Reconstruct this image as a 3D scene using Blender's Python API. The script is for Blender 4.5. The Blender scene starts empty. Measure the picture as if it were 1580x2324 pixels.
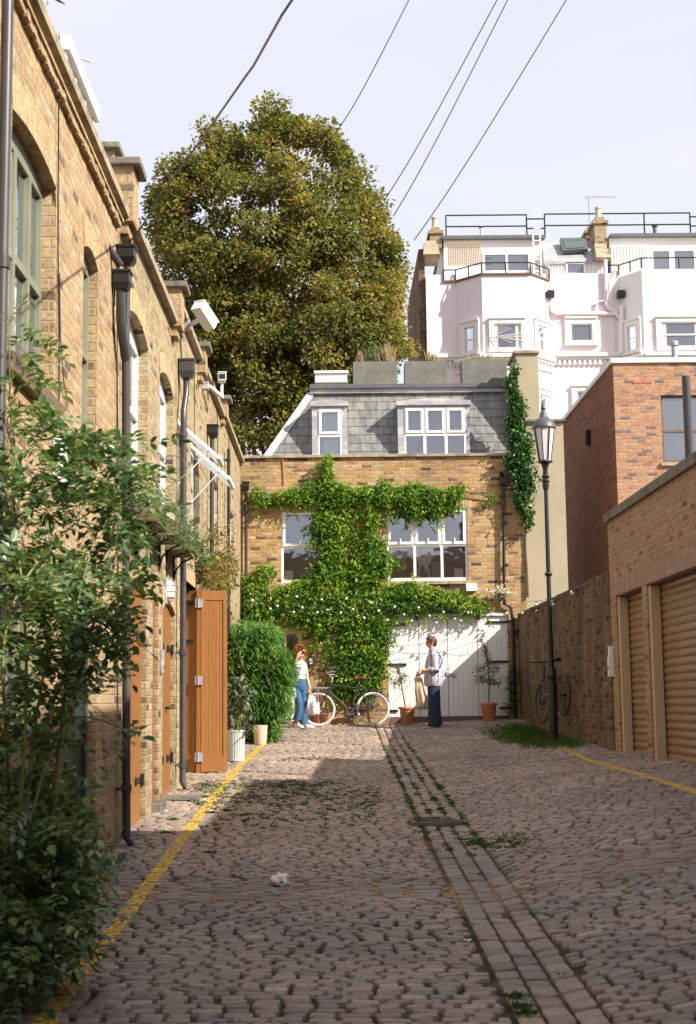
import bpy, bmesh, math, random
import numpy as np
from mathutils import Vector, Matrix, noise
from mathutils.geometry import tessellate_polygon
S = bpy.context.scene; C = S.collection
PI = math.pi
# ---------------------------------------------------------------- camera
FD, CXD, CYD = 3228.0, 790.0, 1162.0     # 50 mm lens on a 24x36 frame, unit = 1/2324 of the picture height
VPX, VPY, ROLL = 756.0, 1592.0, -0.012
CAM = Vector((0, 0, 1.8))
_v = Matrix.Rotation(ROLL, 3, 'Z') @ Vector(((VPX-CXD)/FD, -(VPY-CYD)/FD, -1)).normalized()
_th = math.asin(-_v.y)                    # pitch up
_psi = math.atan2(-_v.x, -_v.z)
R = Matrix.Rotation(-_psi, 3, 'Z') @ Matrix.Rotation(PI/2+_th, 3, 'X') @ Matrix.Rotation(ROLL, 3, 'Z')
for _i in range(20):                      # refine so that the street axis lands on the vanishing point
    q = R.transposed() @ Vector((0, 1, 0)); px = CXD+FD*q.x/-q.z; py = CYD-FD*q.y/-q.z
    _psi += (px-VPX)/FD; _th += (VPY-py)/FD
    R = Matrix.Rotation(-_psi, 3, 'Z') @ Matrix.Rotation(PI/2+_th, 3, 'X') @ Matrix.Rotation(ROLL, 3, 'Z')
cd = bpy.data.cameras.new('camera'); cam = bpy.data.objects.new('camera', cd); C.objects.link(cam)
cam.matrix_world = Matrix.Translation(CAM) @ R.to_4x4()
cd.sensor_fit = 'VERTICAL'; cd.sensor_height = 36; cd.lens = 36*FD/2324
cd.clip_start = 0.1; cd.clip_end = 2000
cd.dof.use_dof = True; cd.dof.focus_distance = 24; cd.dof.aperture_fstop = 5.0
S.camera = cam
S.render.resolution_x = 696; S.render.resolution_y = 1024
# ---------------------------------------------------------------- light
SUN = Vector((-1, .62, -.86)).normalized()
elev = math.asin(-SUN.z)
w = bpy.data.worlds.new("World"); S.world = w; w.use_nodes = True
nt = w.node_tree; bg = nt.nodes['Background']
sky = nt.nodes.new('ShaderNodeTexSky'); sky.sky_type = 'NISHITA'; sky.sun_disc = False
sky.sun_elevation = elev; sky.sun_rotation = math.atan2(-SUN.x, -SUN.y); sky.dust_density = 2.5; sky.air_density = 1.0; sky.ozone_density = 1.5
tc = nt.nodes.new('ShaderNodeTexCoord'); mp = nt.nodes.new('ShaderNodeMapping'); mp.inputs['Scale'].default_value = (1.2, 1.6, 7)
nz = nt.nodes.new('ShaderNodeTexNoise'); nz.inputs['Scale'].default_value = 1.6; nz.inputs['Detail'].default_value = 5
nt.links.new(tc.outputs['Generated'], mp.inputs[0]); nt.links.new(mp.outputs[0], nz.inputs[0])
mr = nt.nodes.new('ShaderNodeMapRange'); mr.inputs[1].default_value = .35; mr.inputs[2].default_value = .7
mr.inputs[3].default_value = .80; mr.inputs[4].default_value = .93; nt.links.new(nz.outputs[0], mr.inputs[0])
mx = nt.nodes.new('ShaderNodeMixRGB'); mx.inputs[2].default_value = (3.95, 3.88, 4.2, 1)   # thin high cloud
nt.links.new(mr.outputs[0], mx.inputs[0]); nt.links.new(sky.outputs[0], mx.inputs[1]); nt.links.new(mx.outputs[0], bg.inputs[0])
bg.inputs[1].default_value = 0.10
sl = bpy.data.lights.new('sun', 'SUN'); so = bpy.data.objects.new('sun', sl); C.objects.link(so)
sl.energy = 3.6; sl.angle = math.radians(.55); sl.color = (1, .935, .84)
so.rotation_euler = SUN.to_track_quat('-Z', 'Y').to_euler()
S.view_settings.view_transform = 'Standard'; S.view_settings.look = 'None'
S.view_settings.exposure = 1.3; S.view_settings.gamma = 1
# ---------------------------------------------------------------- picture -> place helpers (survey of the photograph)
def ray(px, py): return R @ Vector(((px-CXD)/FD, -(py-CYD)/FD, -1))
def onX(px, py, X): r = ray(px, py); return CAM + r*((X-CAM.x)/r.x)
def onY(px, py, Y): r = ray(px, py); return CAM + r*((Y-CAM.y)/r.y)
XL, XR, YE = -1.9, 3.8, 29.6
def gz(x, y):
    z = .0425*min(max(y, 0), 25) + (.06*(min(y, 31)-25) if y > 25 else 0)
    k = .5 if y < 12 else max(.08, .5-.03*(y-12))
    if x > 1.12: z += k*min((x-1.12)/2.7, 1.2)
    elif x < .9: z += .012*min(.9-x, 3)
    return z
def onG(px, py):
    r = ray(px, py); t = 2
    for i in range(4000):
        p = CAM+r*t
        if p.z < gz(p.x, p.y): return Vector((p.x, p.y, gz(p.x, p.y)))
        t += .02
    return p
# ---------------------------------------------------------------- object helpers
ORG = {}
def org(p): return ORG.get(p.name, Vector((0, 0, 0))) if p else Vector((0, 0, 0))
def tag(o, label=None, cat=None, group=None, kind=None):
    if label: o['label'] = label
    if cat: o['category'] = cat
    if group: o['group'] = group
    if kind: o['kind'] = kind
    return o
def thing(name, label, cat, loc=(0, 0, 0), group=None):
    o = bpy.data.objects.new(name, None); C.objects.link(o); o.empty_display_size = .2
    o.location = loc; ORG[o.name] = Vector(loc); return tag(o, label, cat, group)
def link(name, me, parent=None, mat=None, smooth=False):
    o = bpy.data.objects.new(name, me); C.objects.link(o)
    if mat: me.materials.append(mat)
    if parent: o.parent = parent
    ORG[o.name] = org(parent)
    if smooth: me.polygons.foreach_set('use_smooth', [True]*len(me.polygons))
    return o
def npmesh(name, V, F, mat, parent=None, smooth=False):
    """V (n,3) array, F (m,k) array of equal-size faces"""
    V = np.asarray(V, dtype=np.float32) - np.array(org(parent), dtype=np.float32); F = np.asarray(F, dtype=np.int32)
    me = bpy.data.meshes.new(name); n, k = F.shape
    me.vertices.add(len(V)); me.vertices.foreach_set('co', V.ravel())
    me.loops.add(n*k); me.loops.foreach_set('vertex_index', F.ravel())
    me.polygons.add(n); me.polygons.foreach_set('loop_start', np.arange(0, n*k, k, dtype=np.int32))
    me.polygons.foreach_set('loop_total', np.full(n, k, dtype=np.int32))
    me.update(calc_edges=True); return link(name, me, parent, mat, smooth)
def dup(root, loc=None, label=None, group=None, rz=None, scale=None):
    r = root.copy(); C.objects.link(r); ORG[r.name] = Vector((0, 0, 0))
    if loc is not None: r.location = loc
    if rz is not None: r.rotation_euler.z = rz
    if scale is not None: r.scale = scale
    if label: r['label'] = label
    if group: r['group'] = group
    for ch in list(root.children):
        c = ch.copy(); C.objects.link(c); c.parent = r
        for g in list(ch.children):
            d = g.copy(); C.objects.link(d); d.parent = c
    return r
class MB:
    def __init__(s): s.v = []; s.f = []
    def add(s, V, F):
        b = len(s.v); s.v += [Vector(p) for p in V]; s.f += [tuple(i+b for i in f) for f in F]; return s
    def box(s, a, b, bev=0):
        x0, x1 = sorted((a[0], b[0])); y0, y1 = sorted((a[1], b[1])); z0, z1 = sorted((a[2], b[2]))
        V = [(x, y, z) for z in (z0, z1) for y in (y0, y1) for x in (x0, x1)]
        F = [(0, 2, 3, 1), (4, 5, 7, 6), (0, 1, 5, 4), (2, 6, 7, 3), (0, 4, 6, 2), (1, 3, 7, 5)]
        if bev:
            bm = bmesh.new(); vs = [bm.verts.new(p) for p in V]; [bm.faces.new([vs[i] for i in f]) for f in F]
            bmesh.ops.bevel(bm, geom=list(bm.edges), offset=bev, segments=2, affect='EDGES', profile=.5)
            bm.verts.index_update(); V = [v.co.copy() for v in bm.verts]; F = [tuple(v.index for v in f.verts) for f in bm.faces]; bm.free()
        return s.add(V, F)
    def hexa(s, P):            # 8 points: bottom 4 ccw, top 4 ccw
        return s.add(P, [(3, 2, 1, 0), (4, 5, 6, 7), (0, 1, 5, 4), (1, 2, 6, 5), (2, 3, 7, 6), (3, 0, 4, 7)])
    def beam(s, p, q, w, h, up=(0, 0, 1)):
        p, q = Vector(p), Vector(q); d = (q-p).normalized(); u = Vector(up)
        if abs(d.dot(u)) > .98: u = Vector((0, 1, 0))
        a = d.cross(u).normalized()*(w/2); b = a.cross(d).normalized()*(h/2)
        return s.hexa([p-a-b, p+a-b, p+a+b, p-a+b, q-a-b, q+a-b, q+a+b, q-a+b])
    def tube(s, path, r, n=8, cap=True, closed=False):
        path = [Vector(p) for p in path]; m = len(path); rr = r if isinstance(r, (list, tuple)) else [r]*m
        V = []; prev = None
        for i, p in enumerate(path):
            if closed: d = path[(i+1) % m]-path[i-1]
            else: d = path[min(i+1, m-1)]-path[max(i-1, 0)]
            if d.length < 1e-9: d = Vector((0, 0, 1))
            d.normalize()
            if prev is None: a = d.orthogonal().normalized()
            else:
                a = prev-d*prev.dot(d); a = a.normalized() if a.length > 1e-6 else d.orthogonal().normalized()
            prev = a; b = d.cross(a)
            V += [p+(a*math.cos(t)+b*math.sin(t))*rr[i] for t in [2*PI*j/n for j in range(n)]]
        F = []
        for i in range(m if closed else m-1):
            for j in range(n):
                k = (j+1) % n; i2 = (i+1) % m
                F.append((i*n+j, i*n+k, i2*n+k, i2*n+j))
        if cap and not closed: F += [tuple(range(n-1, -1, -1)), tuple((m-1)*n+j for j in range(n))]
        return s.add(V, F)
    def lathe(s, prof, c=(0, 0, 0), n=24, a0=0, ax='Z'):
        c = Vector(c); V = []; F = []; m = len(prof)
        for r_, z in prof:
            for j in range(n):
                t = a0+2*PI*j/n; p = Vector((r_*math.cos(t), r_*math.sin(t), z))
                if ax == 'X': p = Vector((p.z, p.x, p.y))
                if ax == 'Y': p = Vector((p.x, p.z, p.y))
                V.append(c+p)
        for i in range(m-1):
            for j in range(n):
                k = (j+1) % n; F.append((i*n+j, i*n+k, (i+1)*n+k, (i+1)*n+j))
        F += [tuple(range(n-1, -1, -1)), tuple((m-1)*n+j for j in range(n))]
        return s.add(V, F)
    def ball(s, c, r, n=10, sc=(1, 1, 1)):
        c = Vector(c); V = []; F = []; m = n//2+1
        prof = [(math.sin(PI*i/m), -math.cos(PI*i/m)) for i in range(m+1)]
        for r_, z in prof:
            V += [c+Vector((r_*math.cos(2*PI*j/n)*sc[0], r_*math.sin(2*PI*j/n)*sc[1], z*sc[2]))*r for j in range(n)]
        for i in range(m):
            for j in range(n):
                k = (j+1) % n; F.append((i*n+j, i*n+k, (i+1)*n+k, (i+1)*n+j))
        return s.add(V, F)
    def build(s, name, mat, parent=None, smooth=False, bev=0):
        o = org(parent); me = bpy.data.meshes.new(name)
        me.from_pydata([v-o for v in s.v], [], s.f); me.update()
        ob = link(name, me, parent, mat, smooth)
        if smooth == 'auto':
            me.polygons.foreach_set('use_smooth', [True]*len(me.polygons)); me.set_sharp_from_angle(angle=math.radians(40))
        return ob
# frames: (u, v, w) -> place; w points out of the wall towards the street
def FL(u, v, w): return Vector((XL+w, u, v))
def FR(u, v, w): return Vector((XR-w, u, v))
def FE(u, v, w): return Vector((u, YE-w, v))
def Luv(px, py, w=0): p = onX(px, py, XL+w); return (p.y, p.z)
def Ruv(px, py, w=0): p = onX(px, py, XR-w); return (p.y, p.z)
def Euv(px, py, w=0): p = onY(px, py, YE-w); return (p.x, p.z)
def slab(fr, outer, holes, w0, w1, mb=None):
    """a wall with real openings: outline and holes in (u,v), from w0 (back) to w1 (front)"""
    mb = mb or MB(); loops = [outer]+list(holes)
    pts = [Vector((u, v, 0)) for lp in loops for (u, v) in lp]
    tri = tessellate_polygon([[Vector((u, v, 0)) for (u, v) in lp] for lp in loops])
    n = len(pts); V = [fr(p.x, p.y, w1) for p in pts]+[fr(p.x, p.y, w0) for p in pts]
    flip = (fr(1, 0, 0)-fr(0, 0, 0)).cross(fr(0, 1, 0)-fr(0, 0, 0)).dot(fr(0, 0, 1)-fr(0, 0, 0)) < 0
    F = []
    for t in tri:
        a, b, c = t
        s2 = (pts[b]-pts[a]).cross(pts[c]-pts[a]).z
        if (s2 < 0) != flip: a, c = c, a
        F.append((a, b, c)); F.append((c+n, b+n, a+n))
    i0 = 0
    for lp in loops:
        m = len(lp)
        for i in range(m): F.append((i0+i, i0+(i+1) % m, i0+(i+1) % m+n, i0+i+n))
        i0 += m
    return mb.add(V, F)
def rect(u0, v0, u1, v1): return [(u0, v0), (u1, v0), (u1, v1), (u0, v1)]
def arch(u0, v0, u1, v1, rise, n=10):
    """opening with a segmental arch springing at v1"""
    c = (u0+u1)/2; h = (u1-u0)/2; top = []
    for i in range(n+1):
        t = i/n; x = u1-(u1-u0)*t; s_ = (x-c)/h; top.append((x, v1+rise*(1-s_*s_)))
    return [(u0, v0), (u1, v0)]+top
def fbox(mb, fr, u0, v0, u1, v1, w0, w1, bev=0):
    return mb.box(fr(u0, v0, w0), fr(u1, v1, w1), bev)
# ---------------------------------------------------------------- materials
def mat_base(name):
    m = bpy.data.materials.new(name); m.use_nodes = True; nt = m.node_tree
    return m, nt, nt.nodes['Principled BSDF']
def N(nt, t, **kw):
    n = nt.nodes.new(t)
    for k, v in kw.items():
        if k.startswith('i'): n.inputs[int(k[1:])].default_value = v
        else: setattr(n, k, v)
    return n
def L(nt, a, b): nt.links.new(a, b)
def ramp(nt, fac, cols, interp='LINEAR'):
    r = nt.nodes.new('ShaderNodeValToRGB'); cr = r.color_ramp; cr.interpolation = interp
    while len(cr.elements) < len(cols): cr.elements.new(.5)
    for e, (p, c) in zip(cr.elements, cols): e.position = p; e.color = (*c, 1)
    L(nt, fac, r.inputs[0]); return r
def math_(nt, op, a, b=None, clamp=False):
    n = nt.nodes.new('ShaderNodeMath'); n.operation = op; n.use_clamp = clamp
    for i, x in enumerate((a, b)):
        if x is None: continue
        if isinstance(x, (int, float)): n.inputs[i].default_value = x
        else: L(nt, x, n.inputs[i])
    return n.outputs[0]
def mixc(nt, f, a, b, mode='MIX'):
    n = nt.nodes.new('ShaderNodeMixRGB'); n.blend_type = mode
    for i, x in zip((0, 1, 2), (f, a, b)):
        if isinstance(x, (int, float)): n.inputs[i].default_value = x
        elif isinstance(x, tuple): n.inputs[i].default_value = (*x, 1)
        else: L(nt, x, n.inputs[i])
    return n.outputs[0]
def plain(name, col, rough=.6, var=.18, scale=6, metal=0, bump=0, bscale=40, spec=.5, stretch=None, second=None, cover=.5):
    m, nt, bs = mat_base(name); bs.inputs['Roughness'].default_value = rough; bs.inputs['Metallic'].default_value = metal
    bs.inputs['Specular IOR Level'].default_value = spec
    tc = N(nt, 'ShaderNodeTexCoord'); mp = N(nt, 'ShaderNodeMapping'); L(nt, tc.outputs['Object'], mp.inputs[0])
    if stretch: mp.inputs['Scale'].default_value = stretch
    no = N(nt, 'ShaderNodeTexNoise'); no.inputs['Scale'].default_value = scale; no.inputs['Detail'].default_value = 6; no.inputs['Roughness'].default_value = .65
    L(nt, mp.outputs[0], no.inputs[0])
    a = tuple(min(1, c*(1+var)) for c in col); b = tuple(c*(1-var) for c in col)
    r = ramp(nt, no.outputs[0], [(.3, b), (.7, a)]); out = r.outputs[0]
    if second:
        n2 = N(nt, 'ShaderNodeTexNoise'); n2.inputs['Scale'].default_value = scale*.45; n2.inputs['Detail'].default_value = 8; n2.inputs['Roughness'].default_value = .7
        L(nt, mp.outputs[0], n2.inputs[0]); rr = ramp(nt, n2.outputs[0], [(cover, (0, 0, 0)), (cover+.12, (1, 1, 1))])
        out = mixc(nt, rr.outputs[0], out, second)
    L(nt, out, bs.inputs['Base Color'])
    if bump:
        n3 = N(nt, 'ShaderNodeTexNoise'); n3.inputs['Scale'].default_value = bscale; n3.inputs['Detail'].default_value = 4; L(nt, mp.outputs[0], n3.inputs[0])
        bp = N(nt, 'ShaderNodeBump'); bp.inputs['Strength'].default_value = bump; bp.inputs['Distance'].default_value = .01
        L(nt, n3.outputs[0], bp.inputs['Height']); L(nt, bp.outputs[0], bs.inputs['Normal'])
    return m
def brick(name, cols, mortar, bw=.225, bh=.075, mw=.011, stain=(.09, .07, .05), sfac=.25, rough=.9, wob=.006, vert=False, streak=0, pale=None):
    m, nt, bs = mat_base(name); bs.inputs['Roughness'].default_value = rough; bs.inputs['Specular IOR Level'].default_value = .2
    g = N(nt, 'ShaderNodeNewGeometry'); no = N(nt, 'ShaderNodeTexNoise'); no.inputs['Scale'].default_value = 9; no.inputs['Detail'].default_value = 3
    L(nt, g.outputs['Position'], no.inputs[0])
    sx = N(nt, 'ShaderNodeSeparateXYZ'); L(nt, g.outputs['Position'], sx.inputs[0])
    u = math_(nt, 'ADD', sx.outputs[0], sx.outputs[1]); v = sx.outputs[2]
    ns = N(nt, 'ShaderNodeSeparateColor'); L(nt, no.outputs['Color'], ns.inputs[0])
    u = math_(nt, 'ADD', u, math_(nt, 'MULTIPLY', math_(nt, 'SUBTRACT', ns.outputs[0], .5), wob*2.5))
    v = math_(nt, 'ADD', v, math_(nt, 'MULTIPLY', math_(nt, 'SUBTRACT', ns.outputs[1], .5), wob*2.5))
    if vert: u, v = v, u; 
    rowf = math_(nt, 'DIVIDE', v, bh); row = math_(nt, 'FLOOR', rowf); fv = math_(nt, 'FRACT', rowf)
    colf = math_(nt, 'ADD', math_(nt, 'DIVIDE', u, bw), math_(nt, 'MULTIPLY', math_(nt, 'MODULO', math_(nt, 'ABSOLUTE', row), 2.0), .5))
    col = math_(nt, 'FLOOR', colf); fu = math_(nt, 'FRACT', colf)
    cb = N(nt, 'ShaderNodeCombineXYZ'); L(nt, col, cb.inputs[0]); L(nt, row, cb.inputs[1])
    wn = N(nt, 'ShaderNodeTexWhiteNoise'); wn.noise_dimensions = '2D'; L(nt, cb.outputs[0], wn.inputs[0])
    r = ramp(nt, wn.outputs['Value'], cols, 'LINEAR')
    # weathering inside a brick
    n2 = N(nt, 'ShaderNodeTexNoise'); n2.inputs['Scale'].default_value = 28; n2.inputs['Detail'].default_value = 6; L(nt, g.outputs['Position'], n2.inputs[0])
    r2 = ramp(nt, n2.outputs[0], [(.3, (.58, .58, .6)), (.5, (.98, .98, .98)), (.72, (1.32, 1.30, 1.26))]); c = mixc(nt, 1, r.outputs[0], r2.outputs[0], 'MULTIPLY')
    du = math_(nt, 'MULTIPLY', math_(nt, 'MINIMUM', fu, math_(nt, 'SUBTRACT', 1.0, fu)), bw)
    dv = math_(nt, 'MULTIPLY', math_(nt, 'MINIMUM', fv, math_(nt, 'SUBTRACT', 1.0, fv)), bh)
    d = math_(nt, 'MINIMUM', du, dv)
    edge = math_(nt, 'MULTIPLY', math_(nt, 'ADD', .6, no.outputs[0]), mw/2)
    msk = N(nt, 'ShaderNodeMapRange'); msk.clamp = True; L(nt, math_(nt, 'SUBTRACT', d, edge), msk.inputs[0])
    msk.inputs[1].default_value = -.0015; msk.inputs[2].default_value = .0025
    c = mixc(nt, msk.outputs[0], mortar, c)
    # large stains
    n3 = N(nt, 'ShaderNodeTexNoise'); n3.inputs['Scale'].default_value = .9; n3.inputs['Detail'].default_value = 8; n3.inputs['Roughness'].default_value = .62
    mp = N(nt, 'ShaderNodeMapping'); mp.inputs['Scale'].default_value = (1.3, 1.3, .7); L(nt, g.outputs['Position'], mp.inputs[0]); L(nt, mp.outputs[0], n3.inputs[0])
    r3 = ramp(nt, n3.outputs[0], [(.5, (0, 0, 0)), (.68, (1, 1, 1))])
    c = mixc(nt, math_(nt, 'MULTIPLY', r3.outputs[0], sfac), c, stain)
    if pale:
        n5 = N(nt, 'ShaderNodeTexNoise'); n5.inputs['Scale'].default_value = 2.2; n5.inputs['Detail'].default_value = 9; n5.inputs['Roughness'].default_value = .7
        L(nt, g.outputs['Position'], n5.inputs[0]); r5 = ramp(nt, n5.outputs[0], [(.56, (0, 0, 0)), (.68, (1, 1, 1))])
        c = mixc(nt, math_(nt, 'MULTIPLY', r5.outputs[0], .45), c, pale)
    if streak:
        n4 = N(nt, 'ShaderNodeTexNoise'); n4.inputs['Scale'].default_value = 3; n4.inputs['Detail'].default_value = 5
        mp4 = N(nt, 'ShaderNodeMapping'); mp4.inputs['Scale'].default_value = (3, 3, .22); L(nt, g.outputs['Position'], mp4.inputs[0]); L(nt, mp4.outputs[0], n4.inputs[0])
        r4 = ramp(nt, n4.outputs[0], [(.55, (0, 0, 0)), (.66, (1, 1, 1))]); c = mixc(nt, math_(nt, 'MULTIPLY', r4.outputs[0], streak), c, (.45, .37, .3))
    L(nt, c, bs.inputs['Base Color'])
    h = math_(nt, 'ADD', math_(nt, 'MULTIPLY', msk.outputs[0], 1.0), math_(nt, 'ADD', math_(nt, 'MULTIPLY', n2.outputs[0], .6), math_(nt, 'MULTIPLY', wn.outputs['Value'], .35)))
    bp = N(nt, 'ShaderNodeBump'); bp.inputs['Strength'].default_value = .85; bp.inputs['Distance'].default_value = .008
    L(nt, h, bp.inputs['Height']); L(nt, bp.outputs[0], bs.inputs['Normal'])
    return m
def leafm(name, cols, trans=.35, rough=.5, spec=.35, patch=2.2):
    m, nt, bs = mat_base(name); g = N(nt, 'ShaderNodeNewGeometry')
    no = N(nt, 'ShaderNodeTexNoise'); no.inputs['Scale'].default_value = patch; no.inputs['Detail'].default_value = 4; L(nt, g.outputs['Position'], no.inputs[0])
    fc = math_(nt, 'ADD', math_(nt, 'MULTIPLY', g.outputs['Random Per Island'], .72), math_(nt, 'SUBTRACT', math_(nt, 'MULTIPLY', no.outputs[0], 1.3), .50), clamp=True)
    r = ramp(nt, fc, cols); L(nt, r.outputs[0], bs.inputs['Base Color'])
    bs.inputs['Roughness'].default_value = rough; bs.inputs['Specular IOR Level'].default_value = spec
    tr = N(nt, 'ShaderNodeBsdfTranslucent'); t2 = mixc(nt, 1, r.outputs[0], (1.25, 1.35, .5), 'MULTIPLY'); L(nt, t2, tr.inputs[0])
    mx = N(nt, 'ShaderNodeMixShader'); mx.inputs[0].default_value = trans
    L(nt, bs.outputs[0], mx.inputs[1]); L(nt, tr.outputs[0], mx.inputs[2]); L(nt, mx.outputs[0], nt.nodes['Material Output'].inputs[0])
    return m
def glassm(name, tint=(.03, .035, .04), refl=.35, trans=.0, rough=.03):
    """window pane: sees into the room behind it and mirrors the sky"""
    m, nt, bs = mat_base(name); nt.nodes.remove(bs)
    lw = N(nt, 'ShaderNodeFresnel'); lw.inputs[0].default_value = 1.5
    f = math_(nt, 'ADD', lw.outputs[0], refl, clamp=True)
    gl = N(nt, 'ShaderNodeBsdfGlossy'); gl.inputs['Roughness'].default_value = rough; gl.inputs[0].default_value = (.9, .93, 1, 1)
    no = N(nt, 'ShaderNodeTexNoise'); no.inputs['Scale'].default_value = 2.5; bp = N(nt, 'ShaderNodeBump'); bp.inputs['Strength'].default_value = .12; bp.inputs['Distance'].default_value = .02
    tc = N(nt, 'ShaderNodeTexCoord'); L(nt, tc.outputs['Object'], no.inputs[0]); L(nt, no.outputs[0], bp.inputs['Height']); L(nt, bp.outputs[0], gl.inputs['Normal'])
    tr = N(nt, 'ShaderNodeBsdfTransparent') if trans else N(nt, 'ShaderNodeBsdfDiffuse')
    tr.inputs[0].default_value = (.93, .95, .95, 1) if trans else (*tint, 1)
    mx = N(nt, 'ShaderNodeMixShader'); L(nt, f, mx.inputs[0]); L(nt, tr.outputs[0], mx.inputs[1]); L(nt, gl.outputs[0], mx.inputs[2])
    L(nt, mx.outputs[0], nt.nodes['Material Output'].inputs[0]); return m
M = {}
stock = [(0, (.27, .155, .07)), (.2, (.38, .24, .10)), (.45, (.46, .31, .14)), (.62, (.37, .20, .095)), (.78, (.50, .36, .20)), (.87, (.22, .12, .065)), (1, (.07, .05, .042))]
M['brick_pink'] = brick('stock_brick_pinkish', [(0, (0.32, 0.208, 0.111)), (.22, (0.416, 0.288, 0.155)), (.5, (0.432, 0.32, 0.174)), (.7, (0.376, 0.232, 0.133)), (.88, (0.448, 0.344, 0.207)), (.96, (0.288, 0.184, 0.104)), (1, (0.128, 0.088, 0.059))], (0.4, 0.308, 0.189), sfac=.2, pale=(0.496, 0.416, 0.303))
M['brick_yel'] = brick('stock_brick_yellow', [(0, (0.252, 0.171, 0.087)), (.25, (0.352, 0.266, 0.139)), (.5, (0.4, 0.32, 0.179)), (.72, (0.306, 0.219, 0.119)), (.87, (0.41, 0.343, 0.225)), (.94, (0.186, 0.122, 0.075)), (1, (0.061, 0.049, 0.04))], (0.351, 0.303, 0.205), sfac=.28)
M['brick_end'] = brick('stock_brick_mottled', stock, (0.4, 0.298, 0.167), sfac=.35, pale=(0.558, 0.428, 0.279), mw=.012)
M['brick_lint'] = brick('brick_on_end', [(0, (0.468, 0.31, 0.162)), (.5, (0.527, 0.387, 0.212)), (1, (0.408, 0.241, 0.128))], (0.425, 0.344, 0.221), vert=True, sfac=.05)
M['brick_old'] = brick('old_boundary_brick', [(0, (.115, .068, .036)), (.3, (.19, .115, .06)), (.55, (.15, .078, .045)), (.75, (.225, .15, .08)), (.9, (.07, .045, .033)), (1, (.035, .028, .024))], (.18, .13, .08), stain=(.035, .04, .025), sfac=.75, streak=.22)
M['brick_gar'] = brick('garage_tan_brick', [(0, (0.321, 0.196, 0.115)), (.3, (0.385, 0.245, 0.143)), (.6, (0.349, 0.22, 0.123)), (.8, (0.414, 0.282, 0.181)), (.9, (0.297, 0.133, 0.094)), (1, (0.179, 0.109, 0.093))], (0.475, 0.366, 0.265), sfac=.08, mw=.010, wob=.003)
M['brick_sold'] = brick('garage_soldier_brick', [(0, (0.337, 0.207, 0.139)), (.5, (0.395, 0.273, 0.189)), (1, (0.284, 0.178, 0.132))], (0.457, 0.366, 0.29), vert=True, bw=.23, bh=.075, sfac=.0, wob=.002)
M['brick_red'] = brick('red_facing_brick', [(0, (0.371, 0.197, 0.117)), (.4, (0.426, 0.241, 0.146)), (.7, (0.449, 0.283, 0.177)), (.86, (0.352, 0.178, 0.11)), (.93, (0.212, 0.159, 0.136)), (1, (0.159, 0.128, 0.121))], (0.418, 0.29, 0.199), sfac=.05, mw=.009, wob=.003)
M['brick_red_shaded'] = brick('shaded_red_brick', [(0, (0.278, 0.108, 0.066)), (.5, (0.336, 0.149, 0.085)), (.85, (0.233, 0.097, 0.063)), (1, (0.124, 0.082, 0.065))], (0.151, 0.083, 0.058), sfac=.25, mw=.012, wob=.003)  # darker copy of the red brick, flank shade put into its colour
M['stone'] = plain('weathered_coping_stone', (.34, .28, .19), .9, .25, 5, bump=.4, second=(.16, .14, .10))
M['stone_dark'] = plain('dark_weathered_concrete', (.17, .15, .12), .9, .3, 5, bump=.4, second=(.07, .07, .06))
M['render'] = plain('sandy_render', (0.37, 0.319, 0.218), .95, .10, 1.6, bump=.25, bscale=60, second=(0.266, 0.228, 0.156), cover=.55)
M['slate'] = None
M['lead'] = plain('grey_lead', (.33, .33, .355), .55, .15, 3, metal=.1, second=(.52, .50, .46), stretch=(1, 1, 4))
M['lead_dark'] = plain('dark_lead', (.10, .105, .11), .5, .2, 3)
M['white'] = plain('white_gloss_paint', (.80, .79, .76), .35, .03, 3)
M['white_door'] = plain('white_door_paint', (.80, .78, .75), .45, .04, 2.5, stretch=(8, 8, .6), second=(.70, .66, .60), cover=.66)
M['green_paint'] = plain('sage_green_paint', (.20, .21, .14), .5, .12, 4)
M['green_dark'] = plain('dark_green_paint', (.035, .05, .04), .4, .15, 4)
M['olive_paint'] = plain('pale_olive_paint', (.24, .24, .12), .5, .1, 4)
M['black'] = plain('black_paint', (.016, .016, .018), .35, .25, 8)
M['iron'] = plain('black_cast_iron', (.012, .012, .013), .42, .3, 10, bump=.2)
M['pipe'] = plain('grey_black_plastic_pipe', (.055, .052, .055), .35, .15, 6)
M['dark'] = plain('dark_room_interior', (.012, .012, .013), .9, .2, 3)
M['wood'] = plain('oiled_orange_wood', (.27, .115, .032), .36, .24, 9, stretch=(14, 14, .5), bump=.15, second=(.20, .08, .025), cover=.62)
M['wood_red'] = plain('reddish_brown_wood', (.26, .085, .03), .4, .2, 9, stretch=(14, 14, .5))
M['wood_dark'] = plain('weathered_brown_timber', (.15, .095, .06), .7, .3, 8, stretch=(6, 1, 6))
M['zinc'] = plain('ribbed_galvanised_zinc', (.50, .54, .52), .45, .08, 5, metal=.35)
M['terracotta'] = plain('terracotta', (.50, .19, .10), .8, .12, 6, second=(.55, .30, .2), cover=.6)
M['cream'] = plain('cream_glazed_pot', (.55, .46, .33), .5, .06, 5)
M['glass_door'] = glassm('dark_door_glass', tint=(.015, .016, .017), refl=.03)
M['glass'] = glassm('window_glass', refl=.30)
M['glass_in'] = glassm('window_glass_see_through', refl=.26, trans=1)
M['pink'] = plain('pale_pink_render', (.80, .715, .735), .8, .03, 1.2, second=(.74, .66, .68), stretch=(1, 1, .3), cover=.62)
M['whiter'] = plain('white_stucco', (.80, .775, .745), .8, .03, 1.2, second=(.73, .70, .66), stretch=(1, 1, .3), cover=.62)
M['roller'] = plain('brown_roller_slat', (.27, .15, .078), .30, .14, 3, stretch=(1, 1, 6), second=(.34, .22, .13), cover=.55)
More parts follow.
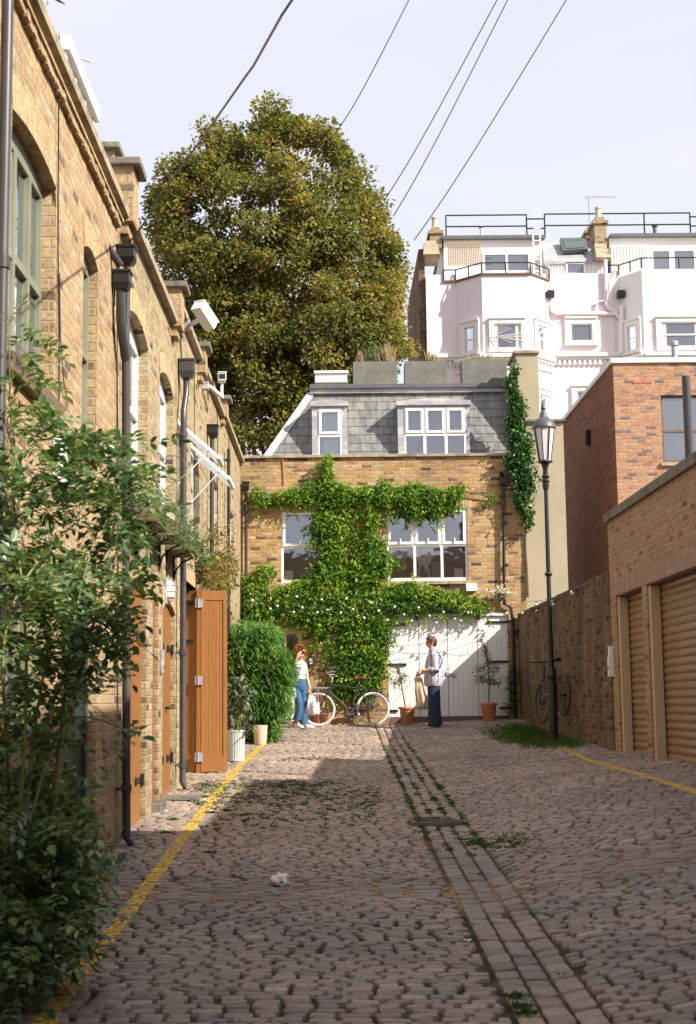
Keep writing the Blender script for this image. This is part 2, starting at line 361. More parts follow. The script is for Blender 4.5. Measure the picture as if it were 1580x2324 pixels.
M['beige'] = plain('beige_painted_post', (.52, .39, .24), .6, .08, 4, second=(.35, .25, .15), cover=.66)
M['skin'] = plain('skin', (.62, .35, .24), .5, .05, 8)
M['leaf_tree'] = leafm('lime_tree_leaf', [(0, (.065, .09, .022)), (.3, (.13, .15, .04)), (.55, (.215, .205, .07)), (.78, (.30, .24, .09)), (.93, (.40, .28, .08)), (1, (.48, .29, .06))], .45, .65, .15, .55)
M['leaf_wist'] = leafm('wisteria_leaf', [(0, (.045, .12, .015)), (.4, (.10, .22, .025)), (.7, (.21, .34, .045)), (.88, (.36, .43, .07)), (1, (.48, .42, .10))], .40, .6, .2, 1.8)
M['leaf_ivy'] = leafm('ivy_leaf', [(0, (.02, .06, .015)), (.6, (.045, .12, .025)), (.9, (.10, .20, .04)), (1, (.34, .34, .06))], .2, .4)
M['leaf_bush'] = leafm('bush_leaflet', [(0, (.03, .085, .035)), (.35, (.062, .14, .05)), (.68, (.13, .215, .085)), (.88, (.25, .31, .17)), (1, (.40, .43, .29))], .32, .34, .7)
M['leaf_bamboo'] = leafm('bamboo_leaf', [(0, (.035, .10, .015)), (.5, (.07, .18, .025)), (.85, (.15, .27, .04)), (1, (.38, .38, .10))], .3, .45)
M['leaf_olive'] = leafm('olive_leaf', [(0, (.05, .075, .04)), (.6, (.10, .13, .07)), (1, (.20, .23, .14))], .2, .5)
M['leaf_rose'] = leafm('climber_leaf', [(0, (.06, .09, .02)), (.5, (.16, .17, .04)), (.8, (.26, .13, .05)), (1, (.32, .08, .05))], .35, .5)
M['leaf_grass'] = leafm('grass_blade', [(0, (.025, .06, .012)), (.6, (.05, .12, .02)), (.9, (.10, .17, .03)), (1, (.25, .26, .05))], .3, .6)
M['dry_grass'] = leafm('dry_stem', [(0, (.30, .20, .12)), (.6, (.45, .33, .2)), (1, (.2, .26, .08))], .2, .7)
M['bark'] = plain('bark', (.11, .08, .05), .9, .3, 8, bump=.5)
M['stem'] = plain('green_brown_stem', (.16, .17, .06), .7, .2, 8)
def leaf_arrays(P, D, Nn, ln, wd, fold=.12, curl=.12):
    """ovate folded leaves. P,D,Nn (n,3), ln,wd (n,)"""
    P = np.asarray(P, float); D = np.asarray(D, float); Nn = np.asarray(Nn, float)
    D /= np.linalg.norm(D, axis=1, keepdims=True)+1e-9
    B = np.cross(D, Nn); B /= np.linalg.norm(B, axis=1, keepdims=True)+1e-9; U = np.cross(B, D)
    T = [(0, 0, 0), (.28, .42, fold), (.66, .38, fold), (1, 0, -curl), (.66, -.38, fold), (.28, -.42, fold)]
    V = np.stack([P + D*(t[0]*ln)[:, None] + B*(t[1]*wd)[:, None] + U*(t[2]*wd)[:, None] for t in T], axis=1)
    n = len(P); F0 = np.array([[0, 1, 2, 3], [0, 3, 4, 5]])
    F = (F0[None]+(np.arange(n)*6)[:, None, None]).reshape(-1, 4)
    return V.reshape(-1, 3), F
def rnd(n, rng): v = rng.normal(size=(n, 3)); return v/np.linalg.norm(v, axis=1, keepdims=True)
# ---------------------------------------------------------------- the ground and the cobbles
rng = np.random.default_rng(7); random.seed(7)
def ground_mat():
    m, nt, bs = mat_base('joint_earth'); bs.inputs['Roughness'].default_value = .95; bs.inputs['Specular IOR Level'].default_value = .15
    g = N(nt, 'ShaderNodeNewGeometry'); no = N(nt, 'ShaderNodeTexNoise'); no.inputs['Scale'].default_value = 5; no.inputs['Detail'].default_value = 8; L(nt, g.outputs['Position'], no.inputs[0])
    r = ramp(nt, no.outputs[0], [(.35, (.022, .022, .016)), (.5, (.05, .043, .03)), (.68, (.11, .08, .055))])
    sx = N(nt, 'ShaderNodeSeparateXYZ'); L(nt, g.outputs['Position'], sx.inputs[0])
    # a band of orange sand swept into the joints where a trench was dug across the mews
    d = math_(nt, 'ABSOLUTE', math_(nt, 'SUBTRACT', math_(nt, 'ADD', sx.outputs[1], math_(nt, 'MULTIPLY', no.outputs[0], .5)), 10.55))
    k = N(nt, 'ShaderNodeMapRange'); L(nt, d, k.inputs[0]); k.inputs[1].default_value = .75; k.inputs[2].default_value = .3; k.inputs[3].default_value = 0; k.inputs[4].default_value = .9
    c = mixc(nt, k.outputs[0], r.outputs[0], (.30, .185, .095))
    far = N(nt, 'ShaderNodeMapRange'); L(nt, sx.outputs[1], far.inputs[0]); far.inputs[1].default_value = 10.5; far.inputs[2].default_value = 15; far.inputs[4].default_value = .55
    c = mixc(nt, far.outputs[0], c, (.26, .17, .12)); L(nt, c, bs.inputs['Base Color'])
    bp = N(nt, 'ShaderNodeBump'); bp.inputs['Distance'].default_value = .01; bp.inputs['Strength'].default_value = .6
    n2 = N(nt, 'ShaderNodeTexNoise'); n2.inputs['Scale'].default_value = 90; L(nt, g.outputs['Position'], n2.inputs[0]); L(nt, n2.outputs[0], bp.inputs['Height']); L(nt, bp.outputs[0], bs.inputs['Normal'])
    return m
def build_ground():
    xs = [-400, -60, -12, -5]+[round(-2.4+.15*i, 3) for i in range(48)]+[5.5, 9, 20, 60, 400]
    ys = [-300, -60, -10, 0]+[round(1+.35*i, 3) for i in range(88)]+[33, 40, 60, 120, 800]
    ys = sorted(ys+[9.95, 10.05, 10.95, 11.05]); V = [(x, y, gz(x, y)-(.010 if 10 < y < 11 and (x < .7 or x > 1.5) else .022)) for y in ys for x in xs]; n = len(xs)
    F = [(j*n+i, j*n+i+1, (j+1)*n+i+1, (j+1)*n+i) for j in range(len(ys)-1) for i in range(n-1)]
    o = npmesh('ground', V, F, ground_mat(), smooth=True); tag(o, kind='structure')
build_ground()
def sett_mat():
    m, nt, bs = mat_base('granite_setts'); g = N(nt, 'ShaderNodeNewGeometry')
    r = ramp(nt, g.outputs['Random Per Island'], [(0, (.17, .142, .128)), (.3, (.225, .188, .166)), (.6, (.265, .222, .194)), (.84, (.21, .184, .17)), (.93, (.14, .142, .15)), (1, (.34, .285, .24))])
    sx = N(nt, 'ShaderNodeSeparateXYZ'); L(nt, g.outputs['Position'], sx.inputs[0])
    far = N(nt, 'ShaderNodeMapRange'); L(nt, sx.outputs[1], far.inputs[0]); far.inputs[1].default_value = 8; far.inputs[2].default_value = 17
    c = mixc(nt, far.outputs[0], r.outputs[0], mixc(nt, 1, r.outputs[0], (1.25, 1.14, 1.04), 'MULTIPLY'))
    no = N(nt, 'ShaderNodeTexNoise'); no.inputs['Scale'].default_value = 45; no.inputs['Detail'].default_value = 7; L(nt, g.outputs['Position'], no.inputs[0])
    r2 = ramp(nt, no.outputs[0], [(.3, (.7, .7, .7)), (.7, (1.25, 1.25, 1.25))]); c = mixc(nt, 1, c, r2.outputs[0], 'MULTIPLY')
    n3 = N(nt, 'ShaderNodeTexNoise'); n3.inputs['Scale'].default_value = .8; n3.inputs['Detail'].default_value = 7; L(nt, g.outputs['Position'], n3.inputs[0])
    r3 = ramp(nt, n3.outputs[0], [(.35, (.78, .78, .8)), (.65, (1.18, 1.14, 1.08))]); c = mixc(nt, 1, c, r3.outputs[0], 'MULTIPLY')
    L(nt, c, bs.inputs['Base Color']); bs.inputs['Roughness'].default_value = .62; bs.inputs['Specular IOR Level'].default_value = .35
    bp = N(nt, 'ShaderNodeBump'); bp.inputs['Distance'].default_value = .004; bp.inputs['Strength'].default_value = .7
    L(nt, no.outputs[0], bp.inputs['Height']); L(nt, bp.outputs[0], bs.inputs['Normal']); return m
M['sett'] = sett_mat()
def setts(name, rects):
    """every sett is a worn, domed block: a buried ring, a shoulder ring and a small top"""
    V = []; F = []; b = 0
    for (x0, y0, x1, y1, dz) in rects:
        cx, cy = (x0+x1)/2, (y0+y1)/2; hx, hy = (x1-x0)/2, (y1-y0)/2
        tx, ty = rng.normal(0, .010), rng.normal(0, .012); rot = rng.normal(0, .012)
        cr, sr = math.cos(rot), math.sin(rot)
        for (k, ex, ez) in ((0, 1.0, -.045), (1, 1.0, -.0035), (2, .97, 0.0)):
            for (sx_, sy_) in ((-1, -1), (0, -1.02), (1, -1), (1.01, 0), (1, 1), (0, 1.02), (-1, 1), (-1.01, 0)):
                j = (1+rng.normal(0, .022)) if k else 1
                c8 = .955 if (sx_ and sy_ and abs(sx_) == 1) else 1
                ix = hx*sx_*j*c8; iy = hy*sy_*j*c8
                if k == 2: ix -= math.copysign(min(.010, hx*.3), ix) if sx_ else 0; iy -= math.copysign(.004, iy) if sy_ else 0
                X, Y = cx+ix*cr-iy*sr, cy+ix*sr+iy*cr
                V.append((X, Y, gz(cx, cy)+(gz(X, Y)-gz(cx, cy))+dz+ez+tx*ix/hx*.3+ty*iy/hy*.12))
        V.append((cx, cy, gz(cx, cy)+dz+.001))
        for r_ in (0, 8):
            for i in range(8): F.append((b+r_+i, b+r_+(i+1) % 8, b+r_+8+(i+1) % 8, b+r_+8+i))
        for i in range(0, 8, 2): F.append((b+16+i, b+16+i+1, b+16+(i+2) % 8, b+24))
        b += 25
    return npmesh(name, V, F, M['sett'], smooth=False)
def coursed(xa, xb, ya, yb, pitch, wl, gap, curve=0):
    out = []; y = ya; k = 0
    while y < yb:
        ph = pitch*random.uniform(.93, 1.07)
        wide = 1.0+(.5 if 10.0 < y < 11.1 else 0)      # the relaid band has squarer, wider blocks
        x = xa+random.uniform(-.12, 0) if callable(xa) is False else xa(y)
        x1 = xb if not callable(xb) else xb(y)
        x -= (k % 2)*wl*.5*random.uniform(.5, 1.5)
        while x < x1:
            w_ = wl*random.uniform(.78, 1.22)*wide
            gx = gap*random.uniform(.6, 1.8)*(1.5 if wide > 1 else 1)
            a, c = max(x, (xa if not callable(xa) else xa(y))), min(x+w_-gx, x1)
            if c-a > .045:
                gy = .006*random.uniform(.6, 1.3)*(3.2 if wide > 1 else 1); yo = curve*((a+c)/2-xa)+.010*math.sin(a*1.1+y*.3)
                out.append((a, y+yo+gy/2, c, y+yo+ph-gy/2, random.gauss(0, .0012)))
            x += w_
        y += ph; k += 1
    return out
road = coursed(-2.05, .825, 5.6, 29.45, .086, .150, .022) + coursed(1.285, 3.98, 5.6, 29.45, .084, .155, .020, curve=.05)
road += coursed(3.98, 4.3, 10, 20.2, .09, .14, .012)
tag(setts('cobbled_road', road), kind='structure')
gut = []
for c in range(3):
    y = 5.6; x0 = .855+c*.142
    while y < 29.3:
        l = random.uniform(.13, .22); gut.append((x0+.008, y+.008, x0+.132, y+l-.009, random.gauss(-.008, .003))); y += l
tag(setts('gutter_channel', gut), kind='structure')
def paint_mat():
    m, nt, bs = mat_base('worn_yellow_paint'); bs.inputs['Roughness'].default_value = .6
    g = N(nt, 'ShaderNodeNewGeometry'); no = N(nt, 'ShaderNodeTexNoise'); no.inputs['Scale'].default_value = 16; no.inputs['Detail'].default_value = 6; no.inputs['Roughness'].default_value = .7; L(nt, g.outputs['Position'], no.inputs[0])
    c = ramp(nt, no.outputs[0], [(.3, (.55, .33, .03)), (.7, (.66, .44, .06))]); L(nt, c.outputs[0], bs.inputs['Base Color'])
    n2 = N(nt, 'ShaderNodeTexNoise'); n2.inputs['Scale'].default_value = 26; n2.inputs['Detail'].default_value = 6; n2.inputs['Roughness'].default_value = .75; L(nt, g.outputs['Position'], n2.inputs[0])
    k = ramp(nt, n2.outputs[0], [(.50, (1, 1, 1)), (.56, (0, 0, 0))])
    tr = N(nt, 'ShaderNodeBsdfTransparent'); mx = N(nt, 'ShaderNodeMixShader'); L(nt, k.outputs[0], mx.inputs[0]); L(nt, tr.outputs[0], mx.inputs[1]); L(nt, bs.outputs[0], mx.inputs[2])
    L(nt, mx.outputs[0], nt.nodes['Material Output'].inputs[0]); return m
M['yellow'] = paint_mat()
def painted_line(pix, wd):
    P = [onG(*p) for p in pix]; Q = []
    for a, b in zip(P[:-1], P[1:]):
        n = max(2, int((b-a).length/.02)); Q += [a.lerp(b, i/n) for i in range(n)]
    V = []; F = []
    for i, p in enumerate(Q):
        d = Q[min(i+4, len(Q)-1)]-Q[max(i-4, 0)]; d.z = 0; d.normalize(); s_ = Vector((d.y, -d.x, 0))
        h = wd/2*(1+.14*math.sin(i*.37)+.1*math.sin(i*.9+1)); 
        for k in (-1, -.33, .33, 1):
            q = p+s_*h*k; V.append((q.x, q.y, gz(q.x, q.y)+.0035+.0012*noise.noise(q*14)))
    n = len(Q)
    for i in range(n-1):
        for k in range(3): F.append((i*4+k, i*4+k+1, i*4+k+5, i*4+k+4))
    tag(npmesh('yellow_line', V, F, M['yellow']), kind='structure')
painted_line([(60, 2380), (150, 2252), (300, 2060), (430, 1882), (492, 1800), (545, 1738), (585, 1702), (603, 1686)], .105)
painted_line([(1640, 1813), (1575, 1797), (1500, 1772), (1400, 1744), (1330, 1724), (1290, 1702), (1262, 1690)], .10)
painted_line([(1155, 1645), (1172, 1651)], .10)
# ---------------------------------------------------------------- parts shared by buildings
def window(parent, fr, u0, v0, u1, v1, w, cols=(), rows=(), fw=.055, mat='white', glass='glass', td=.05, bars=(), head=0, lab=None):
    """frame (part) with its glass (sub-part). cols / rows: fractions where a mullion or transom stands"""
    mb = MB(); W = u1-u0; H = v1-v0
    fbox(mb, fr, u0, v0, u0+fw, v1+head, w-td, w); fbox(mb, fr, u1-fw, v0, u1, v1+head, w-td, w)
    fbox(mb, fr, u0+fw, v0, u1-fw, v0+fw*1.3, w-td, w+.004); fbox(mb, fr, u0+fw, v1-fw, u1-fw, v1+head, w-td, w)
    for c in cols: fbox(mb, fr, u0+W*c-fw*.55, v0+fw*1.3, u0+W*c+fw*.55, v1-fw, w-td, w+.006)
    us = [u0+fw]+[u0+W*c for c in cols]+[u1-fw]
    for r_ in rows:
        for a, b in zip(us[:-1], us[1:]):
            o = fw*.55
            fbox(mb, fr, a+(o if a != us[0] else 0), v0+H*r_-fw*.5, b-(o if b != us[-1] else 0), v0+H*r_+fw*.5, w-td, w+.003)
    for (a, b, c, d) in bars: fbox(mb, fr, u0+W*a, v0+H*b, u0+W*c, v0+H*d, w-td, w+.01)
    f = mb.build('window', M[mat], parent)
    a = fw*.6; MB().add([fr(u0+a, v0+fw, w-td*.6), fr(u1-a, v0+fw, w-td*.6), fr(u1-a, v1-a, w-td*.6), fr(u0+a, v1-a, w-td*.6)], [(0, 1, 2, 3)]).build('pane', M[glass], f)
    return f
def planks(fr, u0, v0, u1, v1, w0, w1, pw=.11, top=None, mb=None, g=.006):
    mb = mb or MB(); n = max(1, round((u1-u0)/pw)); s_ = (u1-u0)/n
    for i in range(n):
        a, b = u0+i*s_, u0+(i+1)*s_
        t = v1 if top is None else top((a+b)/2)
        fbox(mb, fr, a+g/2, v0, b-g/2, t, w0, w1)
    fbox(mb, fr, u0, v0+.01, u1, min(v1, t)-.02, w0-.01, w0+(w1-w0)*.6)
    return mb
def downpipe(parent, x, y, ztop, zbot, r=.034, hopper=None, mat='pipe', offs=(0, 0), side=(1, 0), brackets=3):
    mb = MB(); mb.tube([(x, y, ztop), (x, y, zbot+.1), (x+side[0]*.05, y+side[1]*.05, zbot+.02)], r, 12)
    n = brackets
    for i in range(n):
        z = zbot+.3+(ztop-zbot-.5)*i/max(1, n-1); mb.lathe([(r*1.28, z-.035), (r*1.28, z+.035)], (x, y, 0), 12)
        mb.box((x-side[0]*.09, y-(.05 if side[0] else .09), z-.012), (x, y+(.05 if side[0] else 0), z+.012))
    return mb.build('drainpipe', M[mat], parent, smooth='auto')
def body(parent, x0, y0, x1, y1, z1, mat, z0=0, name='rear_block'):
    MB().box((x0, y0, z0), (x1, y1, z1)).build(name, M[mat], parent)
# ---------------------------------------------------------------- left terrace
def left_house(y0, y1, ztop, label, brickm, openings, zc=.08, name='mews_house'):
    t = thing(name, label, 'house', (XL, (y0+y1)/2, gz(XL, y0)), 'old brick houses along the left side of the mews')
    z0 = gz(XL, y0)-.3
    slab(FL, rect(y0, z0, y1, ztop), openings, -.28, 0).build('wall', M[brickm], t)
    mb = MB(); y = y0
    while y < y1-.05:
        e = min(y+.62, y1); mb.box((XL-.34, y+.004, ztop), (XL+.085, e-.004, ztop+zc+random.uniform(-.004, .004))); y = e
    mb.build('coping', M['stone'], t, bev=0)
    body(t, XL-6.5, y0+.02, XL-.3, y1-.02, ztop-.55, 'brick_pink', z0)
    return t
def arch_lintel(parent, u0, u1, v, rise, h=.22, fr=FL, mat='brick_lint', n=12, w=.006, open_bottom=True):
    """the ring of bricks on end over an arched opening, a few mm proud of the wall"""
    mb = MB(); c = (u0+u1)/2; hh = (u1-u0)/2; V = []
    for i in range(n+1):
        t_ = i/n; x = u0+(u1-u0)*t_; z = v+rise*(1-((x-c)/hh)**2); e = (t_-.5)*.14
        V += [fr(x, z, -.05), fr(x, z, w), fr(x+e, z+h, w), fr(x+e, z+h, -.05)]
    F = []
    for i in range(n):
        b = i*4
        for k in range(4): F.append((b+k, b+(k+1) % 4, b+4+(k+1) % 4, b+4+k))
    mb.add(V, F+[(3, 2, 1, 0), tuple(n*4+k for k in range(4))]); return mb.build('arch_bricks', M[mat], parent)
def strap_hinge(parent, fr, u, v, l, w, s_=1, mat='iron'):
    mb = MB(); prof = [(0, .035), (.18, .03), (.45, .022), (.75, .03), (.92, .045), (1, .012)]
    for (a, h1), (b, h2) in zip(prof[:-1], prof[1:]):
        P = [fr(u+s_*l*a, v-h1, w), fr(u+s_*l*b, v-h2, w), fr(u+s_*l*b, v-h2, w+.014), fr(u+s_*l*a, v-h1, w+.014),
             fr(u+s_*l*a, v+h1, w), fr(u+s_*l*b, v+h2, w), fr(u+s_*l*b, v+h2, w+.014), fr(u+s_*l*a, v+h1, w+.014)]
        mb.hexa(P)
    mb.tube([fr(u, v-.06, w+.02), fr(u, v+.06, w+.02)], .016, 8)
    return mb.build('strap_hinge', M[mat], parent)
def pier(parent, y, ztop, zbot, wx=.12, ly=.36, cap=.07):
    MB().box((XL-.3, y-ly/2, zbot), (XL+wx, y+ly/2, ztop)).build('parapet_pier', M['brick_pink'], parent)
    MB().box((XL-.36, y-ly/2-.06, ztop), (XL+wx+.07, y+ly/2+.06, ztop+cap), .01).build('pier_cap', M['stone_dark'], parent)
    MB().box((XL-.001, y-ly/2+.03, zbot-.11), (XL+wx*.6, y+ly/2-.03, zbot)).build('corbel', M['brick_pink'], parent)
g_ = lambda y: gz(XL, y)
# house one
w1 = arch(8.22, 3.86, 9.58, 5.37, .065); w2 = arch(10.71, 3.80, 11.36, 5.33, .07)
d1 = arch(7.84, g_(7.7)-.2, 9.60, 2.62, .1); d2 = arch(10.03, g_(9.9)-.2, 11.55, 2.68, .1)
w0 = arch(5.4, 3.86, 6.8, 5.33, .10)
H1 = left_house(3.5, 12.6, 6.20, 'tall pinkish brick house nearest the camera with green arched sash windows', 'brick_pink', [w0, w1, w2, d1, d2])
for (a, b, v, r_) in ((8.22, 9.58, 5.37, .065), (5.4, 6.8, 5.33, .10), (10.71, 11.36, 5.33, .07)): arch_lintel(H1, a, b, v, r_)
for a in (5.4, 8.22): window(H1, FL, a, 3.9, a+1.36, 5.35, -.09, cols=(.36, .68), rows=(.49,), mat='green_paint', head=.12, fw=.06)
window(H1, FL, 10.71, 3.84, 11.36, 5.32, -.07, rows=(.5,), mat='green_paint', head=.1, fw=.05)
for a in (8.12, 5.3): mb = MB(); fbox(mb, FL, a, 3.74, a+1.6, 3.86, -.1, .055, .008); mb.build('window_sill', M['wood_dark'], H1)
mb = MB(); fbox(mb, FL, 10.64, 3.71, 11.44, 3.80, -.1, .05, .008); mb.build('window_sill', M['wood_dark'], H1)
mb = MB(); y = 3.5
while y < 12.3: mb.box((XL-.02, y, 6.035+random.uniform(-.008, .008)), (XL+.045+random.uniform(-.006, .006), y+.098, 6.10)); y += .108
mb.box((XL-.02, 3.5, 6.10), (XL+.06, 12.4, 6.125)); mb.build('corbel_course', M['brick_pink'], H1)
for (a, b, v, m_) in ((7.84, 9.60, 2.62, 'olive_paint'), (10.03, 11.55, 2.68, 'green_dark')):
    mb = MB(); c = (a+b)/2; fbox(mb, FL, a+.002, v-2.3, a+.09, v+.08, -.16, -.07); fbox(mb, FL, b-.09, v-2.3, b-.002, v+.08, -.16, -.07); fbox(mb, FL, a+.09, v-.06, b-.09, v+.10, -.16, -.07)
    f = mb.build('door_frame', M[m_], H1)
    planks(FL, a+.095, v-2.28, c-.004, v-.065, -.15, -.10, .13).build('door_leaf', M[m_], f)
    mb = planks(FL, c+.004, v-2.28, b-.095, v-1.1, -.15, -.10, .13); fbox(mb, FL, c+.004, v-1.1, b-.095, v-1.02, -.15, -.1)
    for q in (c+.004, (c+b-.095)/2-.02, b-.095-.05): fbox(mb, FL, q, v-1.02, q+.05, v-.065, -.15, -.1)
    mb.build('door_leaf', M[m_], f); p = MB(); fbox(p, FL, c+.05, v-1.02, b-.14, v-.07, -.14, -.13); p.build('pane', M['glass'], f)
pier(H1, 12.71, 6.69, 6.17)
MB().box((-2.5, 12.66, 6.3), (-1.98, 13.1, 6.90), 0).build('chimney', M['brick_pink'], H1)
MB().box((-2.55, 12.6, 6.90), (-1.92, 13.16, 6.96), .01).build('chimney_cap', M['stone_dark'], H1)
# rooftop dormer of house one
dm = MB(); dm.box((-4.0, 12.0, 6.0), (-2.36, 13.58, 7.72)); rd = dm.build('roof_dormer', M['lead'], H1)
FDm = lambda u, v, w_: Vector((-2.36+w_, u, v))
mb = MB()
for (a, b) in ((12.0, 12.1), (12.5, 12.56), (13.0, 13.06), (13.48, 13.58)): fbox(mb, FDm, a, 6.4, b, 7.56, .0, .05)
fbox(mb, FDm, 11.98, 7.56, 13.6, 7.70, 0, .09); fbox(mb, FDm, 12.0, 6.3, 13.58, 6.4, 0, .06); mb.build('dormer_frame', M['white'], rd)
mb = MB(); fbox(mb, FDm, 12.1, 6.4, 13.48, 7.56, .0, .02); mb.build('pane', M['glass'], rd)
# near drainpipe of house one, and the pair of hopper pipes at its far end
downpipe(H1, XL+.10, 7.62, 6.2, gz(XL, 8)+.0, r=.034, mat='pipe', brackets=4)
mb = MB(); mb.tube([(XL+.085, 12.40, 4.95), (XL+.085, 12.70, g_(12.6)+.08), (XL+.14, 12.70, g_(12.6)+.01)], .036, 12)
for q in (.5, 1.9, 3.2): yy = 12.70-.30*q/4.4; mb.lathe([(.046, g_(12.6)+q-.035), (.046, g_(12.6)+q+.035)], (XL+.085, yy, 0), 12); mb.box((XL-.01, yy-.09, g_(12.6)+q-.012), (XL+.085, yy+.03, g_(12.6)+q+.012))
pA = mb.build('drainpipe', M['pipe'], H1, smooth='auto')
mb = MB(); mb.tube([(XL+.075, 12.14, 5.42), (XL+.075, 12.16, 5.12), (XL+.085, 12.40, 4.85)], .042, 12)
mb.tube([(XL+.09, 12.40, 5.74), (XL+.09, 12.40, 4.9)], .030, 12)
mb.tube([(XL+.07, 12.1, 5.62), (XL-.02, 11.95, 5.74)], .035, 10); mb.build('pipe_branch', M['pipe'], pA, smooth='auto')
def hopper(parent, x, y, z, a=.16, h=.17, mat='iron'):
    mb = MB(); q = a/2
    mb.hexa([(x-q*.7, y-q*.7, z), (x+q*.7, y-q*.7, z), (x+q*.7, y+q*.7, z), (x-q*.7, y+q*.7, z), (x-q, y-q, z+h*.3), (x+q, y-q, z+h*.3), (x+q, y+q, z+h*.3), (x-q, y+q, z+h*.3)])
    mb.box((x-q, y-q, z+h*.3+.001), (x+q, y+q, z+h-.02), .006); mb.box((x-q-.012, y-q-.012, z+h-.025), (x+q+.012, y+q+.012, z+h), .004)
    return mb.build('rain_hopper', M[mat], parent)
hopper(H1, XL+.085, 12.40, 5.71); hopper(H1, XL+.085, 12.14, 5.40, .15)
# house two
w3 = arch(13.05, 3.98, 14.57, 5.47, .13); w4 = arch(15.6, 4.0, 16.93, 5.46, .13)
d3 = arch(13.2, g_(13)-.2, 14.58, 2.90, .09); dR = arch(15.12, g_(15)-.0, 15.56, 2.92, .06); d4 = arch(16.0, g_(16)-.2, 17.22, 2.86, .10)
H2 = left_house(12.6, 17.3, 6.32, 'yellow brick house with white arched windows above three orange wooden doors', 'brick_yel', [w3, w4, d3, dR, d4])
for (a, b, v, r_) in ((13.05, 14.57, 5.47, .13), (15.6, 16.93, 5.46, .13), (13.2, 14.58, 2.90, .09), (15.12, 15.56, 2.92, .06), (16.0, 17.22, 2.86, .10)): arch_lintel(H2, a, b, v, r_)
window(H2, FL, 13.05, 4.0, 14.57, 5.45, -.10, cols=(.5,), rows=(.5,), head=.14)
window(H2, FL, 15.6, 4.02, 16.93, 5.44, -.09, cols=(.5,), rows=(.5,), head=.14)
for (a, b, v, rise) in ((13.2, 14.58, 2.90, .09), (16.0, 17.22, 2.86, .10)):
    c = (a+b)/2; top = lambda x: v+rise*(1-((x-c)/((b-a)/2))**2)+.01
    dr = planks(FL, a+.003, g_(a)+.03, c-.006, v+.08, -.09, -.045, .12, top).build('door_leaf', M['wood'], H2)
    d5 = planks(FL, c+.006, g_(a)+.03, b-.003, v+.08, -.09, -.045, .12, top).build('door_leaf', M['wood'], H2)
    for q in (.45, v-.42-g_(a)):
        strap_hinge(d5, FL, b-.02, g_(a)+q, .42, -.045, -1); strap_hinge(dr, FL, a+.02, g_(a)+q, .42, -.045, 1)
    mb = MB(); mb.box(FL(c+.04, g_(a)+1.02, -.045), FL(c+.16, g_(a)+1.05, -.0)); mb.build('handle', M['iron'], d5)
dr = planks(FL, 15.125, g_(15)+.12, 15.555, 2.92, -.07, -.035, .2).build('narrow_door', M['wood_red'], H2)
mb = MB(); fbox(mb, FL, 15.08, g_(15)-.02, 15.6, g_(15)+.10, -.1, .10, .01); mb.build('door_step', M['stone_dark'], H2)
pier(H2, 16.78, 6.75, 6.28, wx=.13); 
mb = MB(); mb.box((-3.5, 14.6, 6.0), (-2.45, 17.2, 6.86)); mb.build('raised_roof_wall', M['stone'], H2)
mb = MB(); mb.box((-3.5, 14.5, 6.86), (-2.4, 14.9, 6.93)); mb.box((-2.5, 14.9, 6.87), (-2.38, 17.2, 6.92)); mb.build('raised_coping', M['stone_dark'], H2)
downpipe(H2, XL+.085, 17.35, 5.3, g_(17.2), r=.038, brackets=4)
mb = MB(); mb.tube([(XL+.10, 17.5, 5.85), (XL+.10, 17.5, 5.65), (XL+.085, 17.35, 5.4), (XL+.085, 17.35, 5.2)], .038, 10); mb.build('drainpipe', M['pipe'], H2, smooth='auto')
hp = hopper(H2, XL+.11, 17.5, 5.84, .19, .24, 'pipe')
# house three
w5 = rect(17.45, 4.0, 18.2, 5.36); w6 = rect(19.1, 4.0, 20.2, 5.42); gate = rect(17.9, g_(18)-.2, 19.8, 3.38)
H3 = left_house(17.3, 20.42, 6.68, 'brown brick house with two top-hung white windows propped open', 'brick_yel', [w5, w6, gate])
for (a, b) in ((17.45, 18.2), (19.1, 20.2)):
    window(H3, FL, a, 4.02, b, 5.33, -.07, cols=(.5,), rows=(.62,))
    # the propped sash: hinged at the top, swung out over the mews
    dx, dz = .52, -.46; mb = MB(); P0 = Vector((XL-.02, a+.05, 5.30)); P1 = Vector((XL-.02, b-.05, 5.30)); o_ = Vector((dx, 0, dz))
    mb.beam(P0, P0+o_, .05, .04); mb.beam(P1, P1+o_, .05, .04); mb.beam(P0+o_, P1+o_, .05, .05, (1, 0, 0)); mb.beam(P0, P1, .05, .05, (1, 0, 0)); mb.beam((P0+P1)/2, (P0+P1)/2+o_, .04, .035)
    s_ = mb.build('open_sash', M['white'], H3)
    n_ = Vector((-.46, 0, -.52)).normalized()*.004; MB().add([P0+n_, P1+n_, P1+o_+n_, P0+o_+n_, P0-n_, P1-n_, P1+o_-n_, P0+o_-n_], [(0, 1, 2, 3), (7, 6, 5, 4), (0, 4, 5, 1), (3, 2, 6, 7)]).build('pane', M['glass_in'], s_)
    mb = MB(); mb.beam(P0+o_*.8, Vector((XL+.0, a+.06, 4.5)), .012, .012); mb.build('stay', M['white'], s_)
    mb = MB(); fbox(mb, FL, a-.08, 3.92, b+.08, 4.0, -.08, .05); mb.build('window_sill', M['stone'], H3)
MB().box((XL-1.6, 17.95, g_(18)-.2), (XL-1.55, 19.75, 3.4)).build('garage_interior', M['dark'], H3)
pier(H3, 20.12, 6.86, 6.5)
mb = MB(); fbox(mb, FL, 17.8, 3.38, 19.9, 3.56, -.1, .012); mb.build('lintel', M['brick_lint'], H3)
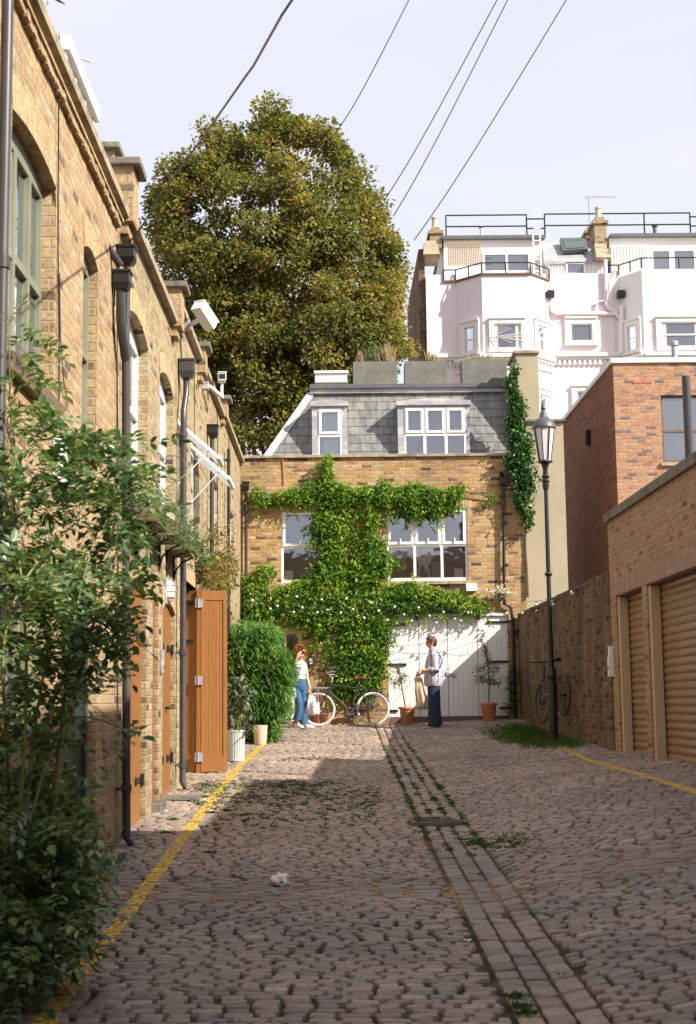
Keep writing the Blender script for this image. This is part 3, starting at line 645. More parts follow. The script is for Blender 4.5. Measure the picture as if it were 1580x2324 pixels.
# house four
w7 = rect(22.4, 4.0, 23.8, 5.40); w8 = rect(26.2, 4.0, 27.6, 5.40); dq = rect(26.0, g_(26)-.2, 27.3, 3.5); H5 = H3
H3 = left_house(20.42, 24.4, 6.70, 'plain yellow brick house behind the bamboo with one tall white window', 'brick_yel', [w7])
downpipe(H3, XL+.08, 21.6, 5.85, g_(22), r=.036, mat='pipe'); hopper(H3, XL+.09, 21.6, 5.85, .16, .2, 'iron')
H4 = left_house(24.4, YE-.02, 6.80, 'last yellow brick house on the left before the end wall', 'brick_yel', [w8, dq])
window(H3, FL, 22.4, 4.02, 23.8, 5.39, -.06, cols=(.5,), rows=(.5,)); window(H4, FL, 26.2, 4.02, 27.6, 5.39, -.06, cols=(.5,), rows=(.5,))
planks(FL, 26.01, g_(26), 27.29, 3.48, -.09, -.04, .12).build('door_leaf', M['wood'], H4)
pier(H4, 24.34, 7.0, 6.7)
downpipe(H4, XL+.08, 25.1, 6.3, g_(25), r=.03, mat='iron')
# building past the right edge and behind the camera (they shade the mews)
# ---------------------------------------------------------------- the house closing the mews
EH = thing('end_house', 'two-storey yellow brick house with a grey slate mansard closing the mews', 'house', (1, YE, 1.33))
def E(px, py, w=0): p = onY(px, py, YE-w); return p
x0, x1 = XL, E(1193, 1300).x; zc = E(850, 1038).z
wA = (E(638, 1200).x, E(680, 1322).z, E(727, 1200).x, E(680, 1160).z); wB = (E(877, 1200).x, E(970, 1318).z, E(1061, 1200).x, E(970, 1153).z)
gd = (E(881.5, 1500).x, 1.30, E(1154, 1500).x, E(1015, 1393).z)
dL = (E(628, 1500).x, 1.30, E(688, 1500).x, E(655, 1425).z); wS = (E(742, 1480).x, E(760, 1518).z, E(781, 1480).x, E(760, 1438).z)
FEn = FE
slab(FE, rect(x0, .9, x1, zc), [rect(*wA), rect(*wB), rect(*gd), rect(*dL), rect(*wS)], -.3, 0).build('wall', M['brick_end'], EH)
mb = MB(); x = x0
while x < x1-.1: e = min(x+.92, x1+.02); mb.box((x+.003, YE-.06, zc), (e-.003, YE+.32, zc+.06+random.uniform(-.004, .004)), .006); x = e
mb.build('coping', M['stone'], EH)
mb = MB(); mb.box((x0+.02, YE+.3, .9), (x1, YE+8, zc-.4)); mb.build('rear_block', M['brick_end'], EH)
# rooms behind the panes
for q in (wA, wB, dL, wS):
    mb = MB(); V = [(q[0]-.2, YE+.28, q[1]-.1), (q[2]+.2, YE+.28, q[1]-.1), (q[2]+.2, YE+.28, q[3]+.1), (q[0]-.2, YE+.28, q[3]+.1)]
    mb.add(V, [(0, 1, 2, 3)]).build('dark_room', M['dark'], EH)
for q in (wA, wB): mb = MB(); fbox(mb, FE, q[0]-.1, q[3]+.0, q[2]+.1, q[3]+.21, -.02, .006); mb.build('soldier_course', M['brick_lint'], EH)
for (px0, px1, py) in ((634, 731, 1325), (895, 1066, 1320)): a, b = E(px0, py), E(px1, py); MB().box((a.x, YE-.07, a.z-.07), (b.x, YE+.1, a.z-.005), .008).build('window_sill', M['stone'], EH)
def cwin(q, cols, row, cas):
    """white casement window: outer frame, transom, and a raised frame round each opening light"""
    W, H = q[2]-q[0], q[3]-q[1]; f = window(EH, FE, *q, -.04, cols=cols, rows=(row,), fw=.05, glass='glass_in')
    us = [0]+list(cols)+[1]; mb = MB()
    for i in cas:
        a, b = q[0]+W*us[i]+(.02 if us[i] else .035), q[0]+W*us[i+1]-(.02 if us[i+1] < 1 else .035); c, d = q[1]+H*row+.02, q[3]-.03
        for (p_, r_, s_, t_) in ((a, c, a+.055, d), (b-.055, c, b, d), (a+.055, c, b-.055, c+.055), (a+.055, d-.055, b-.055, d)): fbox(mb, FE, p_, r_, s_, t_, -.034, -.008)
    mb.build('casement', M['white'], f)
    mb = MB()
    for i in cas: a = q[0]+W*(us[i]+us[i+1])/2; mb.box((a-.012, YE-.03, q[1]+H*row+.06), (a+.012, YE-.005, q[1]+H*row+.14))
    mb.build('handle', M['white'], f); return f
cwin(wA, (), .495, (0,)); cwin(wB, (.345, .68), .49, (0, 1, 2))
# blind, pictures and furniture seen behind the glass
mb = MB(); mb.box((wA[0]+.08, YE+.12, wA[1]+.06), (wA[0]+.24, YE+.13, wA[1]+.26)); mb.box((wA[2]-.28, YE+.12, wA[1]+.06), (wA[2]-.12, YE+.13, wA[1]+.26)); mb.box((wB[2]-.28, YE+.12, wB[1]+.08), (wB[2]-.10, YE+.13, wB[1]+.26)); mb.build('picture_frame', plain('picture_print', (.7, .72, .66), .6, .15, 20), EH)
mb = MB(); mb.box((wB[2]-.26, YE+.10, wB[3]-.28), (wB[2]-.04, YE+.11, wB[3]-.05)); mb.build('blind', M['cream'], EH)
mb = MB(); mb.box((wB[0]+.95, YE+.16, wB[1]+.05), (wB[0]+1.25, YE+.26, wB[1]+.42), .05); mb.build('armchair', plain('pale_upholstery', (.3, .27, .23), .8), EH)
# slate mansard
zs = E(850, 1036).z-.02; zr = E(800, 873).z; bl = E(598, 1036).x; tl = E(705, 873, -.6).x; dep = .62
def slates():
    m, nt, bs = mat_base('mansard_slates'); bs.inputs['Roughness'].default_value = .5
    g = N(nt, 'ShaderNodeNewGeometry'); r = ramp(nt, g.outputs['Random Per Island'], [(0, (.150, .152, .146)), (.4, (.172, .174, .167)), (.8, (.192, .193, .184)), (.97, (.16, .16, .155)), (1, (.24, .215, .16))])
    no = N(nt, 'ShaderNodeTexNoise'); no.inputs['Scale'].default_value = 4; no.inputs['Detail'].default_value = 8; mp = N(nt, 'ShaderNodeMapping'); mp.inputs['Scale'].default_value = (2, 2, .5); L(nt, g.outputs['Position'], mp.inputs[0]); L(nt, mp.outputs[0], no.inputs[0])
    r2 = ramp(nt, no.outputs[0], [(.35, (.75, .75, .75)), (.65, (1.25, 1.25, 1.2))]); L(nt, mixc(nt, 1, r.outputs[0], r2.outputs[0], 'MULTIPLY'), bs.inputs['Base Color']); return m
M['slate'] = slates()
def mans(u, t):        # point on the slope, t 0..1 bottom to top
    return Vector((u, YE+.30+dep*t, zs+(zr-zs)*t))
mb = MB(); rows = 8; rt = x1-.05
for r_ in range(rows):
    t0, t1 = r_/rows, (r_+1)/rows; hipx = lambda t: bl+(tl-bl)*t
    x = bl-.3+(r_ % 2)*.125
    while x < rt:
        wd = .248; a, b = x+.004, x+wd-.004; x += wd
        a0, a1 = max(a, hipx(t0)), max(a, hipx(t1))
        b = min(b, rt)
        if b <= a0+.01: continue
        a1 = min(a1, b)
        up = Vector((0, -.016-random.uniform(0, .004), 0)); lo = Vector((0, -.003, 0))
        P = [mans(a0, t0)+up, mans(b, t0)+up, mans(b, t1+.02)+lo, mans(a1, t1+.02)+lo]
        Q = [p+Vector((0, .012, 0)) for p in P]
        mb.hexa([Q[0], Q[1], P[1], P[0], Q[3], Q[2], P[2], P[3]])
mb.build('mansard_slates', M['slate'], EH)
MB().add([mans(bl, 0)+Vector((0, .02, 0)), mans(rt, 0)+Vector((0, .02, 0)), mans(rt, 1)+Vector((0, .02, 0)), mans(tl, 1)+Vector((0, .02, 0)),
          Vector((bl, YE+7.9, zs)), Vector((rt, YE+7.9, zs)), Vector((rt, YE+7.9, zr)), Vector((tl, YE+7.9, zr))],
         [(0, 1, 2, 3), (7, 6, 5, 4), (0, 4, 5, 1), (3, 2, 6, 7), (0, 3, 7, 4), (1, 5, 6, 2)]).build('roof_core', M['lead_dark'], EH)
mb = MB(); mb.beam(mans(bl-.02, -.02)+Vector((0, -.03, 0)), mans(tl-.0, 1.0)+Vector((0, -.03, 0)), .15, .05, (0, -1, 0)); mb.build('hip_flashing', M['lead'], EH)
zq = E(900, 857, -.6).z
mb = MB(); mb.box((tl-.02, YE+.30+dep-.10, zr), (rt, YE+.30+dep+.0, zr+.09)); mb.build('lead_roll', M['lead'], EH)
MB().box((tl-.03, YE+.30+dep-.16, zr+.09), (rt, YE+.30+dep+6, zr+.19), .01).build('roof_edge', M['lead_dark'], EH)
# dormers
def dormer(pxo, pxw, pyt, pyh, cols, cas):
    ux0, ux1 = E(pxo[0], 950, -.2).x, E(pxo[1], 950, -.2).x; wx0, wx1 = E(pxw[0], 950, -.2).x, E(pxw[1], 950, -.2).x
    ztt = E(900, pyt, -.2).z; zh = E(900, pyh, -.2).z; yd = YE+.22
    FD_ = lambda u, v, w_: Vector((u, yd-w_, v))
    mb = MB(); mb.box((ux0, yd, zs-.05), (wx0, yd+1.0, ztt-.08)); d_ = mb.build('dormer', M['lead'], EH); MB().box((wx1, yd, zs-.05), (ux1, yd+1.0, ztt-.08)).build('dormer_cheek', M['lead'], d_)
    mb = MB(); n = 8; V = []
    for i in range(n+1):
        u = ux0-.03+(ux1-ux0+.06)*i/n; c_ = .055*(1-(2*i/n-1)**2); V += [(u, yd-.06, ztt-.12), (u, yd-.06, ztt-.03+c_), (u, yd+1.0, ztt-.03+c_), (u, yd+1.0, ztt-.12)]
    F = [(b*4+k, b*4+(k+1) % 4, b*4+4+(k+1) % 4, b*4+4+k) for b in range(n) for k in range(4)]+[(3, 2, 1, 0), tuple(n*4+k for k in range(4))]
    mb.add(V, F); mb.build('dormer_roof', M['lead'], d_)
    mb = MB(); mb.box((wx0, yd+.01, zh), (wx1, yd+.5, ztt-.121)); mb.build('dormer_head', M['lead'], d_)
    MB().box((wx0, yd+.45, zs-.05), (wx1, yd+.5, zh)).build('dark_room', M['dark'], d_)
    q = (wx0, zs+.02, wx1, zh); W, H = q[2]-q[0], q[3]-q[1]; f = MB(); us = [0]+list(cols)+[1]; row = .46
    for c_ in us: u = q[0]+W*c_; f.box((max(u-.03, q[0]), yd-.0, q[1]), (min(u+.03, q[2]), yd+.06, q[3]))
    f.box((q[0], yd-.004, q[1]), (q[2], yd+.05, q[1]+.05)); f.box((q[0], yd-.004, q[3]-.04), (q[2], yd+.05, q[3])); f.box((q[0], yd-.006, q[1]+H*row-.03), (q[2], yd+.05, q[1]+H*row+.03))
    for i in range(len(us)-1):
        a, b = q[0]+W*us[i]+.028, q[0]+W*us[i+1]-.028; c_, d2 = q[1]+H*row+.035, q[3]-.025
        for (p_, r_, s_, t_) in ((a, c_, a+.05, d2), (b-.05, c_, b, d2), (a+.05, c_, b-.05, c_+.05), (a+.05, d2-.05, b-.05, d2)): f.box((p_, yd-.03, r_), (s_, yd+.03, t_))
    wf = f.build('window', M['white'], d_); MB().add([(q[0]+.02, yd+.03, q[1]+.03), (q[2]-.02, yd+.03, q[1]+.03), (q[2]-.02, yd+.03, q[3]-.03), (q[0]+.02, yd+.03, q[3]-.03)], [(0, 1, 2, 3)]).build('pane', M['glass_in'], wf)
    return d_, q, yd
dd, q, yd = dormer((708, 788), (722, 775), 908, 926, (), ()); MB().box((q[0]+.1, yd+.12, q[1]+.03), (q[2]-.06, yd+.13, q[3]-.06)).build('white_blind', plain('pale_blind', (.55, .58, .55), .8, .05), dd)
dormer((903, 1066), (918, 1056), 908, 925, (.33, .68), ())
# skylight box behind the roof edge
a, b = E(716, 842, -1.5), E(788, 857, -1.5); mb = MB(); mb.box((a.x, YE+1.5, b.z-.1), (b.x, YE+2.6, a.z-.06)); mb.box((a.x-.03, YE+1.46, a.z-.055), (b.x+.03, YE+2.64, a.z)); mb.build('rooflight', M['whiter'], EH)
# white garage doors
f = MB(); gx0, gz0, gx1, gz1 = gd
f.box((gx0, YE+.02, gz0), (gx0+.02, YE+.1, gz1)); f.box((gx1-.02, YE+.02, gz0), (gx1, YE+.1, gz1)); f.box((gx0+.02, YE-.02, gz1-.05), (gx1-.02, YE+.1, gz1)); fr_ = f.build('door_frame', M['white_door'], EH)
MB().box((gx0, YE+.0, gz0-.1), (gx1, YE+.12, E(1000, 1627).z)).build('threshold', M['wood_dark'], EH)
js = [gx0+.022, E(952, 1500).x, E(1017, 1500).x, E(1085, 1500).x, gx1-.022]; zb = E(1000, 1627).z+.01
for i in range(4):
    lf = planks(FE, js[i]+.005, zb, js[i+1]-.005, gz1-.055, -.08, -.035+.004*(i % 2), .105, g=.0045).build('door_leaf', M['white_door'], EH)
    if i == 0:
        for (px, l) in ((1417, 165), (1508, 165), (1613, 80)): z = E(900, px).z; MB().box((gx0-.02, YE-.0, z-.022), (gx0+l*.2514/109*1.0, YE+.036, z+.022), .004).build('strap_hinge', M['black'], lf)
    if i == 3:
        for (px, l) in ((1412, 185), (1502, 180), (1607, 90)): z = E(1100, px).z; MB().box((gx1-l*.2514/109, YE-.0, z-.022), (gx1+.03, YE+.036, z+.022), .004).build('strap_hinge', M['black'], lf)
    if i == 2:
        p = E(1023, 1530); mb = MB(); mb.box((p.x-.10, YE-.0, p.z-.025), (p.x+.06, YE+.04, p.z+.03), .005); mb.box((p.x+.05, YE-.02, p.z-.06), (p.x+.11, YE+.04, p.z+.02), .01); mb.build('padlock', M['lead'], lf)
for px in (945, 1085): p = E(px, 1401); MB().box((p.x-.03, YE-.03, p.z-.06), (p.x+.03, YE+.0, p.z+.06), .01).build('door_track_stop', M['black'], EH)
# front door with glazed panels, and the small sash
q = dL; mb = MB(); fbox(mb, FE, q[0], q[1], q[0]+.07, q[3], -.12, -.03); fbox(mb, FE, q[2]-.10, q[1], q[2], q[3], -.12, -.03); fbox(mb, FE, q[0]+.07, q[3]-.13, q[2]-.10, q[3], -.12, -.03); fbox(mb, FE, q[0]+.16, q[1], q[0]+.21, q[3]-.13, -.12, -.03)
f = mb.build('door_frame', M['beige'], EH); mb = MB(); fbox(mb, FE, q[0]+.21, q[1], q[2]-.10, q[1]+.85, -.12, -.07); fbox(mb, FE, q[0]+.07, q[1]+.85, q[2]-.1, q[1]+.95, -.11, -.06); mb.build('door_leaf', M['beige'], f)
mb = MB(); fbox(mb, FE, q[0]+.07, q[1]+.95, q[2]-.1, q[3]-.13, -.10, -.09); mb.build('pane', M['glass_door'], f)
window(EH, FE, *wS, -.05, rows=(.5,), fw=.04); a, b = E(738, 1520), E(784, 1520); MB().box((a.x, YE-.08, a.z-.09), (b.x, YE+.05, a.z-.0), .01).build('window_sill', M['stone'], EH)
# pipes on the end wall
p = E(553, 1112, .08); downpipe(EH, p.x+.05, YE-.08, p.z, 1.4, r=.03, mat='iron', side=(0, -1)); hopper(EH, p.x+.05, YE-.09, p.z, .13, .17)
p = E(1142, 1100, .08); r_ = E(1145, 1372, .08); s_ = E(1163, 1392, .08); mb = MB(); mb.tube([(p.x, YE-.08, p.z), (r_.x, YE-.08, r_.z), (s_.x-.03, YE-.08, r_.z-.05), (s_.x, YE-.08, s_.z-.1), (s_.x+.01, YE-.08, 1.35)], .034, 10)
mb.tube([(p.x-.02, YE-.02, p.z+.25), (p.x-.02, YE-.11, p.z+.18)], .05, 10)
for zz_ in (p.z-.8, p.z-1.7, 3.2, 2.3): mb.lathe([(.045, -.03), (.045, .03)], (p.x+(.03 if zz_ > 3.4 else .2), YE-.08, zz_), 10)
mb.build('drainpipe', M['iron'], EH, smooth='auto'); hopper(EH, p.x, YE-.09, p.z-.02, .14, .17)
p = E(1057, 1325); r_ = E(1082, 1342); MB().box((p.x, YE-.09, r_.z), (r_.x, YE, p.z), .01).build('vent_box', M['white'], EH)
mb = MB(); mb.tube([(E(642, 1037, .03).x, YE-.02, zc), (E(645, 1100, .03).x, YE-.02, E(645, 1100).z)], .012, 6); mb.build('stub_pipe', M['terracotta'], EH)
# ---------------------------------------------------------------- right side: garages, boundary wall, red building, rendered wall
t = thing('garage_block', 'long tan brick garage with brown roller shutters and beige posts', 'garage', (XR, 16, gz(XR, 16)))
zt = 4.19; gb = 1.03
yF = onX(1378, 1165, XR).y
zl = [Ruv(1395, 1352)[1], Ruv(1580, 1285)[1]]; zl = 3.155
o1 = Ruv(1403, 1500)[0]; o2 = Ruv(1463, 1500)[0]; o3 = Ruv(1474, 1500)[0]
op = [rect(o2, gb-.3, o1, zl), rect(o3-3.1, gb-.3, o3, zl), rect(o3-6.6, gb-.3, o3-3.5, zl)]
slab(FR, rect(9.4, .3, yF, zt), op, -.3, 0).build('wall', M['brick_gar'], t)
body(t, XR+1.1, 9.42, XR+6.5, yF-.02, zt-.25, 'brick_gar', .3); MB().box((XR+.3, yF-.3, .3), (XR+1.1, yF-.01, zt-.05)).build('end_wall', M['brick_gar'], t)
MB().box((XR+.3, 9.4, zt-.5), (XR+1.1, yF-.3, zt-.3)).build('flat_roof', M['lead_dark'], t)
mb = MB(); y = 9.4
while y < yF: e = min(y+1.2, yF+.05); mb.box((XR-.05, y+.003, zt), (XR+.36, e-.003, zt+.12), .008); y = e
mb.build('coping', M['stone_dark'], t)
mb = MB(); fbox(mb, FR, 9.45, zl+.0, o1+.22, zl+.23, -.02, .006); mb.build('soldier_course', M['brick_sold'], t)
mb = MB(); fbox(mb, FR, 9.5, zl-.015, o1+.05, zl-.001, -.2, -.01); mb.build('steel_lintel', M['wood_dark'], t)
def roller(u0, u1):
    mb = MB(); v = gb-.25; V = []; k = 0
    while v < zl-.02:
        h = .088; P = []
        for i in range(6):
            a = i/5; P.append((v+h*a, -.16+.016*math.sin(PI*a)))
        for i in range(5):
            (va, wa), (vb, wb) = P[i], P[i+1]
            mb.add([FR(u0, va, wa), FR(u1, va, wa), FR(u1, vb, wb), FR(u0, vb, wb)], [(0, 1, 2, 3)])
        v += h+.004
    fbox(mb, FR, u0, gb-.25, u1, zl, -.2, -.165)
    return mb.build('roller_shutter', M['roller'], t, smooth='auto')
for (a, b) in ((o2, o1), (o3-3.1, o3), (o3-6.6, o3-3.5)):
    roller(a+.02, b-.02)
    for e in (b-.11, a+.0)[:1]:
        mb = MB(); fbox(mb, FR, e, gz(XR, e)-.02, e+.10, zl-.02, -.14, -.02, .006); mb.build('post', M['beige'], t)
# boundary wall with its pier
t = thing('boundary_wall', 'old dark brick boundary wall with a thick pier beside the garages', 'wall', (XR+.1, 25, gz(XR, 25)))
yP = 20.55; zw = 3.49
slab(FR, rect(yP+.02, .8, YE-.03, zw), [], -.30, -.06).build('wall', M['brick_old'], t)
mb = MB(); mb.box((XR-.02, yF+.01, .6), (XR+.5, yP+.02, zw+.04)); mb.build('pier', M['brick_old'], t)
mb = MB(); y = yP+.05
while y < YE-.1: mb.box((XR+.048, y, zw), (XR+.31, y+.105, zw+.066+random.uniform(-.01, .01)), .006); y += .112
mb.build('brick_on_edge', M['brick_old'], t)
# rendered party wall, Y a little behind the end wall plane
Y0 = YE+.25
def P2(px, py, Y): p = onY(px, py, Y); return p
t = thing('rendered_party_wall', 'tall sandy rendered wall stepped down to the right behind the lamp', 'wall', (P2(1230, 1600, Y0).x, Y0, 1.3))
a, b = P2(1171, 803, Y0), P2(1226, 961, Y0)
c, d = P2(1189, 958, Y0), P2(1291, 1345, Y0)
MB().box((a.x, Y0, b.z+.0), (b.x, Y0+1.1, a.z)).build('upper_stack', M['render'], t)
MB().box((a.x-.1, Y0+.03, 1.0), (d.x, Y0+1.1, c.z)).build('wall', M['render'], t)
MB().box((a.x-.05, Y0-.05, a.z), (b.x+.03, Y0+1.15, a.z+.07), .01).build('coping', M['stone'], t)
MB().box((b.x-.38, Y0-.04, c.z), (d.x+.05, Y0+1.15, c.z+.06), .01).build('coping', M['stone_dark'], t)
# red brick building
XB, YB1, YB2 = 6.35, 31.1, 38.4
t = thing('red_brick_building', 'plain red-orange brick block with a white coping and one brown window', 'building', (XB, YB1, 1))
FB = lambda u, v, w_: Vector((u, YB1-w_, v))
wx0, wz1 = onY(1499, 895, YB1).x, onY(1499, 897, YB1).z; wz0 = onY(1510, 1050, YB1).z; wx1 = onY(1592, 900, YB1).x
ztop = onY(1412, 824, YB1).z
slab(FB, rect(XB+.001, 0, XB+7, ztop), [rect(wx0, wz0, wx1, wz1)], -.3, 0).build('front_wall', M['brick_red'], t)
MB().box((XB-.004, YB1+.004, 0), (XB+.3, YB2, ztop-.002)).build('flank_wall', M['brick_red_shaded'], t)
MB().box((XB+.3, YB1+.6, 0), (XB+7, YB2, ztop-.2)).build('rear_block', M['brick_red_shaded'], t)
mb = MB(); mb.box((XB-.05, YB1-.05, ztop), (XB+7, YB1+.32, ztop+.11)); mb.box((XB-.05, YB1+.322, ztop), (XB+.34, YB2, ztop+.11)); mb.build('white_coping', M['whiter'], t)
mb = MB(); fbox(mb, FB, wx0-.02, wz1, wx1+.25, wz1+.225, -.02, .006); mb.build('soldier_course', M['brick_red'], t)
window(t, FB, wx0, wz0, wx1, wz1, -.06, rows=(.47,), fw=.05, mat='wood_dark', glass='glass_in')
mb = MB(); n = 26
for i in range(n):
    x = wx0+.06+(wx1-wx0-.12)*i/n; mb.box((x, YB1+.13+.02*(i % 2), wz0+.06), (x+(wx1-wx0)/n*.97, YB1+.14+.02*(i % 2), wz1-.1))
mb.build('net_curtain', plain('net_curtain', (.62, .58, .52), .9, .06), t)
MB().box((wx0-.06, YB1-.06, wz0-.08), (wx1+.06, YB1+.1, wz0-.002), .008).build('window_sill', M['stone'], t)
v = onY(1409+13*1, 944, YB1); 
p = onY(1409+ (1175-1010)*.2996, 766+337*.2996, YB1); mb = MB()
for i in range(2):
    for j in range(2): mb.box((p.x-.22+.23*j, YB1-.012, p.z-.03+.035*i), (p.x-.02+.23*j, YB1+.01, p.z-.005+.035*i))
mb.build('air_brick', M['terracotta'], t)
mb = MB(); q = onX(1106.7+775*.2996, 766+720*.2996, XB); mb.box((XB-.1, q.y-.12, q.z-.3), (XB, q.y+.12, q.z+.05)); mb.build('wall_vent', M['dark'], t)
# house rising behind the garages just past the right edge of the picture; it shades the near part of the mews
t = thing('corner_house', 'edge of a grey slate and brick house above the garages', 'house', (XR+3, 12, 0))
yb = 15.35
MB().box((XR+.42, 9.6, zt+.0), (XR+6.4, yb, zt+.65)).build('wall', M['brick_red'], t)
mb = MB(); zz = 3.72+1.8; mb.hexa([(XR+.36, 9.6, zt+.65), (XR+6.4, 9.6, zt+.65), (XR+6.4, yb+.06, zt+.65), (XR+.36, yb+.06, zt+.65), (XR+.62, 9.7, zz), (XR+6.4, 9.7, zz), (XR+6.4, yb-.1, zz), (XR+.62, yb-.1, zz)])
mb.build('slate_roof', M['lead_dark'], t); mb = MB(); mb.tube([(XR+.42, 16.45, zt+.1), (XR+.42, 16.45, zz+.05)], .05, 12); mb.build('flue_pipe', M['pipe'], t, smooth='auto')
t = thing('near_right_house', 'brick house on the right standing beside the camera', 'house', (XR+3, 5, 0), 'brick buildings around the camera')
MB().box((XR+.02, -12, -.5), (XR+7, 9.38, 6.5)).build('wall', M['brick_red'], t); MB().box((XR-.05, -12, 6.5), (XR+7, 9.38, 6.62)).build('coping', M['stone'], t)
t = thing('near_left_house', 'brick house on the left standing beside the camera', 'house', (XL-3, -4, 0), 'brick buildings around the camera')
MB().box((XL-7, -26, -.5), (XL, 3.48, 6.3)).build('wall', M['brick_pink'], t); MB().box((XL-7, -26, 6.3), (XL+.05, 3.48, 6.4)).build('coping', M['stone'], t)
t = thing('house_behind', 'row of brick houses closing the mews behind the camera', 'house', (0, -30, 0), 'brick buildings around the camera')
MB().box((-30, -38, -.5), (40, -30, 11.0)).build('wall', M['brick_pink'], t); MB().box((-30, -38.1, 11.0), (40, -29.9, 11.15)).build('coping', M['stone'], t)
# ---------------------------------------------------------------- stucco terrace far behind (Y = 58 m)
YT = 58.0
M['net'] = plain('white_curtain', (.62, .60, .56), .9, .06)
def T(px, py, d=0): return onY(px, py, YT-d)
M['glass_far'] = glassm('far_window_glass', tint=(.10, .11, .13), refl=.10)
def bay(parent, mat, pxs, pyt, pyb, dep=1.0):
    """canted bay: pxs = left wall, left corner, right corner, right wall in the picture at its front depth"""
    a, b, c, d = T(pxs[0], 900).x, T(pxs[1], 900, dep).x, T(pxs[2], 900, dep).x, T(pxs[3], 900).x
    zt_, zb_ = T(pxs[1], pyt, dep).z, T(pxs[1], pyb, dep).z
    P = [(a, YT+.2), (a, YT), (b, YT-dep), (c, YT-dep), (d, YT), (d, YT+.2)]; n = len(P)
    V = [(x, y, zb_) for x, y in P]+[(x, y, zt_) for x, y in P]
    F = [tuple(range(n-1, -1, -1)), tuple(range(n, 2*n))]+[(i, (i+1) % n, n+(i+1) % n, n+i) for i in range(n)]
    MB().add(V, F).build('bay', M[mat], parent); return (a, b, c, d, zt_, zb_)
def fr_between(P, Q):
    P, Q = Vector((*P, 0)), Vector((*Q, 0)); d = (Q-P).normalized(); n = Vector((d.y, -d.x, 0))
    if n.y > 0: n = -n
    return lambda u, v, w_: P+d*u+Vector((0, 0, v))+n*w_
def obox(mb, fr, u0, v0, u1, v1, w0, w1):
    return mb.hexa([fr(u0, v0, w0), fr(u1, v0, w0), fr(u1, v0, w1), fr(u0, v0, w1), fr(u0, v1, w0), fr(u1, v1, w0), fr(u1, v1, w1), fr(u0, v1, w1)])
def sash(parent, fr, u0, v0, u1, v1, arc=.2, row=True, mat='whiter', curtain=False):
    """raised surround with a sash window set in it"""
    mb = MB(); a = arc
    obox(mb, fr, u0-a, v0-a*.4, u0, v1+a, 0, .10); obox(mb, fr, u1, v0-a*.4, u1+a, v1+a, 0, .10); obox(mb, fr, u0, v1, u1, v1+a, 0, .10); obox(mb, fr, u0-a*1.1, v0-a*.8, u1+a*1.1, v0-a*.4, 0, .18); obox(mb, fr, u0-a, v1+a, u1+a, v1+a*1.35, 0, .16)
    f = mb.build('window', M[mat], parent); mb = MB(); s_ = .06
    obox(mb, fr, u0, v0-a*.4, u0+s_, v1, .0, .04); obox(mb, fr, u1-s_, v0-a*.4, u1, v1, 0, .04); obox(mb, fr, u0+s_, v0-a*.4, u1-s_, v0+s_, 0, .04); obox(mb, fr, u0+s_, v1-s_, u1-s_, v1, 0, .04)
    if row: obox(mb, fr, u0+s_, (v0+v1)/2-s_/2, u1-s_, (v0+v1)/2+s_/2, 0, .05)
    mb.build('sash_frame', M['white'], f); mb = MB(); obox(mb, fr, u0+s_, v0+s_, u1-s_, v1-s_, .0, .015); mb.build('pane', M['glass_far'], f)
    if curtain:
        mb = MB(); wd = (u1-u0)*.16; obox(mb, fr, u1-s_-wd, v0+s_, u1-s_, v1-s_, .015, .022); mb.build('curtain', M['net'], f); mb = MB(); obox(mb, fr, u0+s_, v0+s_, u0+s_+wd*.6, v1-s_, .015, .022); mb.build('curtain', M['net'], f)
def rail(parent, pts, h, rows=(.5, 1), mat='iron', r=.035, posts=None):
    mb = MB()
    for f_ in rows: mb.tube([Vector(p)+Vector((0, 0, h*f_)) for p in pts], r, 6)
    for p in (posts or pts): mb.tube([Vector(p), Vector(p)+Vector((0, 0, h))], r, 6)
    return mb.build('railing', M[mat], parent)
PK = thing('pink_terrace_house', 'tall pale pink stucco house with a canted bay and roof terrace', 'house', (T(1180, 1500).x, YT, 1))
WH = thing('white_terrace_house', 'tall white stucco house on the far right with a canted bay', 'house', (T(1500, 1500).x, YT, 1))
zp = T(1000, 545).z; xl = T(972, 900).x; xm = T(1402, 900).x; xr = T(1720, 900).x
zterr = T(1180, 622).z
MB().box((xl, YT, -1), (xm, YT+9, zterr)).build('wall', M['pink'], PK); MB().box((xm+.01, YT, -1), (xr, YT+9, zterr+.1)).build('wall', M['whiter'], WH)
# set-back top storey
yb = YT+1.6
def T2(px, py): return onY(px, py, yb)
ztp = T2(1100, 545).z; za = T2(1020, 573).z
MB().box((T2(1008, 600).x, yb, zterr-.1), (T2(1238, 600).x, YT+8.9, ztp)).build('top_storey', M['whiter'], PK)
MB().box((T2(1385, 600).x, yb, zterr-.1), (xr, YT+8.9, T2(1500, 540).z)).build('top_storey', M['whiter'], WH)
MB().box((T2(1006, 600).x-.05, yb-.25, ztp), (T2(1238, 600).x, YT+8.9, ztp+.14)).build('roof_edge', M['lead_dark'], PK)
MB().box((T2(1385, 600).x, yb-.25, T2(1500, 540).z), (xr, YT+8.9, T2(1500, 540).z+.14)).build('roof_edge', M['lead_dark'], WH)
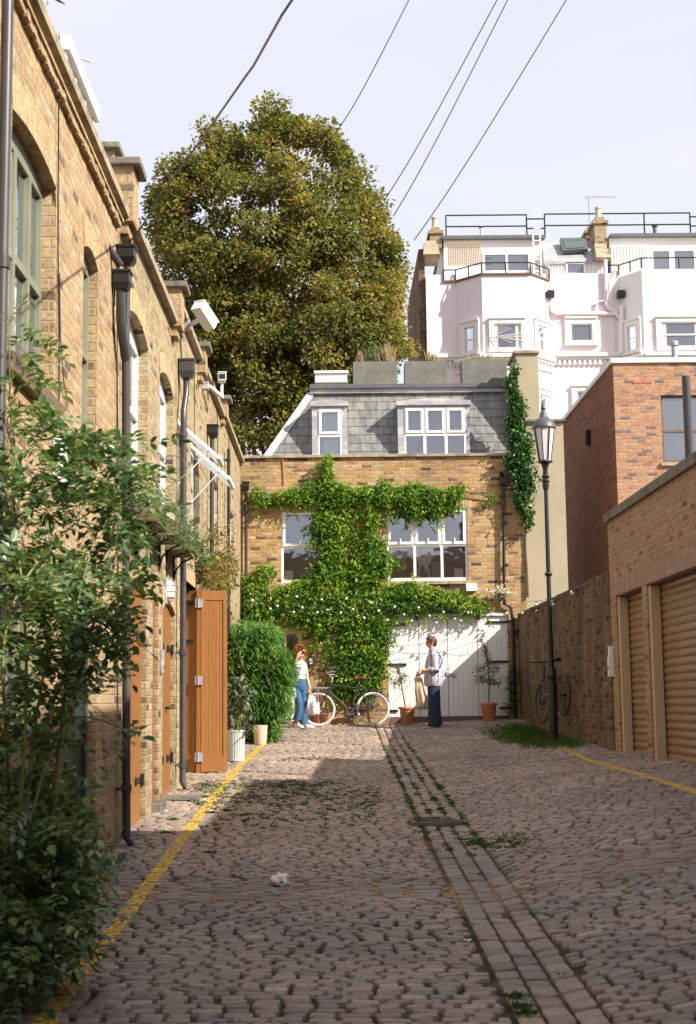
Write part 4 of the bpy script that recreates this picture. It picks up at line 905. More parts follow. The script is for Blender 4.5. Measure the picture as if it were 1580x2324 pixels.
# sliding doors, trellis, ladder
FT = lambda u, v, w_: Vector((u, yb-w_, v))
def wfar(parent, fr, q, cols=(), rows=(), fw=.09, mat='white'): return window(parent, fr, *q, .05, cols=cols, rows=rows, fw=fw, mat=mat, glass='glass_far')
wfar(PK, FT, (T2(1096, 600).x, T2(1096, 621).z, T2(1204, 600).x, T2(1096, 574).z), cols=(.5,))
wfar(WH, FT, (T2(1478, 600).x, T2(1478, 618).z, T2(1524, 600).x, T2(1478, 566).z)); wfar(WH, FT, (T2(1526, 600).x, T2(1478, 618).z, T2(1580, 600).x, T2(1478, 566).z))
mb = MB(); a, b = T2(1012, 573), T2(1085, 622); 
for i in range(19): x = a.x+(b.x-a.x)*i/18; mb.box((x-.018, YT+.35, b.z), (x+.018, YT+.38, a.z))
for i in range(13): z = b.z+(a.z-b.z)*i/12; mb.box((a.x, YT+.32, z-.018), (b.x, YT+.349, z+.018))
mb.build('trellis', plain('beige_trellis', (.42, .32, .22), .8), PK)
mb = MB(); 
for x_ in (1213, 1229): p = T(x_, 545); mb.box((p.x-.03, YT+.3, zterr), (p.x+.03, YT+.36, zp+.3))
for i in range(11): z = zterr+.2+i*.27; mb.box((T(1213, 500).x, YT+.31, z), (T(1229, 500).x, YT+.35, z+.04))
mb.build('ladder', M['whiter'], PK)
# corrugated strip walls
for (P_, px0, px1, pyt, pyb) in ((PK, 1245, 1378, 592, 633), (WH, 1388, 1476, 557, 622)):
    mb = MB(); n = int((px1-px0)/7)
    for i in range(n): a = T(px0+(px1-px0)*i/n, 600, -.6).x; z1, z0 = T(px0, pyt, -.6).z, T(px0, pyb, -.6).z; mb.box((a, YT+.55, z0), (a+.045, YT+.62, z1))
    mb.box((T(px0, 600, -.6).x, YT+.62, T(px0, pyb, -.6).z), (T(px1, 600, -.6).x, YT+1.7, T(px0, pyt, -.6).z)); mb.build('boarded_wall', M['whiter'], P_)
FT6 = lambda u, v, w_: Vector((u, YT+.55-w_, v))
wfar(PK, FT6, (T(1284, 600, -.55).x, T(1284, 625, -.55).z, T(1328, 600, -.55).x, T(1284, 596, -.55).z), fw=.07)
# lead lean-to roof with skylight
a, b, c, d = T(1234, 592, -.5), T(1371, 588, -.5), T(1366, 548, -2.4), T(1232, 548, -2.4)
mb = MB(); th = Vector((0, .0, -.15)); mb.hexa([a+th, b+th, c+th, d+th, a, b, c, d]); rf = mb.build('lead_roof', M['lead'], PK)
sa, sb, sc_, sd = T(1277, 576, -1.0), T(1334, 573, -1.0), T(1327, 547, -2.0), T(1270, 548, -2.0)
up = Vector((0, -.12, .12)); mb = MB(); mb.hexa([sa, sb, sc_, sd, sa+up, sb+up, sc_+up, sd+up]); f = mb.build('skylight', M['lead_dark'], rf)
ce = (sa+sb+sc_+sd)/4; sh = lambda p: ce+(p-ce)*.8+up*1.15; MB().add([sh(sa), sh(sb), sh(sc_), sh(sd)], [(0, 1, 2, 3)]).build('pane', plain('skylight_glass', (.08, .105, .11), .15, .1), f)
# bays
B1 = bay(PK, 'pink', (1040, 1100, 1212, 1255), 620, 1400); B2 = bay(WH, 'whiter', (1415, 1468, 1640, 1700), 612, 1400)
def bayface(parent, B, k): 
    a, b, c, d = B[:4]; return [fr_between((a, YT), (b, YT-1.0)), fr_between((b, YT-1.0), (c, YT-1.0)), fr_between((c, YT-1.0), (d, YT))][k], [math.hypot(b-a, 1), c-b, math.hypot(d-c, 1)][k]
def zz(py, d=1): return T(1150, py, d).z
for (H, B) in ((PK, B1), (WH, B2)):
    a, b, c, d, zt_, zb_ = B
    for k in (0, 1, 2):
        fr, Lk = bayface(H, B, k)
        m_ = .22 if k != 1 else .2
        u0, u1 = (Lk*.32, Lk*.75) if k == 0 else ((Lk*.22, Lk*.78) if k == 1 else (Lk*.22, Lk*.68))
        sash(H, fr, u0, zz(792), u1, zz(735), row=(k != 1 or H is WH), curtain=True); sash(H, fr, u0, zz(975), u1, zz(892), curtain=True)
    # cornice with dentils between the floors, parapet capping
    mb = MB()
    for k in (0, 1, 2):
        fr, Lk = bayface(H, B, k)
        for (z0_, z1_, w_) in ((zz(812), zz(804), .22), (zz(818), zz(812), .14), (zz(836), zz(831), .08)): obox(mb, fr, -.02, min(z0_, z1_), Lk+.02, max(z0_, z1_), 0, w_)
        n = int(Lk/.2)
        for i in range(n): obox(mb, fr, Lk*i/n+.03, zz(830), Lk*i/n+.12, zz(819), 0, .10)
    mb.build('cornice', M['whiter'], H)
for (p0, p1) in ((972, 1040), (1255, 1415)):
    mb = MB(); a, b = T(p0, 800).x, T(p1, 800).x
    for (z0_, z1_, w_) in ((zz(812, 0), zz(804, 0), .2), (zz(818, 0), zz(812, 0), .12)): mb.box((a, YT-w_, min(z0_, z1_)), (b, YT, max(z0_, z1_)))
    n = int((b-a)/.2)
    for i in range(n): x = a+(b-a)*i/n; mb.box((x, YT-.1, zz(830, 0)), (x+.1, YT, zz(819, 0)))
    mb.build('cornice', M['whiter'], PK)
FT0 = lambda u, v, w_: Vector((u, YT-w_, v))
sash(PK, FT0, T(1296, 800).x, zz(777, 0), T(1346, 800).x, zz(737, 0), row=False, arc=.22); sash(PK, FT0, T(1305, 800).x, zz(975, 0), T(1380, 800).x, zz(890, 0), arc=.2)
# terrace railings following the bays
hz = .62
for (H, B, zr_) in ((PK, B1, zz(620)), (WH, B2, zz(612))):
    a, b, c, d = B[:4]; pts = [(a-.5, YT-.05, zr_), (a, YT-.05, zr_), (b, YT-1.0, zr_), (c, YT-1.0, zr_), (d, YT-.05, zr_)]
    ps = pts+[tuple((Vector(p)+Vector(q))/2) for p, q in zip(pts[1:-1], pts[2:])]; rail(H, pts, .45, rows=(1,), posts=ps, r=.03)
mb = MB(); a, b, c, d = B1[:4]
for P, Q in (((xl+.7, YT-.02), (a, YT-.02)), ((a, YT-.02), (b, YT-1.02)), ((b, YT-1.02), (c, YT-1.02)), ((c, YT-1.02), (d, YT-.02))): mb.beam((*P, zz(622)), (*Q, zz(622)), .12, .08)
mb.build('terrace_kerb', M['wood_dark'], PK)
# roof rails
def rr(parent, px0, px1, pyt, pyb, posts): 
    y_ = YT+2.0; z1, z0 = onY(px0, pyt, y_).z, onY(px0, pyb, y_).z; h = z1-z0
    X = lambda px: onY(px, 500, y_).x
    rail(parent, [(X(px0), y_, z0), (X(px1), y_, z0)], h, rows=(.5, 1), posts=[(X(p), y_, z0) for p in posts], r=.032)
rr(PK, 1012, 1195, 489, 540, (1012, 1195)); rr(PK, 1195, 1236, 497, 540, (1195, 1236)); rr(WH, 1236, 1462, 486, 538, (1236, 1462)); rr(WH, 1462, 1566, 484, 536, (1462, 1566)); rr(WH, 1566, 1640, 492, 534, (1566, 1640))
# flank of the pink house (bare dark brick) and chimneys
mb = MB(); mb.box((xl-.02, YT+.3, -1), (xl-.27, YT+9.5, T(980, 560).z)); mb.build('flank_wall', M['brick_old'], PK)
def chim(parent, px, py0, py1, wd, pots, Y=YT+1.5):
    p0, p1 = onY(px, py0, Y), onY(px, py1, Y); mb = MB(); h = wd/2
    mb.box((p0.x-h, Y, p1.z), (p0.x+h, Y+1.2, p0.z-.35)); mb.box((p0.x-h-.08, Y-.08, p0.z-.35), (p0.x+h+.08, Y+1.28, p0.z-.2)); mb.box((p0.x-h*.7, Y+.1, p0.z-.2), (p0.x+h*.7, Y+1.1, p0.z-.0))
    c_ = mb.build('chimney', M['brick_yel'], parent)
    for i in range(pots): MB().lathe([(.17, 0), (.14, .1), (.13, .4), (.16, .42), (.16, .5), (.11, .5)], (p0.x, Y+.35+.4*i, p0.z), 12).build('chimney_pot', M['cream'], c_, smooth='auto')
chim(PK, 989, 513, 562, .5, 1); chim(WH, 1362, 490, 560, .52, 1); chim(WH, 1345, 512, 560, .55, 0, YT+3)
p = T(989, 560); mb = MB(); mb.hexa([(xl-.1, YT-.12, p.z-.35), (xl+.62, YT-.12, p.z-.35), (xl+.62, YT+1.6, p.z-.35), (xl-.1, YT+1.6, p.z-.35), (xl-.0, YT+.4, p.z+.4), (xl+.5, YT+.4, p.z+.4), (xl+.5, YT+1.6, p.z+.4), (xl-.0, YT+1.6, p.z+.4)]); mb.build('gable_coping', M['stone'], PK)
p = T(1368, 580); mb = MB(); mb.hexa([(p.x-.28, YT-.1, p.z-.1), (p.x+.36, YT-.1, p.z-.1), (p.x+.36, YT+1.8, p.z-.1), (p.x-.28, YT+1.8, p.z-.1), (p.x-.2, YT+.7, p.z+.75), (p.x+.24, YT+.7, p.z+.75), (p.x+.24, YT+1.8, p.z+.75), (p.x-.2, YT+1.8, p.z+.75)]); mb.build('gable_coping', M['stone'], WH)
# wall pipes painted pink and white
def wp(parent, pix, r, mat, d=.1):
    MB().tube([T(x, y, d) for x, y in pix], r, 8).build('waste_pipe', M[mat], parent, smooth='auto')
wp(PK, [(1251, 690), (1253, 705), (1262, 712), (1395, 712), (1408, 722), (1408, 800)], .08, 'pink'); wp(PK, [(1374, 590), (1376, 690), (1384, 702), (1400, 712)], .08, 'pink'); wp(PK, [(1300, 716), (1378, 714)], .03, 'stone')
wp(WH, [(1411, 695), (1411, 803)], .09, 'whiter', .2); wp(PK, [(1356, 708), (1355, 685), (1372, 683)], .05, 'pink')
for (H, px, m_) in ((PK, 1250, 'pink'), (WH, 1410, 'whiter')): p = T(px, 675, .25); MB().box((p.x-.16, p.y-.1, p.z-.0), (p.x+.16, p.y+.2, p.z+.3), .02).build('overflow_box', M['iron'], H)
wp(PK, [(1384, 800), (1385, 950)], .05, 'whiter')
for (H, px, pyt, pyb) in ((PK, 1093, 515, 545), (WH, 1486, 512, 536)):
    p0, p1 = T(px, pyt, -3), T(px, pyb, -3); MB().lathe([(.09, p1.z-p0.z-.3), (.09, -.05), (.14, -.05), (.14, .02), (.05, .06)], p0, 10).build('flue', M['whiter'] if H is PK else M['lead_dark'], H, smooth='auto')
p0, p1 = onY(1530, 770, 45), onY(1530, 815, 45)
# television aerials
def aerial(loc, label, s_=1, ax='x', group=None, mast=.9, n=9, L_=1.1):
    t = thing('television_aerial', label, 'aerial', loc, group); x, y, z = loc; mb = MB(); v = Vector((1, 0, 0)) if ax == 'x' else Vector((.25, -1, 0)).normalized(); u = Vector((-v.y, v.x, 0))
    top = Vector((x, y, z+mast)); MB().tube([(x, y, z), top], .018*s_, 6).build('mast', M['lead'], t)
    mb.tube([top-v*.15, top+v*L_], .012*s_, 6)
    for i in range(n): c_ = top+v*(L_*i/(n-1)); mb.tube([c_-u*.16, c_+u*.16], .007*s_, 5)
    mb.tube([top-v*.15+Vector((0, 0, .2)), top-v*.15-Vector((0, 0, .2))], .01*s_, 5); mb.build('elements', M['lead'], t); return t
p = onY(1340, 560, YT+3); aerial((p.x, p.y, p.z), 'spiky television aerial on a mast by the brick chimney of the white terrace', 1.3, mast=2.3, L_=1.2, n=10)
def small_aerial(lab, a, b, r_, mat, foot):
    P, Q = onY(*a), onY(*b); t = thing('television_aerial', lab, 'aerial', foot); MB().tube([foot, P], .012, 6).build('mast', M['lead'], t); mb = MB(); mb.tube([P, Q], r_, 6)
    u = Vector((0, 1, .35)).normalized()
    for i in range(3): c = P.lerp(Q, .1+.42*i); mb.tube([c-u*.16, c+u*.16], r_*.6, 5)
    mb.build('elements', M[mat], t)
small_aerial('short white television aerial sticking out beyond the lead dormer on the left roof', (166, 127, 15.6), (206, 140, 15.9), .014, 'whiter', Vector((-3.2, 15.5, 6.5)))
small_aerial('dark aerial tips at the very top left above the parapet', (112, -8, 13.0), (142, 6, 13.2), .010, 'iron', Vector((-3.2, 13.0, 6.5)))
# wide grid aerial in front of the pink bay
t = thing('grid_aerial', 'wide mesh aerial with a fan of white rods in front of the pink bay window', 'aerial', onY(1150, 795, 40)); c_ = Vector(t.location)
k = 40/FD; mb = MB(); Pp = lambda px, py, d=0: onY(px, py, 40-d)
for i in range(9): f_ = i/8; mb.tube([Pp(1108+14*f_, 778-48*f_), Pp(1158+24*f_, 770-46*f_*.4, .3)], .008, 5) if i < 0 else None
for s_ in (-1, 1):
    for i in range(10): f_ = i/9; mb.tube([Pp(1106+28*f_, 762+s_*(6+30*f_)), Pp(1128+32*f_, 762+s_*(2+14*f_), .25)], .008, 5)
    mb.tube([Pp(1106, 762+s_*6), Pp(1134, 762+s_*36)], .012, 5); mb.tube([Pp(1128, 762+s_*2, .25), Pp(1160, 762+s_*16, .25)], .012, 5)
mb.build('reflector', M['lead'], t); mb = MB()
for y_ in (-6, 0, 8): mb.tube([Pp(1128, 764), Pp(1188, 764+y_*1.3, .3)], .018, 6)
mb.tube([Pp(1128, 764), Pp(1105, 766), Pp(1112, 850)], .02, 6); mb.build('rods', M['whiter'], t)
# ---------------------------------------------------------------- plants
def foliage(name, parent, P, ln, wd, mat, droop=.4, out=None, spread=1, fold=.12, sj=.3, D=None):
    """leaf-sized folded blades at the points P"""
    P = np.asarray(P, float); n = len(P)
    if D is None: D = rnd(n, rng)*spread
    D = D+np.array([0, 0, -droop])
    if out is not None: D = D+np.array(out)
    Nn = rnd(n, rng)*.7+np.array([0, -.35, .6])
    l = ln*(1+rng.normal(0, sj, n)).clip(.4, 1.8)
    V, F = leaf_arrays(P, D, Nn, l, l*wd, fold); return npmesh(name, V, F, M[mat], parent)
def gauss_pts(c, s, n): return np.array(c)+rng.normal(size=(n, 3))*np.array(s)
def limb(mb, p, q, r0, r1, sag=.0, n=6, jit=.05, ns=6):
    p, q = Vector(p), Vector(q); L_ = (q-p).length; path = []
    for i in range(n+1):
        t = i/n; x = p.lerp(q, t)+Vector((random.gauss(0, jit), random.gauss(0, jit), random.gauss(0, jit)+sag*L_*math.sin(PI*t)))*(1 if 0 < i < n else 0); path.append(x)
    mb.tube(path, [r0+(r1-r0)*i/n for i in range(n+1)], ns); return path
# --- the lime tree behind the end house
YTR = 50.0
out_l = [(222, 610), (262, 590), (275, 585), (300, 552), (330, 470), (350, 452), (380, 395), (400, 352), (440, 335), (480, 331), (540, 328), (600, 330), (700, 342), (760, 352), (850, 372), (1060, 420)]
out_r = [(222, 620), (250, 662), (265, 700), (300, 765), (330, 800), (352, 822), (400, 838), (440, 862), (470, 893), (540, 908), (570, 930), (600, 940), (660, 944), (740, 938), (800, 952), (850, 925), (1060, 860)]
def itp(tab, y):
    for (a, x), (b, z) in zip(tab[:-1], tab[1:]):
        if a <= y <= b: return x+(z-x)*(y-a)/(b-a)
    return tab[-1][1]
t = thing('lime_tree', 'tall leafy tree with yellowing crown rising behind the slate roofed end house', 'tree', (onY(645, 1000, YTR).x, YTR, 1.4))
cr = []; tc_ = onY(650, 900, YTR)
for (px, py, n_) in ((614, 236, 2), (618, 252, 2), (600, 268, 2), (632, 262, 2), (655, 272, 2), (690, 280, 2), (592, 300, 2), (495, 292, 3), (480, 315, 3), (515, 305, 2), (450, 348, 2), (545, 330, 3), (725, 300, 2), (760, 312, 3), (785, 330, 2), (805, 365, 3), (825, 395, 2), (840, 430, 3), (868, 455, 3), (885, 500, 3), (893, 540, 3), (915, 570, 3), (925, 610, 3), (928, 660, 3), (922, 710, 3), (925, 760, 3), (942, 790, 2), (952, 800, 2), (905, 800, 3), (400, 380, 2), (380, 395, 2), (355, 412, 3), (345, 440, 3), (345, 480, 2), (342, 520, 2)):
    for _ in range(n_): p = onY(636+(px-636)*(.93 if px < 640 else .86)+random.uniform(-6, 6), 640+(py-640)*.925+random.uniform(-6, 6), YTR); cr.append((p.x, YTR+random.uniform(-1.6, .8), p.z))
while len(cr) < 680:
    py = random.triangular(290, 1075, 760); l, r_ = itp(out_l, py)+34, itp(out_r, py)-36
    if py < 1000: r_ -= 12
    if r_ <= l: l = r_ = (l+r_)/2; l -= 3; r_ += 3
    s_ = random.uniform(-1, 1); hw = (r_-l)/2*(YTR/FD); px = (l+r_)/2+s_*(r_-l)/2
    q = math.sqrt(max(0, 1-s_*s_))*hw*.85; rad = random.uniform(.45, 1) if random.random() < .8 else random.uniform(0, .5); d = (random.choice((-1, -1, -1, 1)))*q*rad
    p = onY(px, py, YTR); cr.append((p.x, YTR+d, p.z))
cr = np.array(cr); pts = []; dirs = []
for c in cr:
    k = int(random.uniform(130, 330)); s_ = random.uniform(.42, .80); g = rnd(k, rng)*(rng.uniform(0, 1, (k, 1))**.45)*[s_, s_, s_*.7]; pts.append(c+g); o = g/(np.linalg.norm(g, axis=1, keepdims=True)+1e-6); dirs.append(o*.8+rnd(k, rng)*.6)
pts = np.vstack(pts); dirs = np.vstack(dirs)
foliage('crown', t, pts, .125, .8, 'leaf_tree', .15, fold=.1, D=dirs)
mb = MB(); base = Vector((tc_.x, YTR, .5)); top = onY(640, 330, YTR); path = limb(mb, base, top, .38, .05, n=14, jit=.12, ns=10)
for i in range(70):
    k = random.randint(3, 12); c = random.choice(cr); 
    if c[2] > path[k].z-.5: limb(mb, path[k], c, .11*(1-k/16), .02, n=4, jit=.15, ns=5)
mb.build('trunk', M['bark'], t, smooth=True)
# --- wisteria on the end wall
t = thing('wisteria', 'broad green climber spreading in two bands over the end house and round its windows', 'climbing plant', (E(800, 1640).x, YE-.2, 1.33))
bl_ = [(745, 1050, 10, 14, 80), (742, 1078, 14, 22, 200), (738, 1108, 40, 20, 900), (690, 1128, 45, 20, 800), (650, 1130, 30, 15, 380), (590, 1130, 16, 14, 170), (607, 1140, 18, 10, 120), (780, 1130, 45, 22, 900), (740, 1165, 22, 22, 420), (830, 1125, 30, 20, 520), (870, 1108, 14, 14, 160),
       (880, 1128, 40, 24, 900), (940, 1130, 45, 26, 1200), (990, 1138, 38, 26, 800), (1030, 1122, 24, 20, 340), (960, 1160, 55, 14, 500), (1115, 1125, 9, 12, 40), (1108, 1150, 6, 14, 16),
       (740, 1200, 26, 30, 520), (765, 1185, 30, 26, 380), (842, 1170, 20, 30, 380), (720, 1190, 12, 24, 160), (762, 1235, 36, 34, 850), (842, 1215, 18, 36, 360), (748, 1275, 26, 34, 560), (850, 1262, 28, 36, 850), (812, 1305, 46, 24, 950), (878, 1285, 11, 24, 150), (740, 1310, 30, 26, 500),
       (600, 1300, 24, 14, 220), (575, 1330, 26, 24, 350), (570, 1370, 22, 30, 500), (600, 1390, 30, 22, 500), (640, 1360, 40, 26, 900), (690, 1345, 45, 24, 1000), (700, 1385, 60, 26, 1500), (760, 1350, 50, 30, 1400), (800, 1400, 60, 36, 1900), (860, 1360, 50, 30, 1400), (930, 1345, 50, 22, 1100), (930, 1375, 45, 16, 800), (1000, 1360, 45, 20, 1000), (1055, 1375, 32, 18, 600), (1085, 1385, 14, 12, 160),
       (728, 1425, 28, 22, 380), (824, 1450, 46, 40, 1500), (860, 1430, 26, 34, 700), (718, 1462, 10, 18, 70), (748, 1462, 10, 16, 60), (815, 1510, 44, 36, 1500), (850, 1490, 26, 34, 600), (800, 1550, 38, 28, 1000), (840, 1545, 22, 24, 350), (790, 1572, 24, 14, 260), (740, 1495, 12, 20, 60)]
pts = []; reds = []
for (px, py, rx, ry, n) in bl_:
    n = int(n*.95); a = rng.uniform(0, 2*PI, n); r_ = np.sqrt(rng.uniform(0, 1.15, n)); dx, dy = np.cos(a)*r_*rx, np.sin(a)*r_*ry
    c = onY(px, py, YE); k = YE/FD; dep = np.abs(rng.normal(0, .10, n))*(1.6-np.minimum(r_, 1)*.9)+.03
    pts.append(np.stack([c.x+dx*k, YE-dep-.02, c.z-dy*k], 1))
for (px, py, rx, ry, n) in bl_:
    for _ in range(int(n/42)+1):
        a = random.uniform(0, 2*PI); q = onY(px+math.cos(a)*rx*.95, py+math.sin(a)*ry*.95, YE-.08); d = Vector((math.cos(a)+random.gauss(0, .4), random.uniform(-.5, 0), -math.sin(a)*.6-random.uniform(0, .5))).normalized(); L_ = random.uniform(.10, .30)
        m = int(L_*90); f_ = rng.uniform(0, 1, m); pts.append(np.array(q)+np.array(d)*(f_*L_)[:, None]+np.array([0, 0, -.3])*(f_**2*L_)[:, None]+rng.normal(size=(m, 3))*.018)
pts = np.vstack(pts); cl = rng.normal(size=pts.shape)*.012
foliage('leaves', t, pts+cl, .070, .48, 'leaf_wist', .55, out=(0, -.35, 0), fold=.1)
mb = MB()
for path, r_ in (([(800, 1630), (806, 1560), (795, 1480), (806, 1400), (798, 1320), (780, 1250), (750, 1180), (740, 1110), (744, 1052)], .045), ([(806, 1400), (850, 1330), (848, 1240), (838, 1160), (880, 1120), (960, 1118), (1050, 1115), (1120, 1128)], .028),
                 ([(798, 1320), (720, 1350), (640, 1345), (575, 1335)], .025), ([(820, 1350), (930, 1335), (1040, 1360), (1095, 1382)], .028), ([(744, 1110), (690, 1118), (600, 1122), (572, 1118)], .02), ([(790, 1250), (742, 1260), (700, 1300), (650, 1318)], .015), ([(796, 1480), (742, 1500), (738, 1556)], .012), ([(740, 1556), (748, 1520), (742, 1500), (752, 1480)], .012)):
    pp = [E(x, y, .05+random.uniform(0, .05)) for x, y in path]; mb.tube(pp, [r_*(1-.6*i/len(pp)) for i in range(len(pp))], 6)
mb.build('stem', M['bark'], t, smooth=True)
# --- ivy hanging down the party wall
t = thing('ivy', 'dark green ivy hanging down between the slate roof and the rendered wall', 'climbing plant', (E(1180, 1000).x, YE-.1, 4))
cols_ = [(806, 1172, 5), (830, 1168, 10), (860, 1166, 14), (900, 1170, 18), (940, 1172, 22), (980, 1176, 24), (1020, 1178, 27), (1060, 1180, 30), (1100, 1182, 26), (1140, 1186, 20), (1180, 1190, 14), (1212, 1192, 6)]
n = 7500; py = rng.triangular(806, 1040, 1214, n); cx_ = np.interp(py, [c[0] for c in cols_], [c[1] for c in cols_]); hw = np.interp(py, [c[0] for c in cols_], [c[2] for c in cols_])
px = cx_+hw*rng.normal(0, .48, n).clip(-1.3, 1.3)+5*np.sin(py*.07); k = YE/FD; o = onY(1180, 1000, YE-.1)
roll_ = -ROLL; dep = np.abs(rng.normal(0, .10, n))+.02
P = np.stack([o.x+(px-1180)*k, YE-.06-dep, o.z-(py-1000)*k*1.0+(px-1180)*k*.012], 1)
foliage('leaves', t, P, .065, .75, 'leaf_ivy', .5, out=(0, -.3, 0))
mb = MB(); limb(mb, (o.x+.08, YE-.05, 3.9), (o.x-.06, YE-.06, 8.9), .03, .01, n=10, jit=.03); mb.build('stem', M['bark'], t)
# --- the big bush in the left foreground (compound leaves on arching canes)
t = thing('foreground_bush', 'large loose green bush with oval leaflets filling the left foreground against the wall', 'bush', (-1.72, 7.7, gz(-1.7, 7.7)))
zones = [((0, 60, 700, 800), 22), ((0, 110, 770, 900), 26), ((0, 100, 880, 1000), 30), ((90, 240, 950, 1030), 14), ((130, 330, 990, 1080), 42), ((230, 420, 1000, 1110), 20), ((60, 350, 1040, 1160), 120), ((200, 345, 1060, 1200), 55), ((0, 200, 1000, 1140), 70),
         ((0, 320, 1140, 1270), 155), ((0, 300, 1250, 1370), 150), ((120, 320, 1300, 1420), 60), ((0, 260, 1350, 1470), 125), ((150, 290, 1400, 1500), 40), ((0, 190, 1450, 1580), 95), ((0, 130, 1560, 1700), 58), ((90, 240, 1540, 1600), 14), ((130, 290, 1645, 1670), 8),
         ((0, 150, 1680, 1800), 55), ((60, 200, 1780, 1880), 34), ((0, 210, 1840, 1960), 110), ((0, 225, 1930, 2060), 150), ((0, 190, 2040, 2150), 120), ((0, 120, 2140, 2215), 60)]
LP = []; LD = []; LN = []; LL = []; tw = MB(); hubs = []
canes = [((-1.80, 7.9), [(40, 1900), (60, 1500), (30, 1100), (20, 740)]), ((-1.70, 7.8), [(120, 1800), (170, 1400), (240, 1150), (300, 1000)]), ((-1.65, 7.9), [(110, 1900), (190, 1500), (290, 1200), (430, 1070)]), ((-1.8, 7.6), [(40, 2000), (80, 1650), (120, 1350), (90, 1050)]),
         ((-1.6, 7.7), [(90, 2120), (160, 2040), (215, 2020)]), ((-1.6, 7.9), [(130, 1950), (200, 1900), (235, 1870)]), ((-1.75, 7.7), [(60, 1900), (150, 1640), (285, 1655)]), ((-1.7, 7.6), [(60, 2140), (100, 2200)]), ((-1.75, 8.1), [(90, 1700), (210, 1420), (320, 1320)]), ((-1.75, 7.9), [(20, 1800), (20, 1400), (180, 1180), (330, 1120)])]
def DP(px, py):        # where in depth the bush stands for that part of the picture
    Y = 7.35+.9*min(1, max(0, px/420))+(.3 if py < 1300 else 0)
    if py > 1800: Y = 7.1+.55*min(1, px/230)
    return onY(px, py, Y)
for (b, path) in canes:
    pp = [Vector((b[0], b[1], gz(*b)))]+[DP(*p) for p in path]; fine = []
    for i in range(len(pp)-1):
        p0, p1, p2, p3 = pp[max(0, i-1)], pp[i], pp[i+1], pp[min(len(pp)-1, i+2)]
        for k in range(6): s_ = k/6; fine.append(.5*((2*p1)+(p2-p0)*s_+(2*p0-5*p1+4*p2-p3)*s_*s_+(3*p1-p0-3*p2+p3)*s_**3))
    fine.append(pp[-1]); tw.tube(fine, [.013-.010*i/len(fine) for i in range(len(fine))], 6); hubs += fine
hub = np.array(hubs)
for (x0_, x1_, y0_, y1_), n in zones:
    for _ in range(int(n*(.60 if y1_ < 1600 else .95))):
        px, py = random.uniform(x0_, x1_), random.uniform(y0_, y1_); p = DP(px, py)+Vector((0, random.gauss(0, .22), 0))
        if p.x < XL+.03: p.x = XL+.03+random.uniform(0, .1)
        if p.z < gz(p.x, p.y)+.06: continue
        k = np.argmin(((hub-np.array(p))**2).sum(1)); h = Vector(hub[k]); d = (p-h)
        if d.length < .02: d = Vector((random.gauss(0, 1), -.3, random.gauss(0, 1)))
        d.normalize(); d = (d+Vector((random.gauss(0, .5), random.gauss(0, .5), random.gauss(-.15, .35)))).normalized(); L_ = random.uniform(.12, .22)
        if (p-h).length > .1 and random.random() < .35: tw.tube([h, h.lerp(p, .5)+Vector((0, 0, .03)), p], .0022, 4)
        tip = p+d*L_+Vector((0, 0, -.03)); tw.tube([p, p+d*L_*.5+Vector((0, 0, .0)), tip], .0014, 4)
        s_ = d.cross(Vector((random.gauss(0, .35), random.gauss(0, .35), 1))).normalized(); up = s_.cross(d).normalized(); m = random.randint(3, 4); sz = random.uniform(.048, .078)
        for j in range(m):
            c = p+d*L_*(j+.6)/m*.92
            for q in (-1, 1): LP.append(c); LD.append(s_*q+d*.55+up*random.gauss(0, .2)); LN.append(up+Vector((0, 0, .5))); LL.append(sz*random.uniform(.8, 1.15)*(1-.12*abs(j-1)))
        LP.append(tip); LD.append(d+Vector((0, 0, -.1))); LN.append(up); LL.append(sz*1.15)
V, F = leaf_arrays(LP, LD, LN, np.array(LL), np.array(LL)*.62, fold=.09, curl=.15); npmesh('leaves', V, F, M['leaf_bush'], t, smooth=False)
tw.build('branches', M['stem'], t, smooth=True)
# --- bamboo clump
t = thing('bamboo_clump', 'dense dark green bamboo clump arching beside the orange folding door', 'bamboo', (-1.35, 26, gz(-1.4, 26)))
mb = MB(); P = []; D = []
for i in range(60):
    b = Vector((random.uniform(-1.75, -.95), random.uniform(25.2, 27.6), 0)); b.z = gz(b.x, b.y); px, py = random.uniform(525, 650), random.uniform(1405, 1560)
    lim = 655 if py > 1470 else 600+ (py-1400)*.8
    px = min(px, lim); q = onY(px, py, b.y-random.uniform(0, .5)); path = [b, b.lerp(q, .5)+Vector((0, 0, .25)), q, q+Vector((random.uniform(.05, .2), -.12, -.12))]; mb.tube(path, [.011, .009, .005, .002], 5)
blobs = [(560, 1440, 38, 30, 1000), (600, 1450, 36, 30, 800), (550, 1500, 40, 50, 1400), (610, 1510, 42, 50, 1800), (645, 1530, 20, 45, 600), (560, 1580, 42, 45, 1300), (620, 1590, 34, 40, 1200), (600, 1640, 32, 30, 700), (640, 1500, 20, 30, 300), (535, 1430, 18, 18, 200), (615, 1660, 18, 18, 160), (590, 1420, 40, 14, 200), (570, 1660, 26, 20, 200)]
for (px, py, rx, ry, n) in blobs:
    for _ in range(int(n*.42)):
        a = random.uniform(0, 2*PI); r_ = math.sqrt(random.uniform(0, 1.1)); Y = random.uniform(24.9, 26.6); q = onY(px+math.cos(a)*r_*rx, py+math.sin(a)*r_*ry, Y)
        for k in range(3): P.append(q); D.append((random.gauss(.25, .5), random.gauss(-.35, .4), random.gauss(-.5, .4)))
P = np.array(P); D = np.array(D); l = rng.uniform(.13, .24, len(P)); V, F = leaf_arrays(P, D, rnd(len(P), rng)*.6+np.array([0, -.3, .8]), l, l*.13, .1, .25)
npmesh('leaves', V, F, M['leaf_bamboo'], t); mb.build('canes', M['stem'], t, smooth=True)
